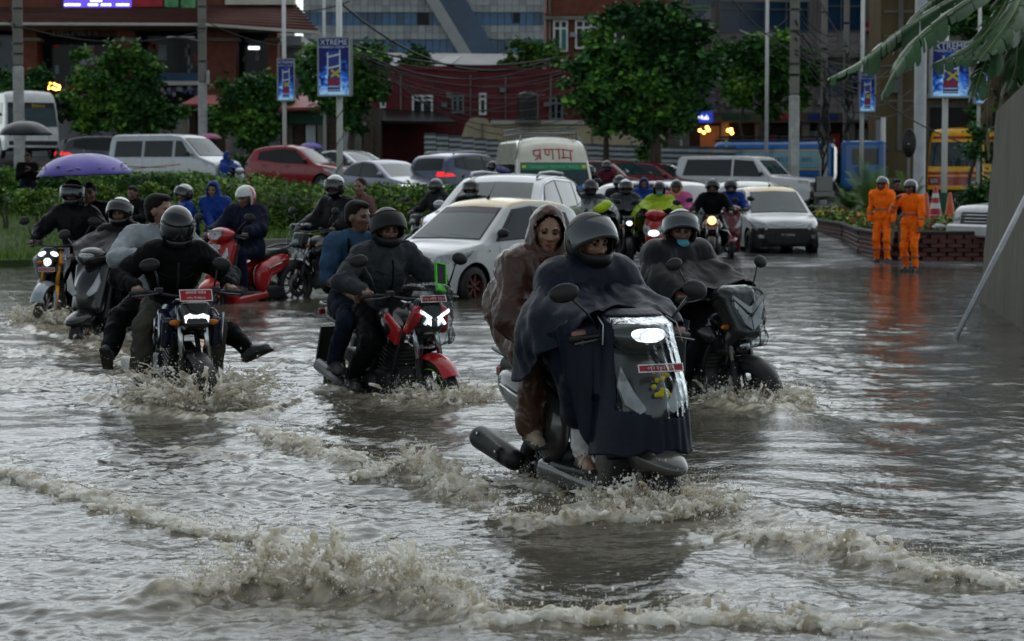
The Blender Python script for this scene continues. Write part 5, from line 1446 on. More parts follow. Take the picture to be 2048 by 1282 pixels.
class Car:
 def __init__(self, name, label, cat, pos, head, sp, group=None, scale=1.0):
  self.T = empty(name, pos, head - math.pi / 2, label, cat, group)
  self.T.scale = (scale,) * 3
  self.sp = sp; N = sp.get('N', 96)
  L, W = sp['L'], sp['W']
  xs = np.linspace(L / 2, -L / 2, N)
  # more stations at the ends
  u = np.linspace(-1, 1, N); xs = -np.sign(u) * (1 - (1 - np.abs(u)) ** 1.25) * L / 2
  pf = np.array(sp['prof'])
  zt = smooth1(np.interp(-xs, -pf[:, 0], pf[:, 1]), sp.get('sm', 2))
  bl = np.array(sp['belt']); zbelt = np.interp(-xs, -bl[:, 0], bl[:, 1])
  zb = np.full(N, sp.get('zb', 0.22)); e = np.abs(xs) / (L / 2)
  zb = zb + np.clip((e - .93) / .07, 0, 1) ** 2 * sp.get('lip', 0.10)
  for ax in sp['axles']:
   rr = sp['wr'] + sp.get('arch', 0.055); k = np.abs(xs - ax) < rr
   zb = np.where(k, np.maximum(zb, sp['wr'] + np.sqrt(np.maximum(rr * rr - (xs - ax) ** 2, 0))), zb)
  wb = W / 2 * (1 - sp.get('nose', 0.22) * np.clip((e - sp.get('ns', .72)) / (1 - sp.get('ns', .72)), 0, 1) ** 2.4 * np.where(xs > 0, 1, sp.get('tailk', .6)))
  rows_ = []
  tum = sp.get('tum', 0.30); cr = sp.get('cr', 0.07); crown = sp.get('crown', 0.035)
  for i in range(N):
   zs = min(zbelt[i], zt[i] - 0.045); zs = max(zs, zb[i] + 0.05); zm = 0.5 * (sp.get('zb', .22) + zs)
   row = []
   for t in np.linspace(0, 1, 9):
    z = zb[i] + (zs - zb[i]) * t
    f = 1 - 0.05 * max(0, (zm - z) / zm) ** 1.5 - 0.018 * max(0, (z - zm) / max(.05, zs - zm)) ** 2
    row.append((wb[i] * f, z))
   hgt = max(zt[i] - zs, 0.02); r = min(cr, hgt * 0.6)
   w0 = wb[i] * 0.982; w1 = w0 - tum * max(hgt - 0.045, 0) - 0.008
   for t in np.linspace(0.12, 1, 7):
    row.append((w0 + (w1 - w0) * t ** 1.15, zs + (hgt - r) * t))
   for t in (30, 60, 90):
    row.append((w1 - r * (1 - math.cos(R(t))) * 1.2, zt[i] - r + r * math.sin(R(t))))
   wc = row[-1][0]
   for t in (.75, .5, .25, 0): row.append((wc * t, zt[i] + crown * (1 - t * t) * min(1, wc / .4)))
   rows_.append(row)
  M_ = len(rows_[0]); V = []; F = []
  for i in range(N):
   for (y, z) in rows_[i]: V.append((xs[i], y, z))
   for (y, z) in rows_[i][:-1][::-1]: V.append((xs[i], -y, z))
  K = 2 * M_ - 1
  for i in range(N - 1):
   for j in range(K - 1): F.append((i * K + j, i * K + j + 1, (i + 1) * K + j + 1, (i + 1) * K + j))
  F.append(tuple(range(K))); F.append(tuple((N - 1) * K + j for j in range(K - 1, -1, -1)))
  self.V, self.F = V, F
  me = bpy.data.meshes.new('body'); me.from_pydata(V, [], F)
  me.materials.append(sp['paint'])
  if 'roof' in sp:
   me.materials.append(sp['roof'])
   for p in me.polygons:
    if p.center.z > sp['roof_z'] and abs(p.normal.z) > 0.35: p.material_index = 1
  if 'lower' in sp:
   me.materials.append(sp['lower'][0]); mi = len(me.materials) - 1
   for p in me.polygons:
    if sp['lower'][1](p.center): p.material_index = mi
  me.polygons.foreach_set('use_smooth', [True] * len(me.polygons)); me.update()
  bm = bmesh.new(); bm.from_mesh(me); bmesh.ops.recalc_face_normals(bm, faces=bm.faces)
  self.bvh = BVHTree.FromBMesh(bm); bm.to_mesh(me); bm.free()
  self.body = link('body', me, self.T)
  MB().box((0, 0, 0.5 * (sp.get('zb', .22) + .62) + 0.02), (L * .9, W * .80, 0.62 - sp.get('zb', .22)), bev=0.03).build('light_block', M_trim, self.T)  # black box added inside the shell to block light under the car
  for ax in sp['axles']:
   for s in (-1, 1):
    wheel(self.T, (ax, s * (W / 2 - 0.11), sp['wr']), sp['wr'], 0.18, sp.get('rim', M_rim), sp.get('spokes', 7), (0.12 * s if False else sp.get('steer', 0)) if ax > 0 else 0)
 def patch(self, A, Bq, axis, m, name, off=0.004, n=9, k=5, parent=None):
  """a panel laid on the body between two outlines; axis: 'L','R' sides (x,z), 'F','B' ends (y,z), 'T' top (x,y)"""
  def rs(P):
   P = [Vector((p[0], p[1])) for p in P]
   c = [0]
   for i in range(len(P) - 1): c.append(c[-1] + (P[i + 1] - P[i]).length)
   out = []
   for t in np.linspace(0, c[-1], n):
    i = min(len(P) - 2, max(0, int(np.searchsorted(c, t)) - 1)); f = (t - c[i]) / max(c[i + 1] - c[i], 1e-9)
    out.append(P[i].lerp(P[i + 1], f))
   return out
  A = rs(A); Bq = rs(Bq); V = []; ok = True
  for j in range(k):
   for i in range(n):
    q = A[i].lerp(Bq[i], j / (k - 1))
    if axis in 'LR':
     s = 1 if axis == 'L' else -1; o = Vector((q.x, 3 * s, q.y)); d = Vector((0, -s, 0))
    elif axis in 'FB':
     s = 1 if axis == 'F' else -1; o = Vector((6 * s, q.x, q.y)); d = Vector((-s, 0, 0))
    else: o = Vector((q.x, q.y, 6)); d = Vector((0, 0, -1))
    h = self.bvh.ray_cast(o, d)
    if h[0] is None: V.append(None); continue
    nn = h[1] if h[1].dot(d) < 0 else -h[1]
    V.append(h[0] + nn * off)
  F = []
  for j in range(k - 1):
   for i in range(n - 1):
    f = (j * n + i, j * n + i + 1, (j + 1) * n + i + 1, (j + 1) * n + i)
    if all(V[x] is not None for x in f): F.append(f)
  if not F: return None
  mp_ = {}; VV = []; FF = []
  for f in F:
   FF.append(tuple(mp_.setdefault(x, len(mp_)) for x in f))
  VV = [None] * len(mp_)
  for a, b in mp_.items(): VV[b] = V[a]
  me = MB().add(VV, FF, True).mesh(name, m)
  bm = bmesh.new(); bm.from_mesh(me); bmesh.ops.recalc_face_normals(bm, faces=bm.faces); bm.to_mesh(me); bm.free()
  return link(name, me, parent or self.T)
 def both(self, A, Bq, m, name, off=0.004, n=9, k=5):
  for s in 'LR': self.patch(A, Bq, s, m, name, off, n, k)
 def ends(self, A, Bq, ax, m, name, off=0.004, n=9, k=5):
  for s in (1, -1): self.patch([(p[0] * s, p[1]) for p in A], [(p[0] * s, p[1]) for p in Bq], ax, m, name, off, n, k)
 def line(self, P, axis, r, m, name):
  pts = []
  P2 = []
  for i in range(len(P) - 1):
   for t in np.linspace(0, 1, 6)[:-1]: P2.append((P[i][0] + (P[i + 1][0] - P[i][0]) * t, P[i][1] + (P[i + 1][1] - P[i][1]) * t))
  P2.append(P[-1])
  for q in P2:
   if axis in 'LR': s = 1 if axis == 'L' else -1; o = Vector((q[0], 3 * s, q[1])); d = Vector((0, -s, 0))
   elif axis in 'FB': s = 1 if axis == 'F' else -1; o = Vector((6 * s, q[0], q[1])); d = Vector((-s, 0, 0))
   else: o = Vector((q[0], q[1], 6)); d = Vector((0, 0, -1))
   h = self.bvh.ray_cast(o, d)
   if h[0] is not None: pts.append(h[0])
  if len(pts) > 1: MB().tube(pts, r, 5).build(name, m, self.T)
 def text(self, s, pos, size, m, ax='F', xs=1.0):
  q = pos
  if ax == 'F': M = Matrix.Translation((0, q[0], q[1])) @ Matrix.Rotation(R(90), 4, 'Z') @ Matrix.Rotation(R(90), 4, 'X'); o, d = Vector((6, q[0], q[1])), Vector((-1, 0, 0))
  else: M = Matrix.Translation((q[0], 0, q[1])) @ Matrix.Rotation(R(180), 4, 'Z') @ Matrix.Rotation(R(90), 4, 'X'); o, d = Vector((q[0], 3, q[1])), Vector((0, -1, 0))
  h = self.bvh.ray_cast(o, d)
  t = Vector((h[0].x + 0.012, 0, 0)) if ax == 'F' else Vector((0, h[0].y + 0.012, 0))
  return text_mesh(s, size, m, 'lettering', self.T, Matrix.Translation(t) @ M, 0.002, xscale=xs)
 def mirror(self, x, z, y, m=M_trim):
  for s in (-1, 1):
   o = MB().sphere((x, s * (y + 0.10), z + 0.04), (0.055, 0.10, 0.07), 12, 8).build('wing_mirror', m, self.T)
   MB().box((x, s * (y + 0.02), z), (0.05, 0.12, 0.035)).build('mirror_arm', M_trim, o)
 def plate(self, ax, y, z, w, h, s, m=M_plate_k):
  o, d = Vector((6 if ax == 'F' else -6, y, z)), Vector((-1 if ax == 'F' else 1, 0, 0))
  hh = self.bvh.ray_cast(o, d)
  if hh[0] is None: return
  x = hh[0].x + (0.02 if ax == 'F' else -0.02)
  p = MB().box((x, y, z), (0.015, w, h)).build('number_plate', m, self.T)
  sg = 1 if ax == 'F' else -1
  text_mesh(s, h * .62, M_digit, 'plate_digits', p, Matrix.Translation((x + 0.009 * sg, y, z)) @ Matrix.Rotation(R(90 * sg), 4, 'Z') @ Matrix.Rotation(R(90), 4, 'X'), 0.001, xscale=min(1.0, w / (h * .62 * .55 * max(1, len(s))) * .9))
def place(px_, Y, z=None):
 x = wx(px_, Y); return (x, Y, gz(x, Y) if z is None else z)

# small hatchback (taxi body)
def hatch(label, pos, head, paint_, roof=None, front_black=False, N=96, group=None, plate=None, rim=M_rim, name='hatchback', cat='car', windscreen=M_cglass_c, sc=1.0):
 sp = dict(L=3.5, W=1.55, zb=0.19, wr=0.285, axles=(1.17, -1.21), paint=paint_, rim=rim, N=N,
    prof=[(1.75, .50), (1.735, .64), (1.68, .74), (1.55, .79), (1.30, .84), (1.02, .885), (.95, .905), (0.22, 1.40), (0.02, 1.462), (-.3, 1.495), (-.75, 1.485), (-1.2, 1.43), (-1.42, 1.36), (-1.62, 1.02), (-1.70, .92), (-1.74, .75), (-1.75, .5)],
    belt=[(1.75, .58), (1.3, .76), (.95, .85), (0, .91), (-1.0, .99), (-1.75, 1.03)], tum=0.34, nose=0.30, ns=0.62)
 if roof: sp['roof'] = roof; sp['roof_z'] = 1.40
 if front_black: sp['lower'] = (M_trim, lambda c: c.x > 1.42 and c.z < 0.62)
 C = Car(name, label, cat, pos, head, sp, group, sc)
 C.patch([(-.64, .93), (0, .945), (.64, .93)], [(-.52, 1.385), (0, 1.405), (.52, 1.385)], 'F', M_trim, 'windscreen_seal', 0.004, 15, 9)
 C.patch([(-.61, .945), (0, .96), (.61, .945)], [(-.50, 1.372), (0, 1.39), (.50, 1.372)], 'F', windscreen, 'windscreen', 0.009, 15, 9)
 C.patch([(-.50, 1.10), (.50, 1.10)], [(-.46, 1.32), (.46, 1.32)], 'B', M_cglass, 'rear_window', 0.006)
 C.both([(.70, .90), (-.30, .94), (-1.18, 1.05)], [(.12, 1.36), (-.35, 1.405), (-1.16, 1.30)], M_trim, 'window_frame', 0.004, 15, 6)
 C.both([(.58, .925), (-.24, .955)], [(.10, 1.33), (-.25, 1.375)], M_cglass, 'side_window', 0.009, 10, 6)
 C.both([(-.33, .985), (-1.0, 1.04)], [(-.34, 1.375), (-1.02, 1.315)], M_cglass if not roof else M_cglass_c, 'side_window', 0.009, 10, 6)
 for s in 'LR':
  C.line([(.62, .90), (.60, .50), (.66, .28)], s, 0.004, M_trim, 'door_seam'); C.line([(-.28, .95), (-.30, .40), (-.26, .26)], s, 0.004, M_trim, 'door_seam')
  C.line([(-1.02, 1.0), (-1.0, .7), (-.86, .5)], s, 0.004, M_trim, 'door_seam')
  C.patch([(.02, .815), (-.17, .825)], [(.02, .842), (-.17, .852)], s, M_trim, 'door_handle', 0.014); C.patch([(-.80, .845), (-.98, .855)], [(-.80, .872), (-.98, .882)], s, M_trim, 'door_handle', 0.014)
  C.patch([(1.30, .71), (1.62, .56)], [(1.20, .80), (1.60, .70)], s, M_lens, 'headlight', 0.006)
  C.patch([(.88, .76), (.84, .76)], [(.88, .795), (.84, .795)], s, M_tailoff, 'side_repeater', 0.008)
  C.patch([(-1.52, .85), (-1.68, .85)], [(-1.42, 1.22), (-1.56, 1.06)], s, M_tailoff, 'tail_light', 0.006)
 C.ends([(.42, .64), (.70, .60)], [(.50, .725), (.70, .76)], 'F', M_lens, 'headlight', 0.006)
 C.patch([(-.42, .56), (.42, .56)], [(-.46, .615), (.46, .615)], 'F', M_trim, 'grille', 0.006)
 C.patch([(-.40, .30), (.40, .30)], [(-.50, .44), (.50, .44)], 'F', M_trim, 'lower_grille', 0.006)
 for s in (1, -1):
  C.line([(.03 * s, .655), (.18 * s, .662), (.40 * s, .70)], 'F', 0.011, M_chrome, 'grille_bar')
 C.patch([(-.06, .645), (.06, .645)], [(-.06, .695), (.06, .695)], 'F', M_chrome, 'badge', 0.016, 8, 4)
 C.ends([(.52, .40), (.62, .40)], [(.52, .47), (.62, .47)], 'F', M_lens, 'fog_light', 0.008)
 C.mirror(.58, .985, .70)
 if plate: C.plate('F', 0, .47, .50, .115, plate)
 # wipers
 for y0, y1 in ((.42, .02), (-.05, -.46)):
  C.line([(y0, .965), ((y0 + y1) / 2, .985), (y1, 1.01)], 'F', 0.012, M_trim, 'wiper')
 MB().tube([(-.1, 0, 1.51), (-.12, 0, 1.55)], 0.025, 8).tube([(-.12, 0, 1.54), (-.28, 0, 1.74)], 0.005, 5).build('aerial', M_trim, C.T)
 return C
def hd(a): return math.atan2(-math.cos(R(a)), math.sin(R(a))) + math.pi / 2
g = 'cars in the traffic queue'
p = gp(968, 588)
tx = hatch('white taxi hatchback with yellow roof in the flood behind the red fronted motorcycle', (p.x, p.y, -0.10), hd(-37), P_white, P_yel, False, 130, g, None, M_rimd, 'taxi', 'taxi')
p = gp(1540, 508)
hatch('white taxi hatchback with black front bumper and yellow roof, facing the camera', (p.x, p.y, 0.0), hd(6), P_white, P_yel, True, 120, g, '51 2 8904', M_steelrim, 'taxi', 'taxi')
tx.line([(-.30, 1.338), (.0, 1.352), (.30, 1.338)], 'F', 0.003, mat('red_script', (0.3, 0.03, 0.02), 0.5, var=0), 'screen_lettering')
tx.patch([(-.52, 1.30), (0, 1.315), (.52, 1.30)], [(-.495, 1.368), (0, 1.385), (.495, 1.368)], 'F', mat('dark_sun_strip', (0.03, 0.03, 0.035), 0.15, var=0.2), 'sun_strip', 0.012, 13, 4)
# generic saloon / crossover
def saloon(label, pos, head, paint_, kind='sedan', group=g, lights=M_lens, N=70, sc=1.0, name='car', tail=M_tailoff, rails=False):
 if kind == 'sedan':
  prof = [(2.15, .5), (2.13, .64), (2.02, .74), (1.6, .85), (1.15, .93), (1.05, .96), (.25, 1.36), (0, 1.44), (-.4, 1.47), (-.85, 1.42), (-1.45, 1.12), (-1.6, 1.06), (-2.0, 1.03), (-2.12, .95), (-2.15, .6)]; L, W = 4.3, 1.75
  sw = [([(.72, .95), (-.28, .98)], [(.22, 1.33), (-.30, 1.39)]), ([(-.36, .985), (-1.25, 1.05)], [(-.38, 1.39), (-1.0, 1.28)])]; ws_ = (.99, .66, 1.35, .54); bw = (1.10, .56, 1.36, .50)
 else:
  prof = [(2.1, .55), (2.08, .78), (1.95, .90), (1.5, 1.0), (1.08, 1.06), (1.0, 1.09), (.30, 1.50), (.05, 1.585), (-.5, 1.62), (-1.2, 1.60), (-1.7, 1.52), (-1.85, 1.42), (-2.0, 1.05), (-2.08, .95), (-2.1, .55)]; L, W = 4.2, 1.78
  sw = [([(.70, 1.07), (-.26, 1.09)], [(.28, 1.46), (-.28, 1.53)]), ([(-.34, 1.095), (-1.15, 1.13)], [(-.36, 1.53), (-1.20, 1.50)]), ([(-1.22, 1.14), (-1.65, 1.22)], [(-1.26, 1.50), (-1.58, 1.44)])]; ws_ = (1.12, .68, 1.50, .56); bw = (1.10, .60, 1.46, .54)
 bz = sw[0][0][0][1]
 sp = dict(L=L, W=W, zb=0.2, wr=0.31, axles=(1.32, -1.30), paint=paint_, N=N, prof=prof, belt=[(2.2, bz - .25), (1.2, bz - .08), (.7, bz - .03), (-1, bz + .05), (-2.2, bz + .04)], tum=.33, nose=.28, ns=.66)
 C = Car(name, label, 'car', pos, head, sp, group, sc)
 z0, w0, z1, w1 = ws_
 C.patch([(-w0, z0), (0, z0 + .02), (w0, z0)], [(-w1, z1), (0, z1 + .02), (w1, z1)], 'F', M_cglass_c, 'windscreen', 0.006, 13, 8)
 z0, w0, z1, w1 = bw
 C.patch([(-w0, z0), (w0, z0)], [(-w1, z1), (w1, z1)], 'B', M_cglass, 'rear_window', 0.006)
 allA = [(sw[0][0][0][0] + .06, sw[0][0][0][1] - .02)] + [(p_[0], p_[1] - .02) for q in sw for p_ in q[0]][1:]
 allB = [p_ for q in sw for p_ in q[1]]
 C.both(allA, [(q[0], q[1] + .02) for q in allB], M_trim, 'window_frame', 0.004, 17, 6)
 for A, B_ in sw: C.both(A, B_, M_cglass, 'side_window', 0.009, 8, 5)
 fz = prof[2][1]
 C.ends([(.40, fz - .14), (.74, fz - .12)], [(.46, fz - .05), (.76, fz + .0)], 'F', lights, 'headlight', 0.008)
 for s in 'LR':
  C.patch([(L / 2 - .45, fz - .04), (L / 2 - .16, fz - .14)], [(L / 2 - .55, fz + .02), (L / 2 - .16, fz - .03)], s, lights, 'headlight', 0.006)
  C.line([(.70, bz - .05), (.70, .5), (.78, .30)], s, .004, M_trim, 'door_seam'); C.line([(-.32, bz), (-.34, .5), (-.28, .28)], s, .004, M_trim, 'door_seam')
  for x in (-.02, -1.05): C.patch([(x, bz - .12), (x - .2, bz - .11)], [(x, bz - .09), (x - .2, bz - .08)], s, paint_, 'door_handle', 0.02)
  C.patch([(-L / 2 + .45, bz - .14), (-L / 2 + .08, bz - .16)], [(-L / 2 + .30, bz - .06), (-L / 2 + .1, bz - .06)], s, tail, 'tail_light', 0.008)
 C.ends([(.44, bz - .16), (.76, bz - .16)], [(.46, bz - .02), (.74, bz - .02)], 'B', tail, 'tail_light', 0.008)
 C.patch([(-.40, .48), (.40, .48)], [(-.42, .62), (.42, .62)], 'F', M_trim, 'grille', 0.006)
 C.patch([(-.50, .28), (.50, .28)], [(-.55, .40), (.55, .40)], 'F', M_trim, 'lower_grille', 0.006)
 C.mirror(.72, bz + .05, .80, paint_)
 if rails:
  for s in (-1, 1):
   zz = max(q[1] for q in prof)
   MB().tube([(.12, s * .56, zz - .03), (.0, s * .58, zz + .045), (-.6, s * .59, zz + .065), (-1.3, s * .58, zz + .04), (-1.45, s * .57, zz - .03)], 0.022, 6).build('roof_rail', M_rim, C.T)
 return C
p = gp(985, 560)
saloon('silver grey crossover with roof rails directly behind the yellow roofed taxi', (wx(1012, 39.5), 39.5, 0.0), hd(-17), P_silver, 'suv', g, M_lens, 90, 1.08, 'crossover_car', M_tailoff, True)
saloon('blue grey sedan with lit headlamps behind the clipped hedge', place(778, 69), hd(-320), P_grey, 'sedan', g, M_lamp_soft, 90, name='sedan_car')
saloon('dark silver sedan half hidden behind the blue grey one', place(705, 79, 1.15), hd(-310), P_silver, 'sedan', g, M_lens, 60, name='sedan_car')
saloon('dark red sedan behind the cream minibus, left one', place(1235, 72, 0.72), hd(48), P_dred, 'suv', g, M_lens, 60, .93, 'red_car')
saloon('bright dark red sedan left of the white jeep', place(1322, 76, 0.72), hd(52), P_dred, 'sedan', g, M_lens, 60, 1.0, 'red_car')
saloon('white sedan behind the grey poncho riders', place(1255, 55, 0.13), hd(-50), P_white, 'sedan', g, M_lens, 60, 1.0, 'white_car')
saloon('silver grey hatchback behind the yellow raincoat rider', place(1365, 53, 0.1), hd(40), P_silver, 'suv', g, M_lens, 60, .93, 'silver_car')
saloon('pale white car behind the blue jacket rider and the taxi', place(1490, 56, 0.12), hd(-15), P_white, 'sedan', g, M_lens, 60, 1.0, 'white_car')
saloon('slate blue crossover with lit red tail lamp beside the cream minibus', place(940, 70, 0.80), hd(140), P_slate, 'suv', g, M_lens, 60, 1.0, 'slate_car', M_tail, True)
saloon('dark grey jeep with lit tail lamp behind the silver van', place(228, 90, 1.55), hd(112), P_dgrey, 'suv', g, M_lens, 60, 1.08, 'dark_car', M_tail)
hatch('bright red hatchback behind the narrow advertising pole', place(603, 76, 1.17), hd(65), P_red, None, False, 70, g, None, M_rim, 'red_hatchback', 'car', M_cglass_c, 1.05)
# boxy white jeep
sp = dict(L=4.9, W=1.84, zb=.42, wr=.38, axles=(1.50, -1.42), paint=P_white, N=90, arch=.09, cr=.06, tum=.16, nose=.10, ns=.8, tailk=.5, sm=1, crown=.02,
   prof=[(2.45, .70), (2.43, 1.0), (2.35, 1.10), (1.1, 1.20), (1.02, 1.22), (.55, 1.70), (.40, 1.82), (.1, 1.86), (-2.2, 1.86), (-2.38, 1.80), (-2.43, 1.2), (-2.45, .6)],
   belt=[(2.45, .98), (1, 1.10), (-2.45, 1.16)])
C = Car('white_jeep', 'boxy white long bonneted jeep in front of the blue tanker truck', 'jeep', place(1505, 74.5, 0.52), hd(58), sp, g)
C.patch([(-.68, 1.26), (.68, 1.26)], [(-.60, 1.72), (.60, 1.72)], 'F', M_cglass_c, 'windscreen', .006, 11, 7)
C.both([(.75, 1.18), (-.28, 1.20)], [(.42, 1.70), (-.28, 1.75)], M_cglass, 'side_window', .008, 9, 5); C.both([(-.36, 1.20), (-2.15, 1.22)], [(-.36, 1.75), (-2.0, 1.75)], M_cglass, 'side_window', .008, 9, 5)
for s in 'LR':
 for xx in (.80, -.32, ): C.line([(xx, 1.15), (xx, .5)], s, .005, M_trim, 'door_seam')
 C.patch([(-.05, 1.03), (-.25, 1.03)], [(-.05, 1.07), (-.25, 1.07)], s, M_trim, 'door_handle', .015)
 C.patch([(2.05, .98), (2.40, .96)], [(2.05, 1.08), (2.38, 1.06)], s, M_lens, 'headlight', .006)
 C.line([(1.05, .42), (1.1, .72), (1.3, .86), (1.7, .86), (1.92, .70), (1.96, .45)], s, .03, M_trim, 'arch_trim')
C.ends([(.50, .86), (.80, .86)], [(.50, 1.0), (.80, 1.0)], 'F', M_lens, 'headlight', .008); C.patch([(-.45, .82), (.45, .82)], [(-.45, 1.0), (.45, 1.0)], 'F', M_trim, 'grille', .008)
MB().box((2.50, 0, .62), (.16, 1.7, .22), bev=.04).build('bumper', M_trim, C.T); MB().box((2.56, 0, .95), (.05, 1.3, .5), bev=.02).build('bull_bar', M_trim, C.T)
MB().lathe([(0, -.1), (.34, -.1), (.37, -.06), (.37, .06), (.34, .1), (0, .1)], 20, Matrix.Translation((-2.56, 0.1, 1.05)) @ AX_X).build('spare_wheel', M_tyre, C.T)
C.mirror(.78, 1.25, .88); MB().tube([(1.0, .8, 1.2), (.95, .82, 2.3)], .006, 4).build('aerial', M_trim, C.T)
# vans and buses
def van(name, label, cat, pos, head, sp, ws_, wins, front=None, group=g, extra=None):
 C = Car(name, label, cat, pos, head, sp, group)
 z0, w0, z1, w1 = ws_
 C.patch([(-w0 - .03, z0 - .03), (w0 + .03, z0 - .03)], [(-w1 - .03, z1 + .03), (w1 + .03, z1 + .03)], 'F', M_trim, 'windscreen_seal', .006, 13, 9)
 C.patch([(-w0, z0), (w0, z0)], [(-w1, z1), (w1, z1)], 'F', M_cglass_c, 'windscreen', .012, 13, 9)
 for A, B_ in wins: C.both(A, B_, M_cglass, 'side_window', .010, 7, 5)
 return C
sp = dict(L=4.7, W=1.72, zb=.25, wr=.33, axles=(1.55, -1.25), paint=P_silver, N=90, tum=.14, cr=.10, nose=.16, ns=.80, tailk=.3,
   prof=[(2.35, .55), (2.33, .85), (2.22, 1.0), (1.72, 1.18), (1.62, 1.22), (.98, 1.80), (.75, 1.93), (.3, 1.98), (-2.1, 1.98), (-2.28, 1.90), (-2.34, 1.2), (-2.35, .5)], belt=[(2.35, .85), (1.6, 1.12), (-2.35, 1.12)])
C = van('silver_van', 'silver passenger van with dark windows and red side stripes on the far road', 'van', place(352, 78.5, 1.18), hd(60), sp, (1.26, .68, 1.82, .60),
  [([(1.30, 1.20), (.62, 1.20)], [(.88, 1.74), (.62, 1.76)]), ([(.50, 1.20), (-.72, 1.20)], [(.50, 1.76), (-.72, 1.76)]), ([(-.84, 1.20), (-2.05, 1.20)], [(-.84, 1.76), (-2.0, 1.76)])])
for s in 'LR':
 for xx in (.56, -.78): C.line([(xx, 1.8), (xx, .4)], s, .006, M_trim, 'door_seam')
 C.patch([(.9, .93), (-1.2, .78)], [(.9, .96), (-1.2, .81)], s, M_poster_r, 'side_stripe', .006, 9, 3); C.patch([(.3, .82), (-1.6, .86)], [(.3, .84), (-1.6, .89)], s, M_trim, 'side_stripe', .007, 9, 3)
 C.patch([(1.95, .85), (2.25, .72)], [(1.85, 1.0), (2.2, .92)], s, M_lens, 'headlight', .006)
 C.patch([(2.0, .40), (-2.3, .40)], [(2.0, .52), (-2.3, .52)], s, M_dgreytrim if False else M_trim, 'sill_panel', .006, 15, 3)
C.mirror(1.28, 1.28, .86); C.patch([(-.5, .72), (.5, .72)], [(-.5, .88), (.5, .88)], 'F', M_trim, 'grille', .006)
# cream minibus with rack and painted name
sp = dict(L=5.0, W=1.80, zb=.25, wr=.33, axles=(1.5, -1.4), paint=P_cream, N=90, tum=.10, cr=.14, nose=.12, ns=.84, tailk=.3, crown=.06,
   prof=[(2.5, .55), (2.49, .95), (2.40, 1.12), (2.28, 1.20), (1.90, 1.80), (1.82, 1.90), (1.60, 2.22), (1.3, 2.36), (.9, 2.40), (-2.2, 2.40), (-2.4, 2.3), (-2.48, 1.3), (-2.5, .5)], belt=[(2.5, .95), (2.0, 1.18), (-2.5, 1.18)])
MBP = place(1084, 51.5, 0.16)
C = van('cream_minibus', 'cream minibus with roof rack, red painted name and green banner on the windscreen', 'minibus', MBP, hd(7), sp, (1.24, .76, 1.84, .70),
  [([(1.78, 1.26), (1.15, 1.26)], [(1.55, 1.82), (1.15, 1.84)]), ([(1.05, 1.26), (.15, 1.26)], [(1.05, 1.84), (.15, 1.84)]), ([(.05, 1.26), (-.95, 1.26)], [(.05, 1.84), (-.95, 1.84)]), ([(-1.05, 1.26), (-2.2, 1.26)], [(-1.05, 1.84), (-2.2, 1.84)])])
C.patch([(-.74, 1.70), (.74, 1.70)], [(-.71, 1.84), (.71, 1.84)], 'F', mat('green_banner', (0.015, 0.22, 0.10), 0.5, var=0.15), 'banner', .02, 13, 4)
C.text('SANGHAM  YATAYAT  PRA.LI', (0, 1.772), .085, mat('banner_text', (0.35, 0.6, 0.5), 0.5, var=0), 'F', 0.95).location.x += .02
for s in (-1, 1): C.patch([(s * .66 - .04, 1.74), (s * .66 + .04, 1.74)], [(s * .66 - .04, 1.80), (s * .66 + .04, 1.80)], 'F', M_pry, 'banner_flower', .026, 4, 3)
C.patch([(.42, 1.28), (.66, 1.28)], [(.42, 1.36), (.66, 1.36)], 'F', mat('blue_sticker', (0.02, 0.15, 0.4), 0.4, var=0.2), 'permit_sticker', .018, 4, 3)
C.patch([(.10, 1.30), (.36, 1.30)], [(.10, 1.44), (.36, 1.44)], 'F', M_clad, 'paper_notice', .018, 4, 3)
for s in (1, -1): C.line([(.05 * s, 1.27), (.3 * s, 1.32), (.6 * s, 1.36)], 'F', .014, M_trim, 'wiper')
# painted name: strokes of the word as they stand on the roof front
def stroke(P, ox, s=1.0): C.line([(ox + x * s, 2.055 + z * s * 0.22) for x, z in P], 'F', .016, mat('red_painted_name', (0.42, 0.03, 0.03), 0.5, var=0.1), 'painted_letter')
ox = -.44
for dx, PP in ((0, [[(0, .5), (.2, .5)], [(.16, .5), (.16, -.5)], [(.02, .5), (.02, .1), (.08, -.05), (.16, .0)], [(.16, -.2), (.04, -.42)]]),
    (.24, [[(0, .5), (.24, .5)], [(.04, .5), (.04, 0), (.1, -.08), (.12, 0), (.12, .5)], [(.2, .5), (.2, -.5)]]),
    (.50, [[(0, .5), (.12, .5)], [(.08, .5), (.08, -.5)]]),
    (.64, [[(0, .5), (.26, .5)], [(.04, .5), (.04, -.25), (.0, -.32), (.02, -.42), (.08, -.3), (.2, -.22)], [(.2, .5), (.2, -.5)]])):
 for P in PP: stroke([(x + dx, z + (-.15 if abs(x + dx - .44) > .3 else 0)) for x, z in P], ox)
C.patch([(-.42, .70), (.42, .70)], [(-.42, .95), (.42, .95)], 'F', M_trim, 'grille', .008); C.ends([(.50, .74), (.80, .74)], [(.50, .95), (.80, .95)], 'F', M_lens, 'headlight', .01)
C.mirror(1.72, 1.42, .90)
rk = empty('roof_rack', (MBP[0], MBP[1], MBP[2]), 0); rk.parent = C.T; rk.matrix_local = Matrix.Identity(4)
bpy.data.objects.remove(rk)
ra = MB()
for z in (2.52, 2.64):
 ra.tube([(1.15, .62, z), (1.15, -.62, z), (-2.2, -.62, z), (-2.2, .62, z), (1.15, .62, z)], .018, 6)
for x in np.linspace(1.1, -2.15, 7):
 for s in (-1, 1): ra.tube([(x, s * .62, 2.36), (x, s * .62, 2.64)], .014, 5)
fr = ra.build('roof_rack', M_frameg, C.T)
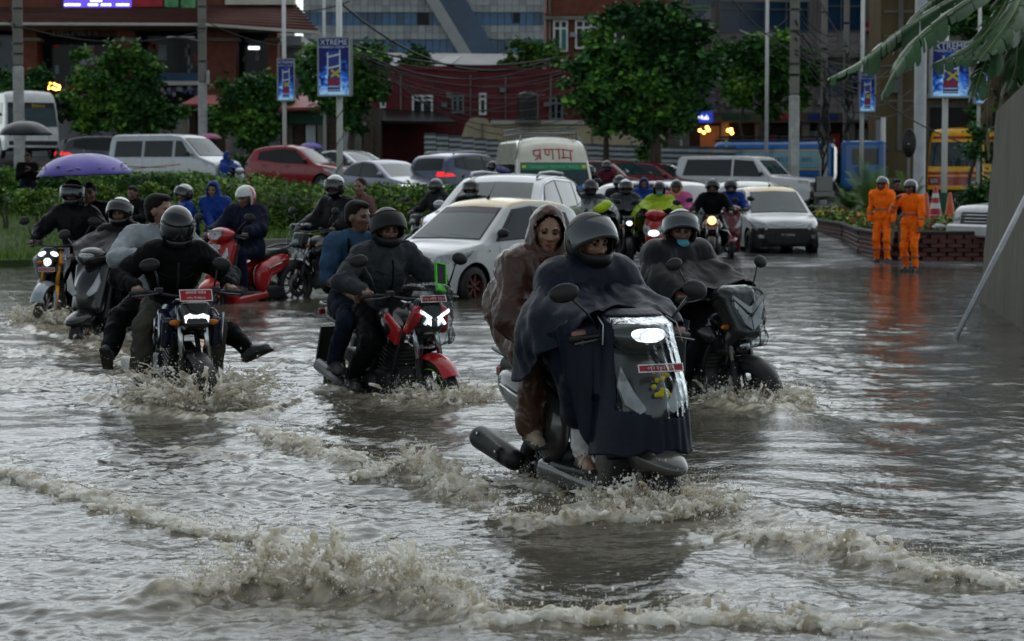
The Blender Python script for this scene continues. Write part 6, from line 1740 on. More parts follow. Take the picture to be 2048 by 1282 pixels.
for x in np.linspace(1.0, -2.1, 12): MB().tube([(x, -.61, 2.53), (x, .61, 2.53)], .02, 6).build('rack_bar', M_rim, fr)
for s in (-1, 1): MB().tube([(1.75, s * .82, 1.95), (1.5, s * .72, 2.3), (1.12, s * .62, 2.5)], .014, 5).build('rack_stay', M_frameg, fr)
# white bus, far left
sp = dict(L=7.6, W=2.25, zb=.35, wr=.42, axles=(2.5, -2.0), paint=P_white, N=70, tum=.06, cr=.16, nose=.10, ns=.9, tailk=.2, crown=.05,
   prof=[(3.8, .6), (3.79, 1.1), (3.72, 1.3), (3.45, 2.3), (3.25, 2.62), (2.9, 2.75), (-3.6, 2.75), (-3.78, 2.6), (-3.8, .6)], belt=[(3.8, 1.1), (-3.8, 1.2)])
C = van('white_bus', 'white bus with dark windscreen and coloured name strip at the far left', 'bus', place(30, 95, 2.42), hd(24), sp, (1.32, .98, 2.25, .92),
  [([(2.9, 1.4), (1.7, 1.4)], [(2.8, 2.3), (1.7, 2.3)]), ([(1.6, 1.4), (-.2, 1.4)], [(1.6, 2.3), (-.2, 2.3)]), ([(-.3, 1.4), (-2, 1.4)], [(-.3, 2.3), (-2, 2.3)])])
C.patch([(-.90, 2.06), (.90, 2.06)], [(-.88, 2.24), (.88, 2.24)], 'F', M_trim, 'name_strip', .02, 9, 3)
C.text('New', (-.45, 2.15), .2, M_poster_r, 'F').location.x += .03; C.text('Bishnu', (.28, 2.15), .2, M_pry, 'F').location.x += .03
C.patch([(-.98, .55), (.98, .55)], [(-.98, .72), (.98, .72)], 'F', M_trim, 'bumper', .03, 9, 3); C.ends([(.60, .82), (.95, .82)], [(.60, 1.0), (.95, 1.0)], 'F', M_lens, 'headlight', .01)
C.mirror(3.5, 1.75, 1.2)
# yellow and red bus, right
sp = dict(L=7.4, W=2.3, zb=.35, wr=.44, axles=(2.4, -2.1), paint=P_or, N=70, tum=.05, cr=.16, nose=.08, ns=.9, tailk=.2, crown=.05,
   prof=[(3.7, .6), (3.69, 1.2), (3.6, 1.5), (3.4, 2.45), (3.2, 2.80), (2.9, 2.92), (-3.5, 2.92), (-3.68, 2.8), (-3.7, .6)], belt=[(3.7, 1.2), (-3.7, 1.3)])
P_busred = paint('bus_red', (0.42, 0.02, 0.02))
C = van('yellow_bus', 'yellow and red striped bus behind the planter and the green footed pole', 'bus', place(1935, 95, 0.72), hd(-20), sp, (1.42, 1.02, 2.35, .96),
  [([(2.9, 1.5), (1.8, 1.5)], [(2.8, 2.4), (1.8, 2.4)]), ([(1.7, 1.5), (-.2, 1.5)], [(1.7, 2.4), (-.2, 2.4)]), ([(-.3, 1.5), (-2, 1.5)], [(-.3, 2.4), (-2, 2.4)])])
for ax, n_ in (('F', 1.05), ('L', 3.4), ('R', 3.4)):
 C.patch([(-n_, .62), (n_, .62)], [(-n_, .98), (n_, .98)], ax, P_busred, 'red_stripe', .012, 15, 4); C.patch([(-n_, 1.05), (n_, 1.05)], [(-n_, 1.18), (n_, 1.18)], ax, P_busred, 'red_stripe', .012, 15, 4)
 C.patch([(-n_, 2.5), (n_, 2.5)], [(-n_, 2.62), (n_, 2.62)], ax, P_busred, 'red_stripe', .012, 15, 4)
C.ends([(.65, .72), (.95, .72)], [(.65, .88), (.95, .88)], 'F', M_lens, 'headlight', .02); C.mirror(3.4, 1.9, 1.2)
C.line([(.4, 1.45), (-.1, 1.6), (-.4, 1.75)], 'F', .015, M_trim, 'wiper')
# white car nose cut by the concrete pillar
sp = dict(L=4.6, W=1.82, zb=.35, wr=.36, axles=(1.45, -1.4), paint=P_white, N=70, tum=.2, cr=.08, nose=.16, ns=.8,
   prof=[(2.3, .6), (2.28, .95), (2.15, 1.08), (1.2, 1.16), (1.1, 1.2), (.5, 1.65), (.3, 1.75), (-2.0, 1.76), (-2.25, 1.6), (-2.3, .6)], belt=[(2.3, .9), (1, 1.08), (-2.3, 1.12)])
C = van('white_pickup', 'white pickup nose showing from behind the concrete pillar', 'car', (wx(2130, 47.5), 47.5, 0.03), hd(-66), sp, (1.24, .68, 1.66, .6), [([(.6, 1.16), (-.3, 1.16)], [(.3, 1.6), (-.3, 1.66)])])
C.patch([(-.5, .72), (.5, .72)], [(-.5, .96), (.5, .96)], 'F', M_trim, 'grille', .008)
for z in (.76, .83, .90): C.line([(-.48, z), (.48, z)], 'F', .014, M_chrome, 'grille_bar')
C.ends([(.54, .78), (.84, .78)], [(.54, .95), (.84, .95)], 'F', M_lens, 'headlight', .01)
for s in 'LR': C.patch([(1.9, .82), (2.2, .80)], [(1.9, .98), (2.18, .96)], s, M_lens, 'headlight', .008)
MB().box((2.36, 0, .58), (.14, 1.7, .26), bev=.04).build('bumper', P_white, C.T)
# blue tanker truck
T = empty('tanker_truck', place(1580, 88, 0.62), hd(78) - math.pi / 2, 'blue water tanker truck with black roof rails behind the white jeep', 'truck', g)
S = SDF((-3.2, -1.25, .6), (2.0, 1.25, 2.7), .05)
S.box((-.6, 0, 1.62), (2.35, 1.12, .82), rad=.35, k=0)
V, Q, mi = S.arrays(); link('tank', np_mesh('tank', V, Q, P_blue), T)
for s in (-1, 1):
 MB().box((-.6, s * 1.128, 1.72), (4.2, .015, .62)).build('pale_panel', P_lblue, T)
 for z in (1.36, 2.08): MB().box((-.6, s * 1.14, z), (4.3, .012, .05)).build('yellow_line', P_yel, T)
 text_mesh('KHANEPANI  98510 41 800', .26, M_bluep, 'painted_text', T, Matrix.Translation((-.6, s * 1.138, 1.72)) @ Matrix.Rotation(R(180 if s > 0 else 0), 4, 'Z') @ Xm, .002)
MB().box((-.6, 0, 2.48), (4.6, 1.2, .08), bev=.02).build('walkway', M_trim, T)
ra = MB()
for s in (-1, 1): ra.tube([(1.6, s * .62, 2.44), (1.6, s * .62, 2.62), (-2.8, s * .62, 2.62), (-2.8, s * .62, 2.44)], .025, 5)
ra.build('roof_rail', M_trim, T); MB().lathe([(0, 2.5), (.35, 2.5), (.35, 2.66), (0, 2.68)], 14).build('hatch_lid', M_trim, T)
S = SDF((1.8, -1.25, .5), (3.9, 1.25, 2.7), .05); S.box((2.85, 0, 1.5), (.85, 1.1, .95), rad=.16, k=0)
V, Q, mi = S.arrays(); link('cab', np_mesh('cab', V, Q, P_blue), T)
MB().box((3.70, 0, 1.85), (.03, 1.8, .7), bev=.01).build('windscreen', M_cglass, T)
for s in (-1, 1):
 MB().box((2.95, s * 1.10, 1.85), (1.0, .03, .6), bev=.01).build('cab_window', M_cglass, T)
 for x in (2.9, -1.5, -.5): wheel(T, (x, s * .98, .45), .45, .28, M_steelrim)
MB().box((0, 0, .68), (7.0, .9, .22)).build('chassis', M_trim, T)
# people
def smat(n, c, r=0.55, **k): return mat(n, c, r, **k)
SKIN = [mat('skin_a', (0.23, 0.115, 0.070), 0.42, var=0.12, nscale=18, spec=0.45), mat('skin_b', (0.145, 0.068, 0.042), 0.42, var=0.12, nscale=18, spec=0.45), mat('skin_c', (0.27, 0.145, 0.093), 0.42, var=0.10, nscale=18, spec=0.45)]
M_lip = mat('lips', (0.22, 0.055, 0.05), 0.4, var=0.1); M_brow = mat('dark_hair', (0.010, 0.008, 0.007), 0.5, spec=0.05, var=0.4, nscale=30, bump=0.5, bscale=90, stretch=(1, 1, 0.3))
M_eye = mat('dark_eye', (0.006, 0.005, 0.005), 0.1, var=0)
def cloth(n, c, r=0.6, wet=0.1, bs=120): return mat('cloth_' + n, c, r, spec=0.035, coat=wet * 0.05, var=0.22, nscale=7, bump=0.15, bscale=bs, coat_rough=0.25)
C_black = cloth('black', (0.006, 0.006, 0.0065)); C_blackj = cloth('black_jacket', (0.008, 0.008, 0.0085)); C_char = cloth('charcoal', (0.022, 0.023, 0.025)); C_greyj = cloth('grey_jacket', (0.036, 0.040, 0.045), 0.5, 0.4)
C_olive = cloth('grey_trousers', (0.080, 0.077, 0.064), 0.7, 0.1); C_jean = cloth('dark_jeans', (0.014, 0.020, 0.036), 0.7, 0.1); C_navy = cloth('navy', (0.010, 0.013, 0.030)); C_blueT = cloth('blue_tshirt', (0.035, 0.075, 0.135), 0.75, 0.0)
C_white = cloth('white', (0.62, 0.62, 0.62), 0.6, 0.1); C_pale = cloth('pale_grey_jacket', (0.30, 0.33, 0.35), 0.5, 0.3); C_rain = cloth('dark_raincoat', (0.008, 0.009, 0.011), 0.35, 0.5); C_blue = cloth('royal_blue_raincoat', (0.010, 0.040, 0.22), 0.4, 0.4)
C_teal = cloth('teal', (0.02, 0.13, 0.14), 0.6, 0.2); C_orange = cloth('orange_rainsuit', (1.3, 0.205, 0.012), 0.5, 0.35); C_lime = cloth('lime_raincoat', (0.30, 0.42, 0.02), 0.4, 0.4); C_pink = cloth('pink_raincoat', (0.50, 0.10, 0.26), 0.4, 0.4); C_maroon = cloth('maroon_jacket', (0.10, 0.015, 0.03), 0.6)
C_greyp = cloth('grey_poncho', (0.050, 0.056, 0.060), 0.35, 0.5); C_brownT = cloth('brown_patterned_top', (0.16, 0.085, 0.07), 0.7, 0.0); C_khaki = cloth('khaki', (0.24, 0.20, 0.14), 0.7)
C_navyp = mat('navy_nylon_poncho', (0.0065, 0.010, 0.021), 0.45, spec=0.10, coat=0.02, coat_rough=0.2, var=0.25, nscale=5, bump=0.12, bscale=45)
C_brownp = mat('brown_plastic_raincoat', (0.060, 0.026, 0.016), 0.30, spec=.2, coat=0.10, coat_rough=0.15, var=0.25, nscale=6, bump=0.35, bscale=22)
S_black = mat('black_shoe', (0.012, 0.012, 0.012), 0.45, var=0.2); S_grey = mat('grey_shoe', (0.07, 0.07, 0.07), 0.6, var=0.3); S_tan = mat('tan_shoe', (0.30, 0.24, 0.17), 0.6, var=0.15); S_cream = mat('cream_sandal', (0.45, 0.41, 0.33), 0.55, var=0.1); S_sole = mat('rubber_sole', (0.03, 0.03, 0.028), 0.7, var=0.3)
H_black = mat('helmet_black', (0.008, 0.008, 0.009), 0.2, spec=0.25, coat=0.32, var=0.15); H_matt = mat('helmet_matt_black', (0.010, 0.010, 0.011), 0.42, spec=0.15, coat=0.04, var=0.15); H_white = mat('helmet_white', (0.55, 0.57, 0.55), 0.22, coat=0.7, var=0.1)
H_red = mat('helmet_red', (0.34, 0.015, 0.015), 0.2, coat=0.8, var=0.12); H_silver = mat('helmet_silver', (0.36, 0.38, 0.39), 0.22, 0.4, coat=0.7, var=0.1); H_grey = mat('helmet_grey', (0.11, 0.12, 0.125), 0.3, coat=0.6, var=0.15); H_green = mat('helmet_dark_green', (0.012, 0.03, 0.02), 0.3, coat=0.6, var=0.15)
M_visor = mat('smoked_visor', (0.012, 0.014, 0.016), 0.06, spec=0.5, coat=0.2, var=0.15); M_visorl = mat('clear_visor', (0.10, 0.12, 0.13), 0.06, spec=0.9, coat=0.5, var=0.1, trans=0.5); M_pad = mat('helmet_padding', (0.01, 0.01, 0.01), 0.8, var=0.2)
M_mask = mat('blue_face_mask', (0.06, 0.32, 0.42), 0.7, var=0.1)
V3 = Vector
def ik(a, t, l1, l2, pole):
 a = V3(a); t = V3(t); d = t - a; L = d.length
 if L > (l1 + l2) * 0.995: t = a + d * ((l1 + l2) * 0.995 / L); d = t - a; L = d.length
 u = d.normalized(); x = (l1 * l1 - l2 * l2 + L * L) / (2 * L); h = math.sqrt(max(l1 * l1 - x * x, 0))
 p = V3(pole) - a; p = p - u * p.dot(u)
 p = p.normalized() if p.length > 1e-6 else V3((0, 0, -1))
 return a + u * x + p * h, t
def basis(x, z):
 x = V3(x).normalized(); y = V3(z).cross(x).normalized(); z = x.cross(y)
 return Matrix((x, y, z)).transposed()
def hand_mesh(w, fwd, up, side, grip, vox=0.0062, glove=0):
 """palm, four unequal bent fingers and a thumb; fwd runs from wrist to knuckles, up is the back of the hand, side (+1/-1) the thumb side"""
 Mx = basis(fwd, up); yv = Mx @ V3((0, 1, 0)) * side
 f = Mx @ V3((1, 0, 0)); n = Mx @ V3((0, 0, 1)); w = V3(w)
 S = SDF(tuple(w - V3((.2, .2, .2))), tuple(w + V3((.2, .2, .2))), vox)
 kn = []
 S.cap(w - f * .03, w + f * .02, .027, .028, .01)
 for i, (o, l) in enumerate(((.030, .92), (.010, 1.0), (-.011, .94), (-.030, .76))):
  k = w + f * (.083 - .006 * abs(i - 1)) + yv * o + n * .006
  S.cap(w + yv * o * .6 + f * .015, k, .016, .0125, .018)
  d0 = f; b = grip
  p = k
  for j, ln in enumerate((.040, .026, .021)):
   ang = b * (j + 0.7) * (1 + .06 * i)
   d = (f * math.cos(ang) - n * math.sin(ang))
   q = p + d * ln * l
   S.cap(p, q, .0108 - .0009 * j, .0100 - .0009 * j, .004); p = q
 t0 = w + yv * .022 + f * .018 - n * .004
 t1 = t0 + (yv * .62 + f * .62 - n * (.25 + .2 * grip)).normalized() * .042; t2 = t1 + (f * .85 + yv * (.12 - .35 * grip) - n * (.35 + .25 * grip)).normalized() * .034
 S.cap(t0, t1, .0165, .0125, .012); S.cap(t1, t2, .0122, .0100, .005)
 return S.arrays()
def head_mesh(c, Rh, vox, fem=False, hair=None):
 """c head centre, Rh rotation (x = where the face looks)"""
 S = SDF(tuple(V3(c) - V3((.17, .17, .19))), tuple(V3(c) + V3((.17, .17, .17))), vox)
 P = lambda x, y, z: V3(c) + Rh @ V3((x, y, z))
 w = .92 if fem else 1.0
 S.ell(P(-.012, 0, .030), (.096, .076 * w, .092), Rh, 0, 0)
 S.ell(P(.022, 0, -.032), (.068, .060 * w, .082), Rh, .035, 0)
 S.ell(P(.050, 0, -.088), (.030, .030, .024), Rh, .03, 0)
 for s in (-1, 1):
  S.ell(P(.052, .037 * s, -.018), (.026, .024, .022), Rh, .02, 0)
  S.ell(P(.083, .031 * s, .006), (.016, .019, .012), Rh, .012, 0, True)
  S.ell(P(.070, .031 * s, .024), (.018, .026, .010), Rh, .014, 0)
  S.ell(P(-.004, .075 * w * s, -.004), (.020, .010, .032), Rh, .006, 0)
 S.cap(P(.082, 0, .010), P(.104, 0, -.030), .008, .011, .010, 0)
 for s in (-1, 1): S.ell(P(.093, .012 * s, -.032), (.010, .008, .008), Rh, .006, 0)
 for s in (-1, 1): S.ell(P(.074, .031 * s, .004), (.0108, .0108, .0058), Rh, .002, 2)
 S.ell(P(.084, 0, -.057), (.011, .024, .0065), Rh, .006, 3); S.ell(P(.081, 0, -.068), (.012, .019, .0075), Rh, .006, 3)
 S.ell(P(.088, 0, -.0625), (.010, .022, .0016), Rh, .004, None, True)
 for s in (-1, 1): S.cap(P(.090, .017 * s, .025), P(.082, .046 * s, .027), .0042, .003, .003, 1)
 if hair:
  S.ell(P(-.026, 0, .045), (.100, .085 * w, .090), Rh, .006, 1)
  S.ell(P(-.050, 0, -.02), (.062, .080 * w, .075), Rh, .02, 1)
  if hair == 'short': S.ell(P(.030, 0, .095), (.055, .062, .032), Rh, .02, 1)
  if hair == 'long':
   for s in (-1, 1): S.cap(P(.0, .072 * s, .03), P(-.03, .068 * s, -.11), .022, .02, .02, 1)
   S.cap(P(-.06, 0, -.03), P(-.085, 0, -.14), .055, .04, .02, 1)
  if hair == 'bun': S.ell(P(-.11, 0, .03), (.04, .045, .04), Rh, .015, 1)
 return S.arrays()
def join_arrays(parts):
 V = []; Q = []; M_ = []; b = 0
 for v, q, m in parts:
  if len(v) == 0: continue
  V.append(v); Q.append(q + b); M_.append(m); b += len(v)
 return np.concatenate(V), np.concatenate(Q), np.concatenate(M_)
def helmet(T, c, Rh, col, vox=.009, full=True, visor='down', vm=None, top=None, band=None, peak=False):
 P = lambda x, y, z: V3(c) + Rh @ V3((x, y, z))
 S = SDF(tuple(V3(c) - V3((.22, .22, .22))), tuple(V3(c) + V3((.22, .22, .22))), vox)
 S.ell(P(-.015, 0, .018), (.150, .124, .142), Rh, 0, 0)
 S.ell(P(-.005, 0, -.055), (.125, .108, .085), Rh, .05, 0)
 if full: S.ell(P(.058, 0, -.085), (.085, .086, .052), Rh, .03, 0)
 S.ell(P(-.01, 0, -.03), (.118, .098, .135), Rh, 0, None, True)
 S.box(P(-.02, 0, -.20), (.3, .3, .065), Rh, .01, 0, None, True)
 if full: S.box(P(.12, 0, -.005), (.10, .105, .047), Rh, .03, .01, None, True)
 else: S.box(P(.12, 0, -.08), (.105, .16, .105), Rh, .03, .01, None, True)
 V, Q, mi = S.arrays()
 loc = (V[Q].mean(1) - np.array(c)) @ np.array(Rh.to_3x3())
 mats = [col, M_pad, top or col, band or col]
 r_in = np.sqrt(((loc[:, 0] + .01) / .128) ** 2 + (loc[:, 1] / .106) ** 2 + ((loc[:, 2] + .02) / .140) ** 2)
 mi = np.where(r_in < 1.0, 1, 0)
 if top: mi = np.where((mi == 0) & (loc[:, 2] > .055), 2, mi)
 if band: mi = np.where((mi == 0) & (loc[:, 0] < -.01), 3, mi)
 h = link('helmet', np_mesh('helmet', V, Q, mats, mi), T)
 # visor: a curved shell hinged at the temples
 if visor:
  tilt = {'down': 0, 'up': -38, 'half': -20}[visor] if isinstance(visor, str) else visor
  Rt = Rh.to_3x3() @ Matrix.Rotation(R(tilt), 3, 'Y')
  VV = []; n, k = 19, 8
  for sh in (0, 1):
   for j in range(k):
    el = R(-24 + 50 * j / (k - 1))
    for i in range(n):
     az = R(-82 + 164 * i / (n - 1))
     e = .006 + (.004 if sh == 0 else 0) + (.016 if tilt else 0)
     x = (.150 + e) * math.cos(el) * math.cos(az); y = (.123 + e) * math.cos(el * .8) * math.sin(az); z = (.142 + e) * math.sin(el)
     VV.append(V3(c) + Rt @ V3((x - .010, y, z + .006)))
  FF = []
  for sh in (0, 1):
   for j in range(k - 1):
    for i in range(n - 1):
     f = (sh * n * k + j * n + i, sh * n * k + j * n + i + 1, sh * n * k + (j + 1) * n + i + 1, sh * n * k + (j + 1) * n + i)
     FF.append(f if sh == 0 else f[::-1])
  for i in range(n - 1):
   for j in (0, k - 1): FF.append((j * n + i, n * k + j * n + i, n * k + j * n + i + 1, j * n + i + 1))
  MB().add(VV, FF, True).build('visor', vm or M_visor, h)
  for s in (-1, 1): MB().lathe([(0, -.004), (.022, -.004), (.018, .008), (0, .008)], 12, Matrix.Translation(P(-.012, s * .128, .012)) @ Rh.to_4x4() @ Matrix.Rotation(R(-90 * s), 4, 'X')).build('visor_pivot', M_trim, h)
 if peak: MB().sphere(P(.13, 0, .075), (.075, .09, .012), 14, 6, Rh.to_3x3() @ Matrix.Rotation(R(12), 3, 'Y')).build('peak', col, h)
 return h
class Person:
 """a figure in its own space: x forward, y left, z up"""
 def __init__(self, label, M, hip, lean, hands, feet, top, pants, shoes, skin=0, head=(0, 0), vox=.014, bulk=0.0, twist=0.0, side=0.0, sc=1.0, fem=False, hair=None, grip=1.0, short_sleeve=False, group=None,
     elbow_out=.25, knee_out=.12, knee_fwd=1.0, foot_dir=None, hand_dir=None, sandals=False, bare_calf=False, seed=1, neckfwd=.03, foldamp=.017, flare=0.0, headup=0.0, name='person', cat='person', sleeves=None):
  self.T = empty(name, (0, 0, 0), 0, label, cat, group); self.T.matrix_world = M
  self.vox = vox
  u = V3((math.sin(R(lean)), math.sin(R(side)), math.cos(R(lean)))).normalized()
  H = V3(hip); ch = H + u * .30 * sc; nb = H + u * .485 * sc + V3((.012, 0, 0))
  rt = Matrix.Rotation(R(twist), 3, 'Z'); lat = rt @ V3((0, 1, 0)); fw = lat.cross(u).normalized()
  shw = (.165 if fem else .190) * sc
  sh = [nb - u * .035 * sc + lat * s * shw for s in (1, -1)]
  hc = nb + u * .055 + V3((neckfwd, 0, .105 * sc + headup))
  Rh = Matrix.Rotation(R(head[0]), 3, 'Z') @ Matrix.Rotation(R(head[1]), 3, 'Y')
  if len(head) > 2: Rh = Rh @ Matrix.Rotation(R(head[2]), 3, 'X')
  self.hc, self.Rh, self.nb, self.u, self.sh, self.H, self.ch = hc, Rh, nb, u, sh, H, ch
  self.lat, self.fw = lat, fw
  P = [H, nb, hc] + [V3(h) for h in hands] + [V3(f) for f in feet] + sh
  ext = .34
  lo = [min(p[i] for p in P) - ext for i in range(3)]; hi = [max(p[i] for p in P) + ext for i in range(3)]
  S = SDF(lo, hi, vox)
  b = bulk
  # trunk
  S.cap(H + lat * .075 * sc, H - lat * .075 * sc, (.115 + b * .5) * sc, None, .05, 2)
  S.cap(H + u * .05, ch, (.118 + b) * sc, (.128 + b) * sc, .05, 1)
  S.cap(ch + lat * .07 * sc + u * .02, ch - lat * .07 * sc + u * .02, (.112 + b) * sc, None, .05, 1)
  S.cap(sh[0] - lat * .05 - u * .01, sh[1] + lat * .05 - u * .01, (.078 + b) * sc, None, .06, 1)
  for q in sh: S.cap(nb + u * .015, q, .055 * sc, (.062 + b * .8) * sc, .04, 1)
  if fem:
   for s in (1, -1): S.ell(ch + fw * .09 + lat * s * .07 + u * .03, (.06, .065, .06), None, .05, 1)
  S.cap(nb - u * .02, hc - V3((.015, 0, .05)), .052 * sc, .050 * sc, .02, 0)
  S.cap(nb - u * .02, nb + u * .028, (.064 + b * .3) * sc, (.060 + b * .3) * sc, .02, 1)
  self.el = []; self.kn = []; hp = []
  lu, lf = .285 * sc, .255 * sc
  parts = []
  for i, s in ((0, 1), (1, -1)):
   e, w = ik(sh[i], hands[i], lu, lf, sh[i] + lat * s * elbow_out - u * .35 - fw * .15 if not isinstance(elbow_out, (list, tuple)) else sh[i] + V3(elbow_out[i]))
   self.el.append(e); d = (w - e).normalized()
   S.cap(sh[i], e, (.056 + b) * sc, (.044 + b) * sc, .04, 1)
   ssl = short_sleeve; sm_ = 0 if ssl else 1
   if ssl:
    S.cap(sh[i], sh[i].lerp(e, .62), (.064 + b) * sc, (.066 + b) * sc, .02, 1); S.cap(sh[i].lerp(e, .7), e, .046 * sc, .042 * sc, .02, 0)
   S.cap(e, w - d * .012, (.042 + (0 if ssl else b)) * sc, (.029 + (0 if ssl else b * .6 + .006)) * sc, .03, sm_)
   hd_ = V3(hand_dir[i]) if hand_dir and hand_dir[i] is not None else d
   g = grip[i] if isinstance(grip, (list, tuple)) else grip
   upv = V3((.25, s * .15, 1)) if abs(hd_.z) < .85 else V3((0, s, .2))
   if isinstance(hands[i], V3) and False: pass
   hv = hand_mesh(w, hd_, upv, -s, g, min(.0065, vox * .5 + .001) if vox < .02 else .0085)
   parts.append((hv[0], hv[1], np.zeros(len(hv[1]), np.int32)))
  self.hands = hands
  tl, sl_ = .43 * sc, .41 * sc
  for i, s in ((0, 1), (1, -1)):
   hj = H + lat * s * .085 * sc - V3((0, 0, .02))
   ft = V3(feet[i])
   pole = hj + V3((1.0 * knee_fwd, s * knee_out, .35)) if not isinstance(knee_out, (list, tuple)) else hj + V3(knee_out[i])
   k, a = ik(hj, ft, tl, sl_, pole)
   self.kn.append(k)
   S.cap(hj, k, (.088 + b * .4) * sc, (.060 + b * .4) * sc, .05, 2)
   if bare_calf: S.cap(k, k.lerp(a, .3), (.060) * sc, (.058) * sc, .02, 2); S.cap(k.lerp(a, .2), a, .050 * sc, .036 * sc, .02, 0)
   else:
    S.cap(k, k.lerp(a, .45), (.058 + b * .4) * sc, (.055 + b * .4 + flare * .4) * sc, .04, 2); S.cap(k.lerp(a, .45), k.lerp(a, .93), (.055 + b * .4 + flare * .4) * sc, (.045 + b * .4 + flare) * sc, .03, 2)
    S.cap(k.lerp(a, .85), a, .035 * sc, .033 * sc, .01, 0 if sandals else 3)
   fd = V3(foot_dir[i]) if foot_dir and foot_dir[i] is not None else V3((1, s * .12, -.08)); fd.normalize()
   side_ = fd.cross((k - a).normalized()); side_ = side_.normalized() if side_.length > .05 else lat; dn = fd.cross(side_).normalized(); dn = dn if dn.dot(k - a) < 0 else -dn
   fm = 0 if sandals else 3
   S.cap(a - fd * .045 + dn * .035, a + fd * .05 + dn * .03, .038, .040, .02, fm); S.cap(a + fd * .05 + dn * .035, a + fd * .155 + dn * .045, .039, .030, .02, fm)
   S.box(a + fd * .06 + dn * .073, (.135, .045, .012), basis(fd, -dn), .01, .006, 5)
   if sandals:
    S.cap(a + fd * .085 + dn * .045 + side_ * .045, a + fd * .085 + dn * .002, .014, .014, .01, 3); S.cap(a + fd * .085 + dn * .045 - side_ * .045, a + fd * .085 + dn * .002, .014, .014, .01, 3)
    for q in np.linspace(-.032, .032, 5): S.cap(a + fd * .12 + dn * .05 + side_ * q, a + fd * (.165 - abs(q + .01) * .4) + dn * .055 + side_ * q, .011, .009, .004, 0)
  V, Q, mi = S.arrays()
  V = laplace(V, Q, 2, .5)
  sel = np.zeros(len(V), np.float32)
  for k in range(4): sel[Q[:, k]] = np.maximum(sel[Q[:, k]], np.isin(mi, (1, 2)).astype(np.float32))
  V = folds(V, Q, foldamp, 8.5, seed, sel=sel); V = folds(V, Q, foldamp * .45, 21, seed + 40, (1, 1, .8), sel=sel)
  parts.append((V, Q, mi))
  hm = head_mesh(hc, Rh, .0068 if vox < .02 else .010, fem, hair)
  parts.append((hm[0], hm[1], np.where(hm[2] == 1, 4, np.where(hm[2] == 2, 6, np.where(hm[2] == 3, 7, 0)))))
  V, Q, mi = join_arrays(parts)
  self.body = link('body', np_mesh('body', V, Q, [SKIN[skin], top, pants, shoes, M_brow, S_sole, M_eye, M_lip], mi), self.T)
 def zipper(self, m=None, flap=.011, pockets=True):
  me = self.body.data; bm = bmesh.new(); bm.from_mesh(me); bv = BVHTree.FromBMesh(bm); bm.free()
  def cast(q):
   h = bv.ray_cast(q + self.fw * .8, -self.fw)
   return None if h[0] is None else h[0] + self.fw * .003
  L = (self.nb - self.H).length
  pts = [p for p in (cast(self.H + self.u * (L * t)) for t in np.linspace(.12, .93, 14)) if p]
  if len(pts) > 2: MB().tube(pts, flap, 6, flat=.5).build('zip_flap', m or C_char, self.T)
  if pockets:
   for s in (1, -1):
    pts = [p for p in (cast(self.H + self.u * (L * t) + self.lat * s * y) for t, y in ((.30, .13), (.36, .115), (.42, .10))) if p]
    if len(pts) > 1: MB().tube(pts, .008, 5, flat=.5).build('pocket_flap', m or C_char, self.T)
    pts = [p for p in (cast(self.H + self.u * (L * t) + self.lat * s * y) for t, y in ((.70, .03), (.72, .08), (.76, .13))) if p]
    if len(pts) > 1: MB().tube(pts, .005, 5, flat=.5).build('yoke_seam', m or C_char, self.T)
 def helm(self, col, **k):
  return helmet(self.T, self.hc + self.Rh @ V3((-.005, 0, .012)), self.Rh, col, vox=.008 if self.vox < .02 else .011, **k)
 def hood(self, m, seed=3, open_=.085, amp=.008, drape=True, vox=.011, crease=0):
  c = self.hc; Rh = self.Rh; P = lambda x, y, z: c + Rh @ V3((x, y, z))
  S = SDF(tuple(c - V3((.3, .3, .42))), tuple(c + V3((.3, .3, .25))), vox)
  S.ell(P(-.03, 0, .028), (.136, .106, .134), Rh, 0, 0); S.ell(P(.01, 0, -.05), (.105, .095, .125), Rh, .05, 0); S.cap(P(-.05, 0, -.06), self.nb, .11, .10, .06, 0)
  if drape:
   for q in self.sh: S.cap(self.nb, self.nb.lerp(q, .7), .085, .075, .07, 0)
  S.ell(P(.02, 0, 0), (.112, .088, .120), Rh, 0, None, True); S.ell(P(.14, 0, -.008), (.12, open_, .112), Rh, .02, None, True)
  V, Q, mi = S.arrays(); V = folds(V, Q, amp, 11, seed, (1, 1, .7))
  if crease: V = creases(V, Q, crease, 9, seed)
  return link('hood', np_mesh('hood', V, Q, m), self.T)
 def poncho(self, m, hem=.10, wide=.10, lap=True, seed=5, amp=.016, vox=.016, front=None, back=None, sleeve=True, name='poncho', freq=6.5, crease=0):
  """waterproof cape over shoulders, arms and lap, hanging in folds"""
  pts = [self.nb, self.H] + self.sh + self.el + self.kn + [V3(h) for h in self.hands] + ([V3(f) for f in front] if front else []) + ([V3(f) for f in back] if back else [])
  lo = [min(p[i] for p in pts) - .38 for i in range(3)]; hi = [max(p[i] for p in pts) + .25 for i in range(3)]
  S = SDF(lo, hi, vox); k = .09; w = wide
  S.cap(self.nb + self.u * .02, self.ch, .075, .17 + w * .3, k, 0)
  S.cap(self.sh[0], self.sh[1], .10 + w * .2, None, k, 0)
  S.cap(self.ch, self.H + V3((0, 0, .02)), .17 + w * .4, .20 + w * .5, k, 0)
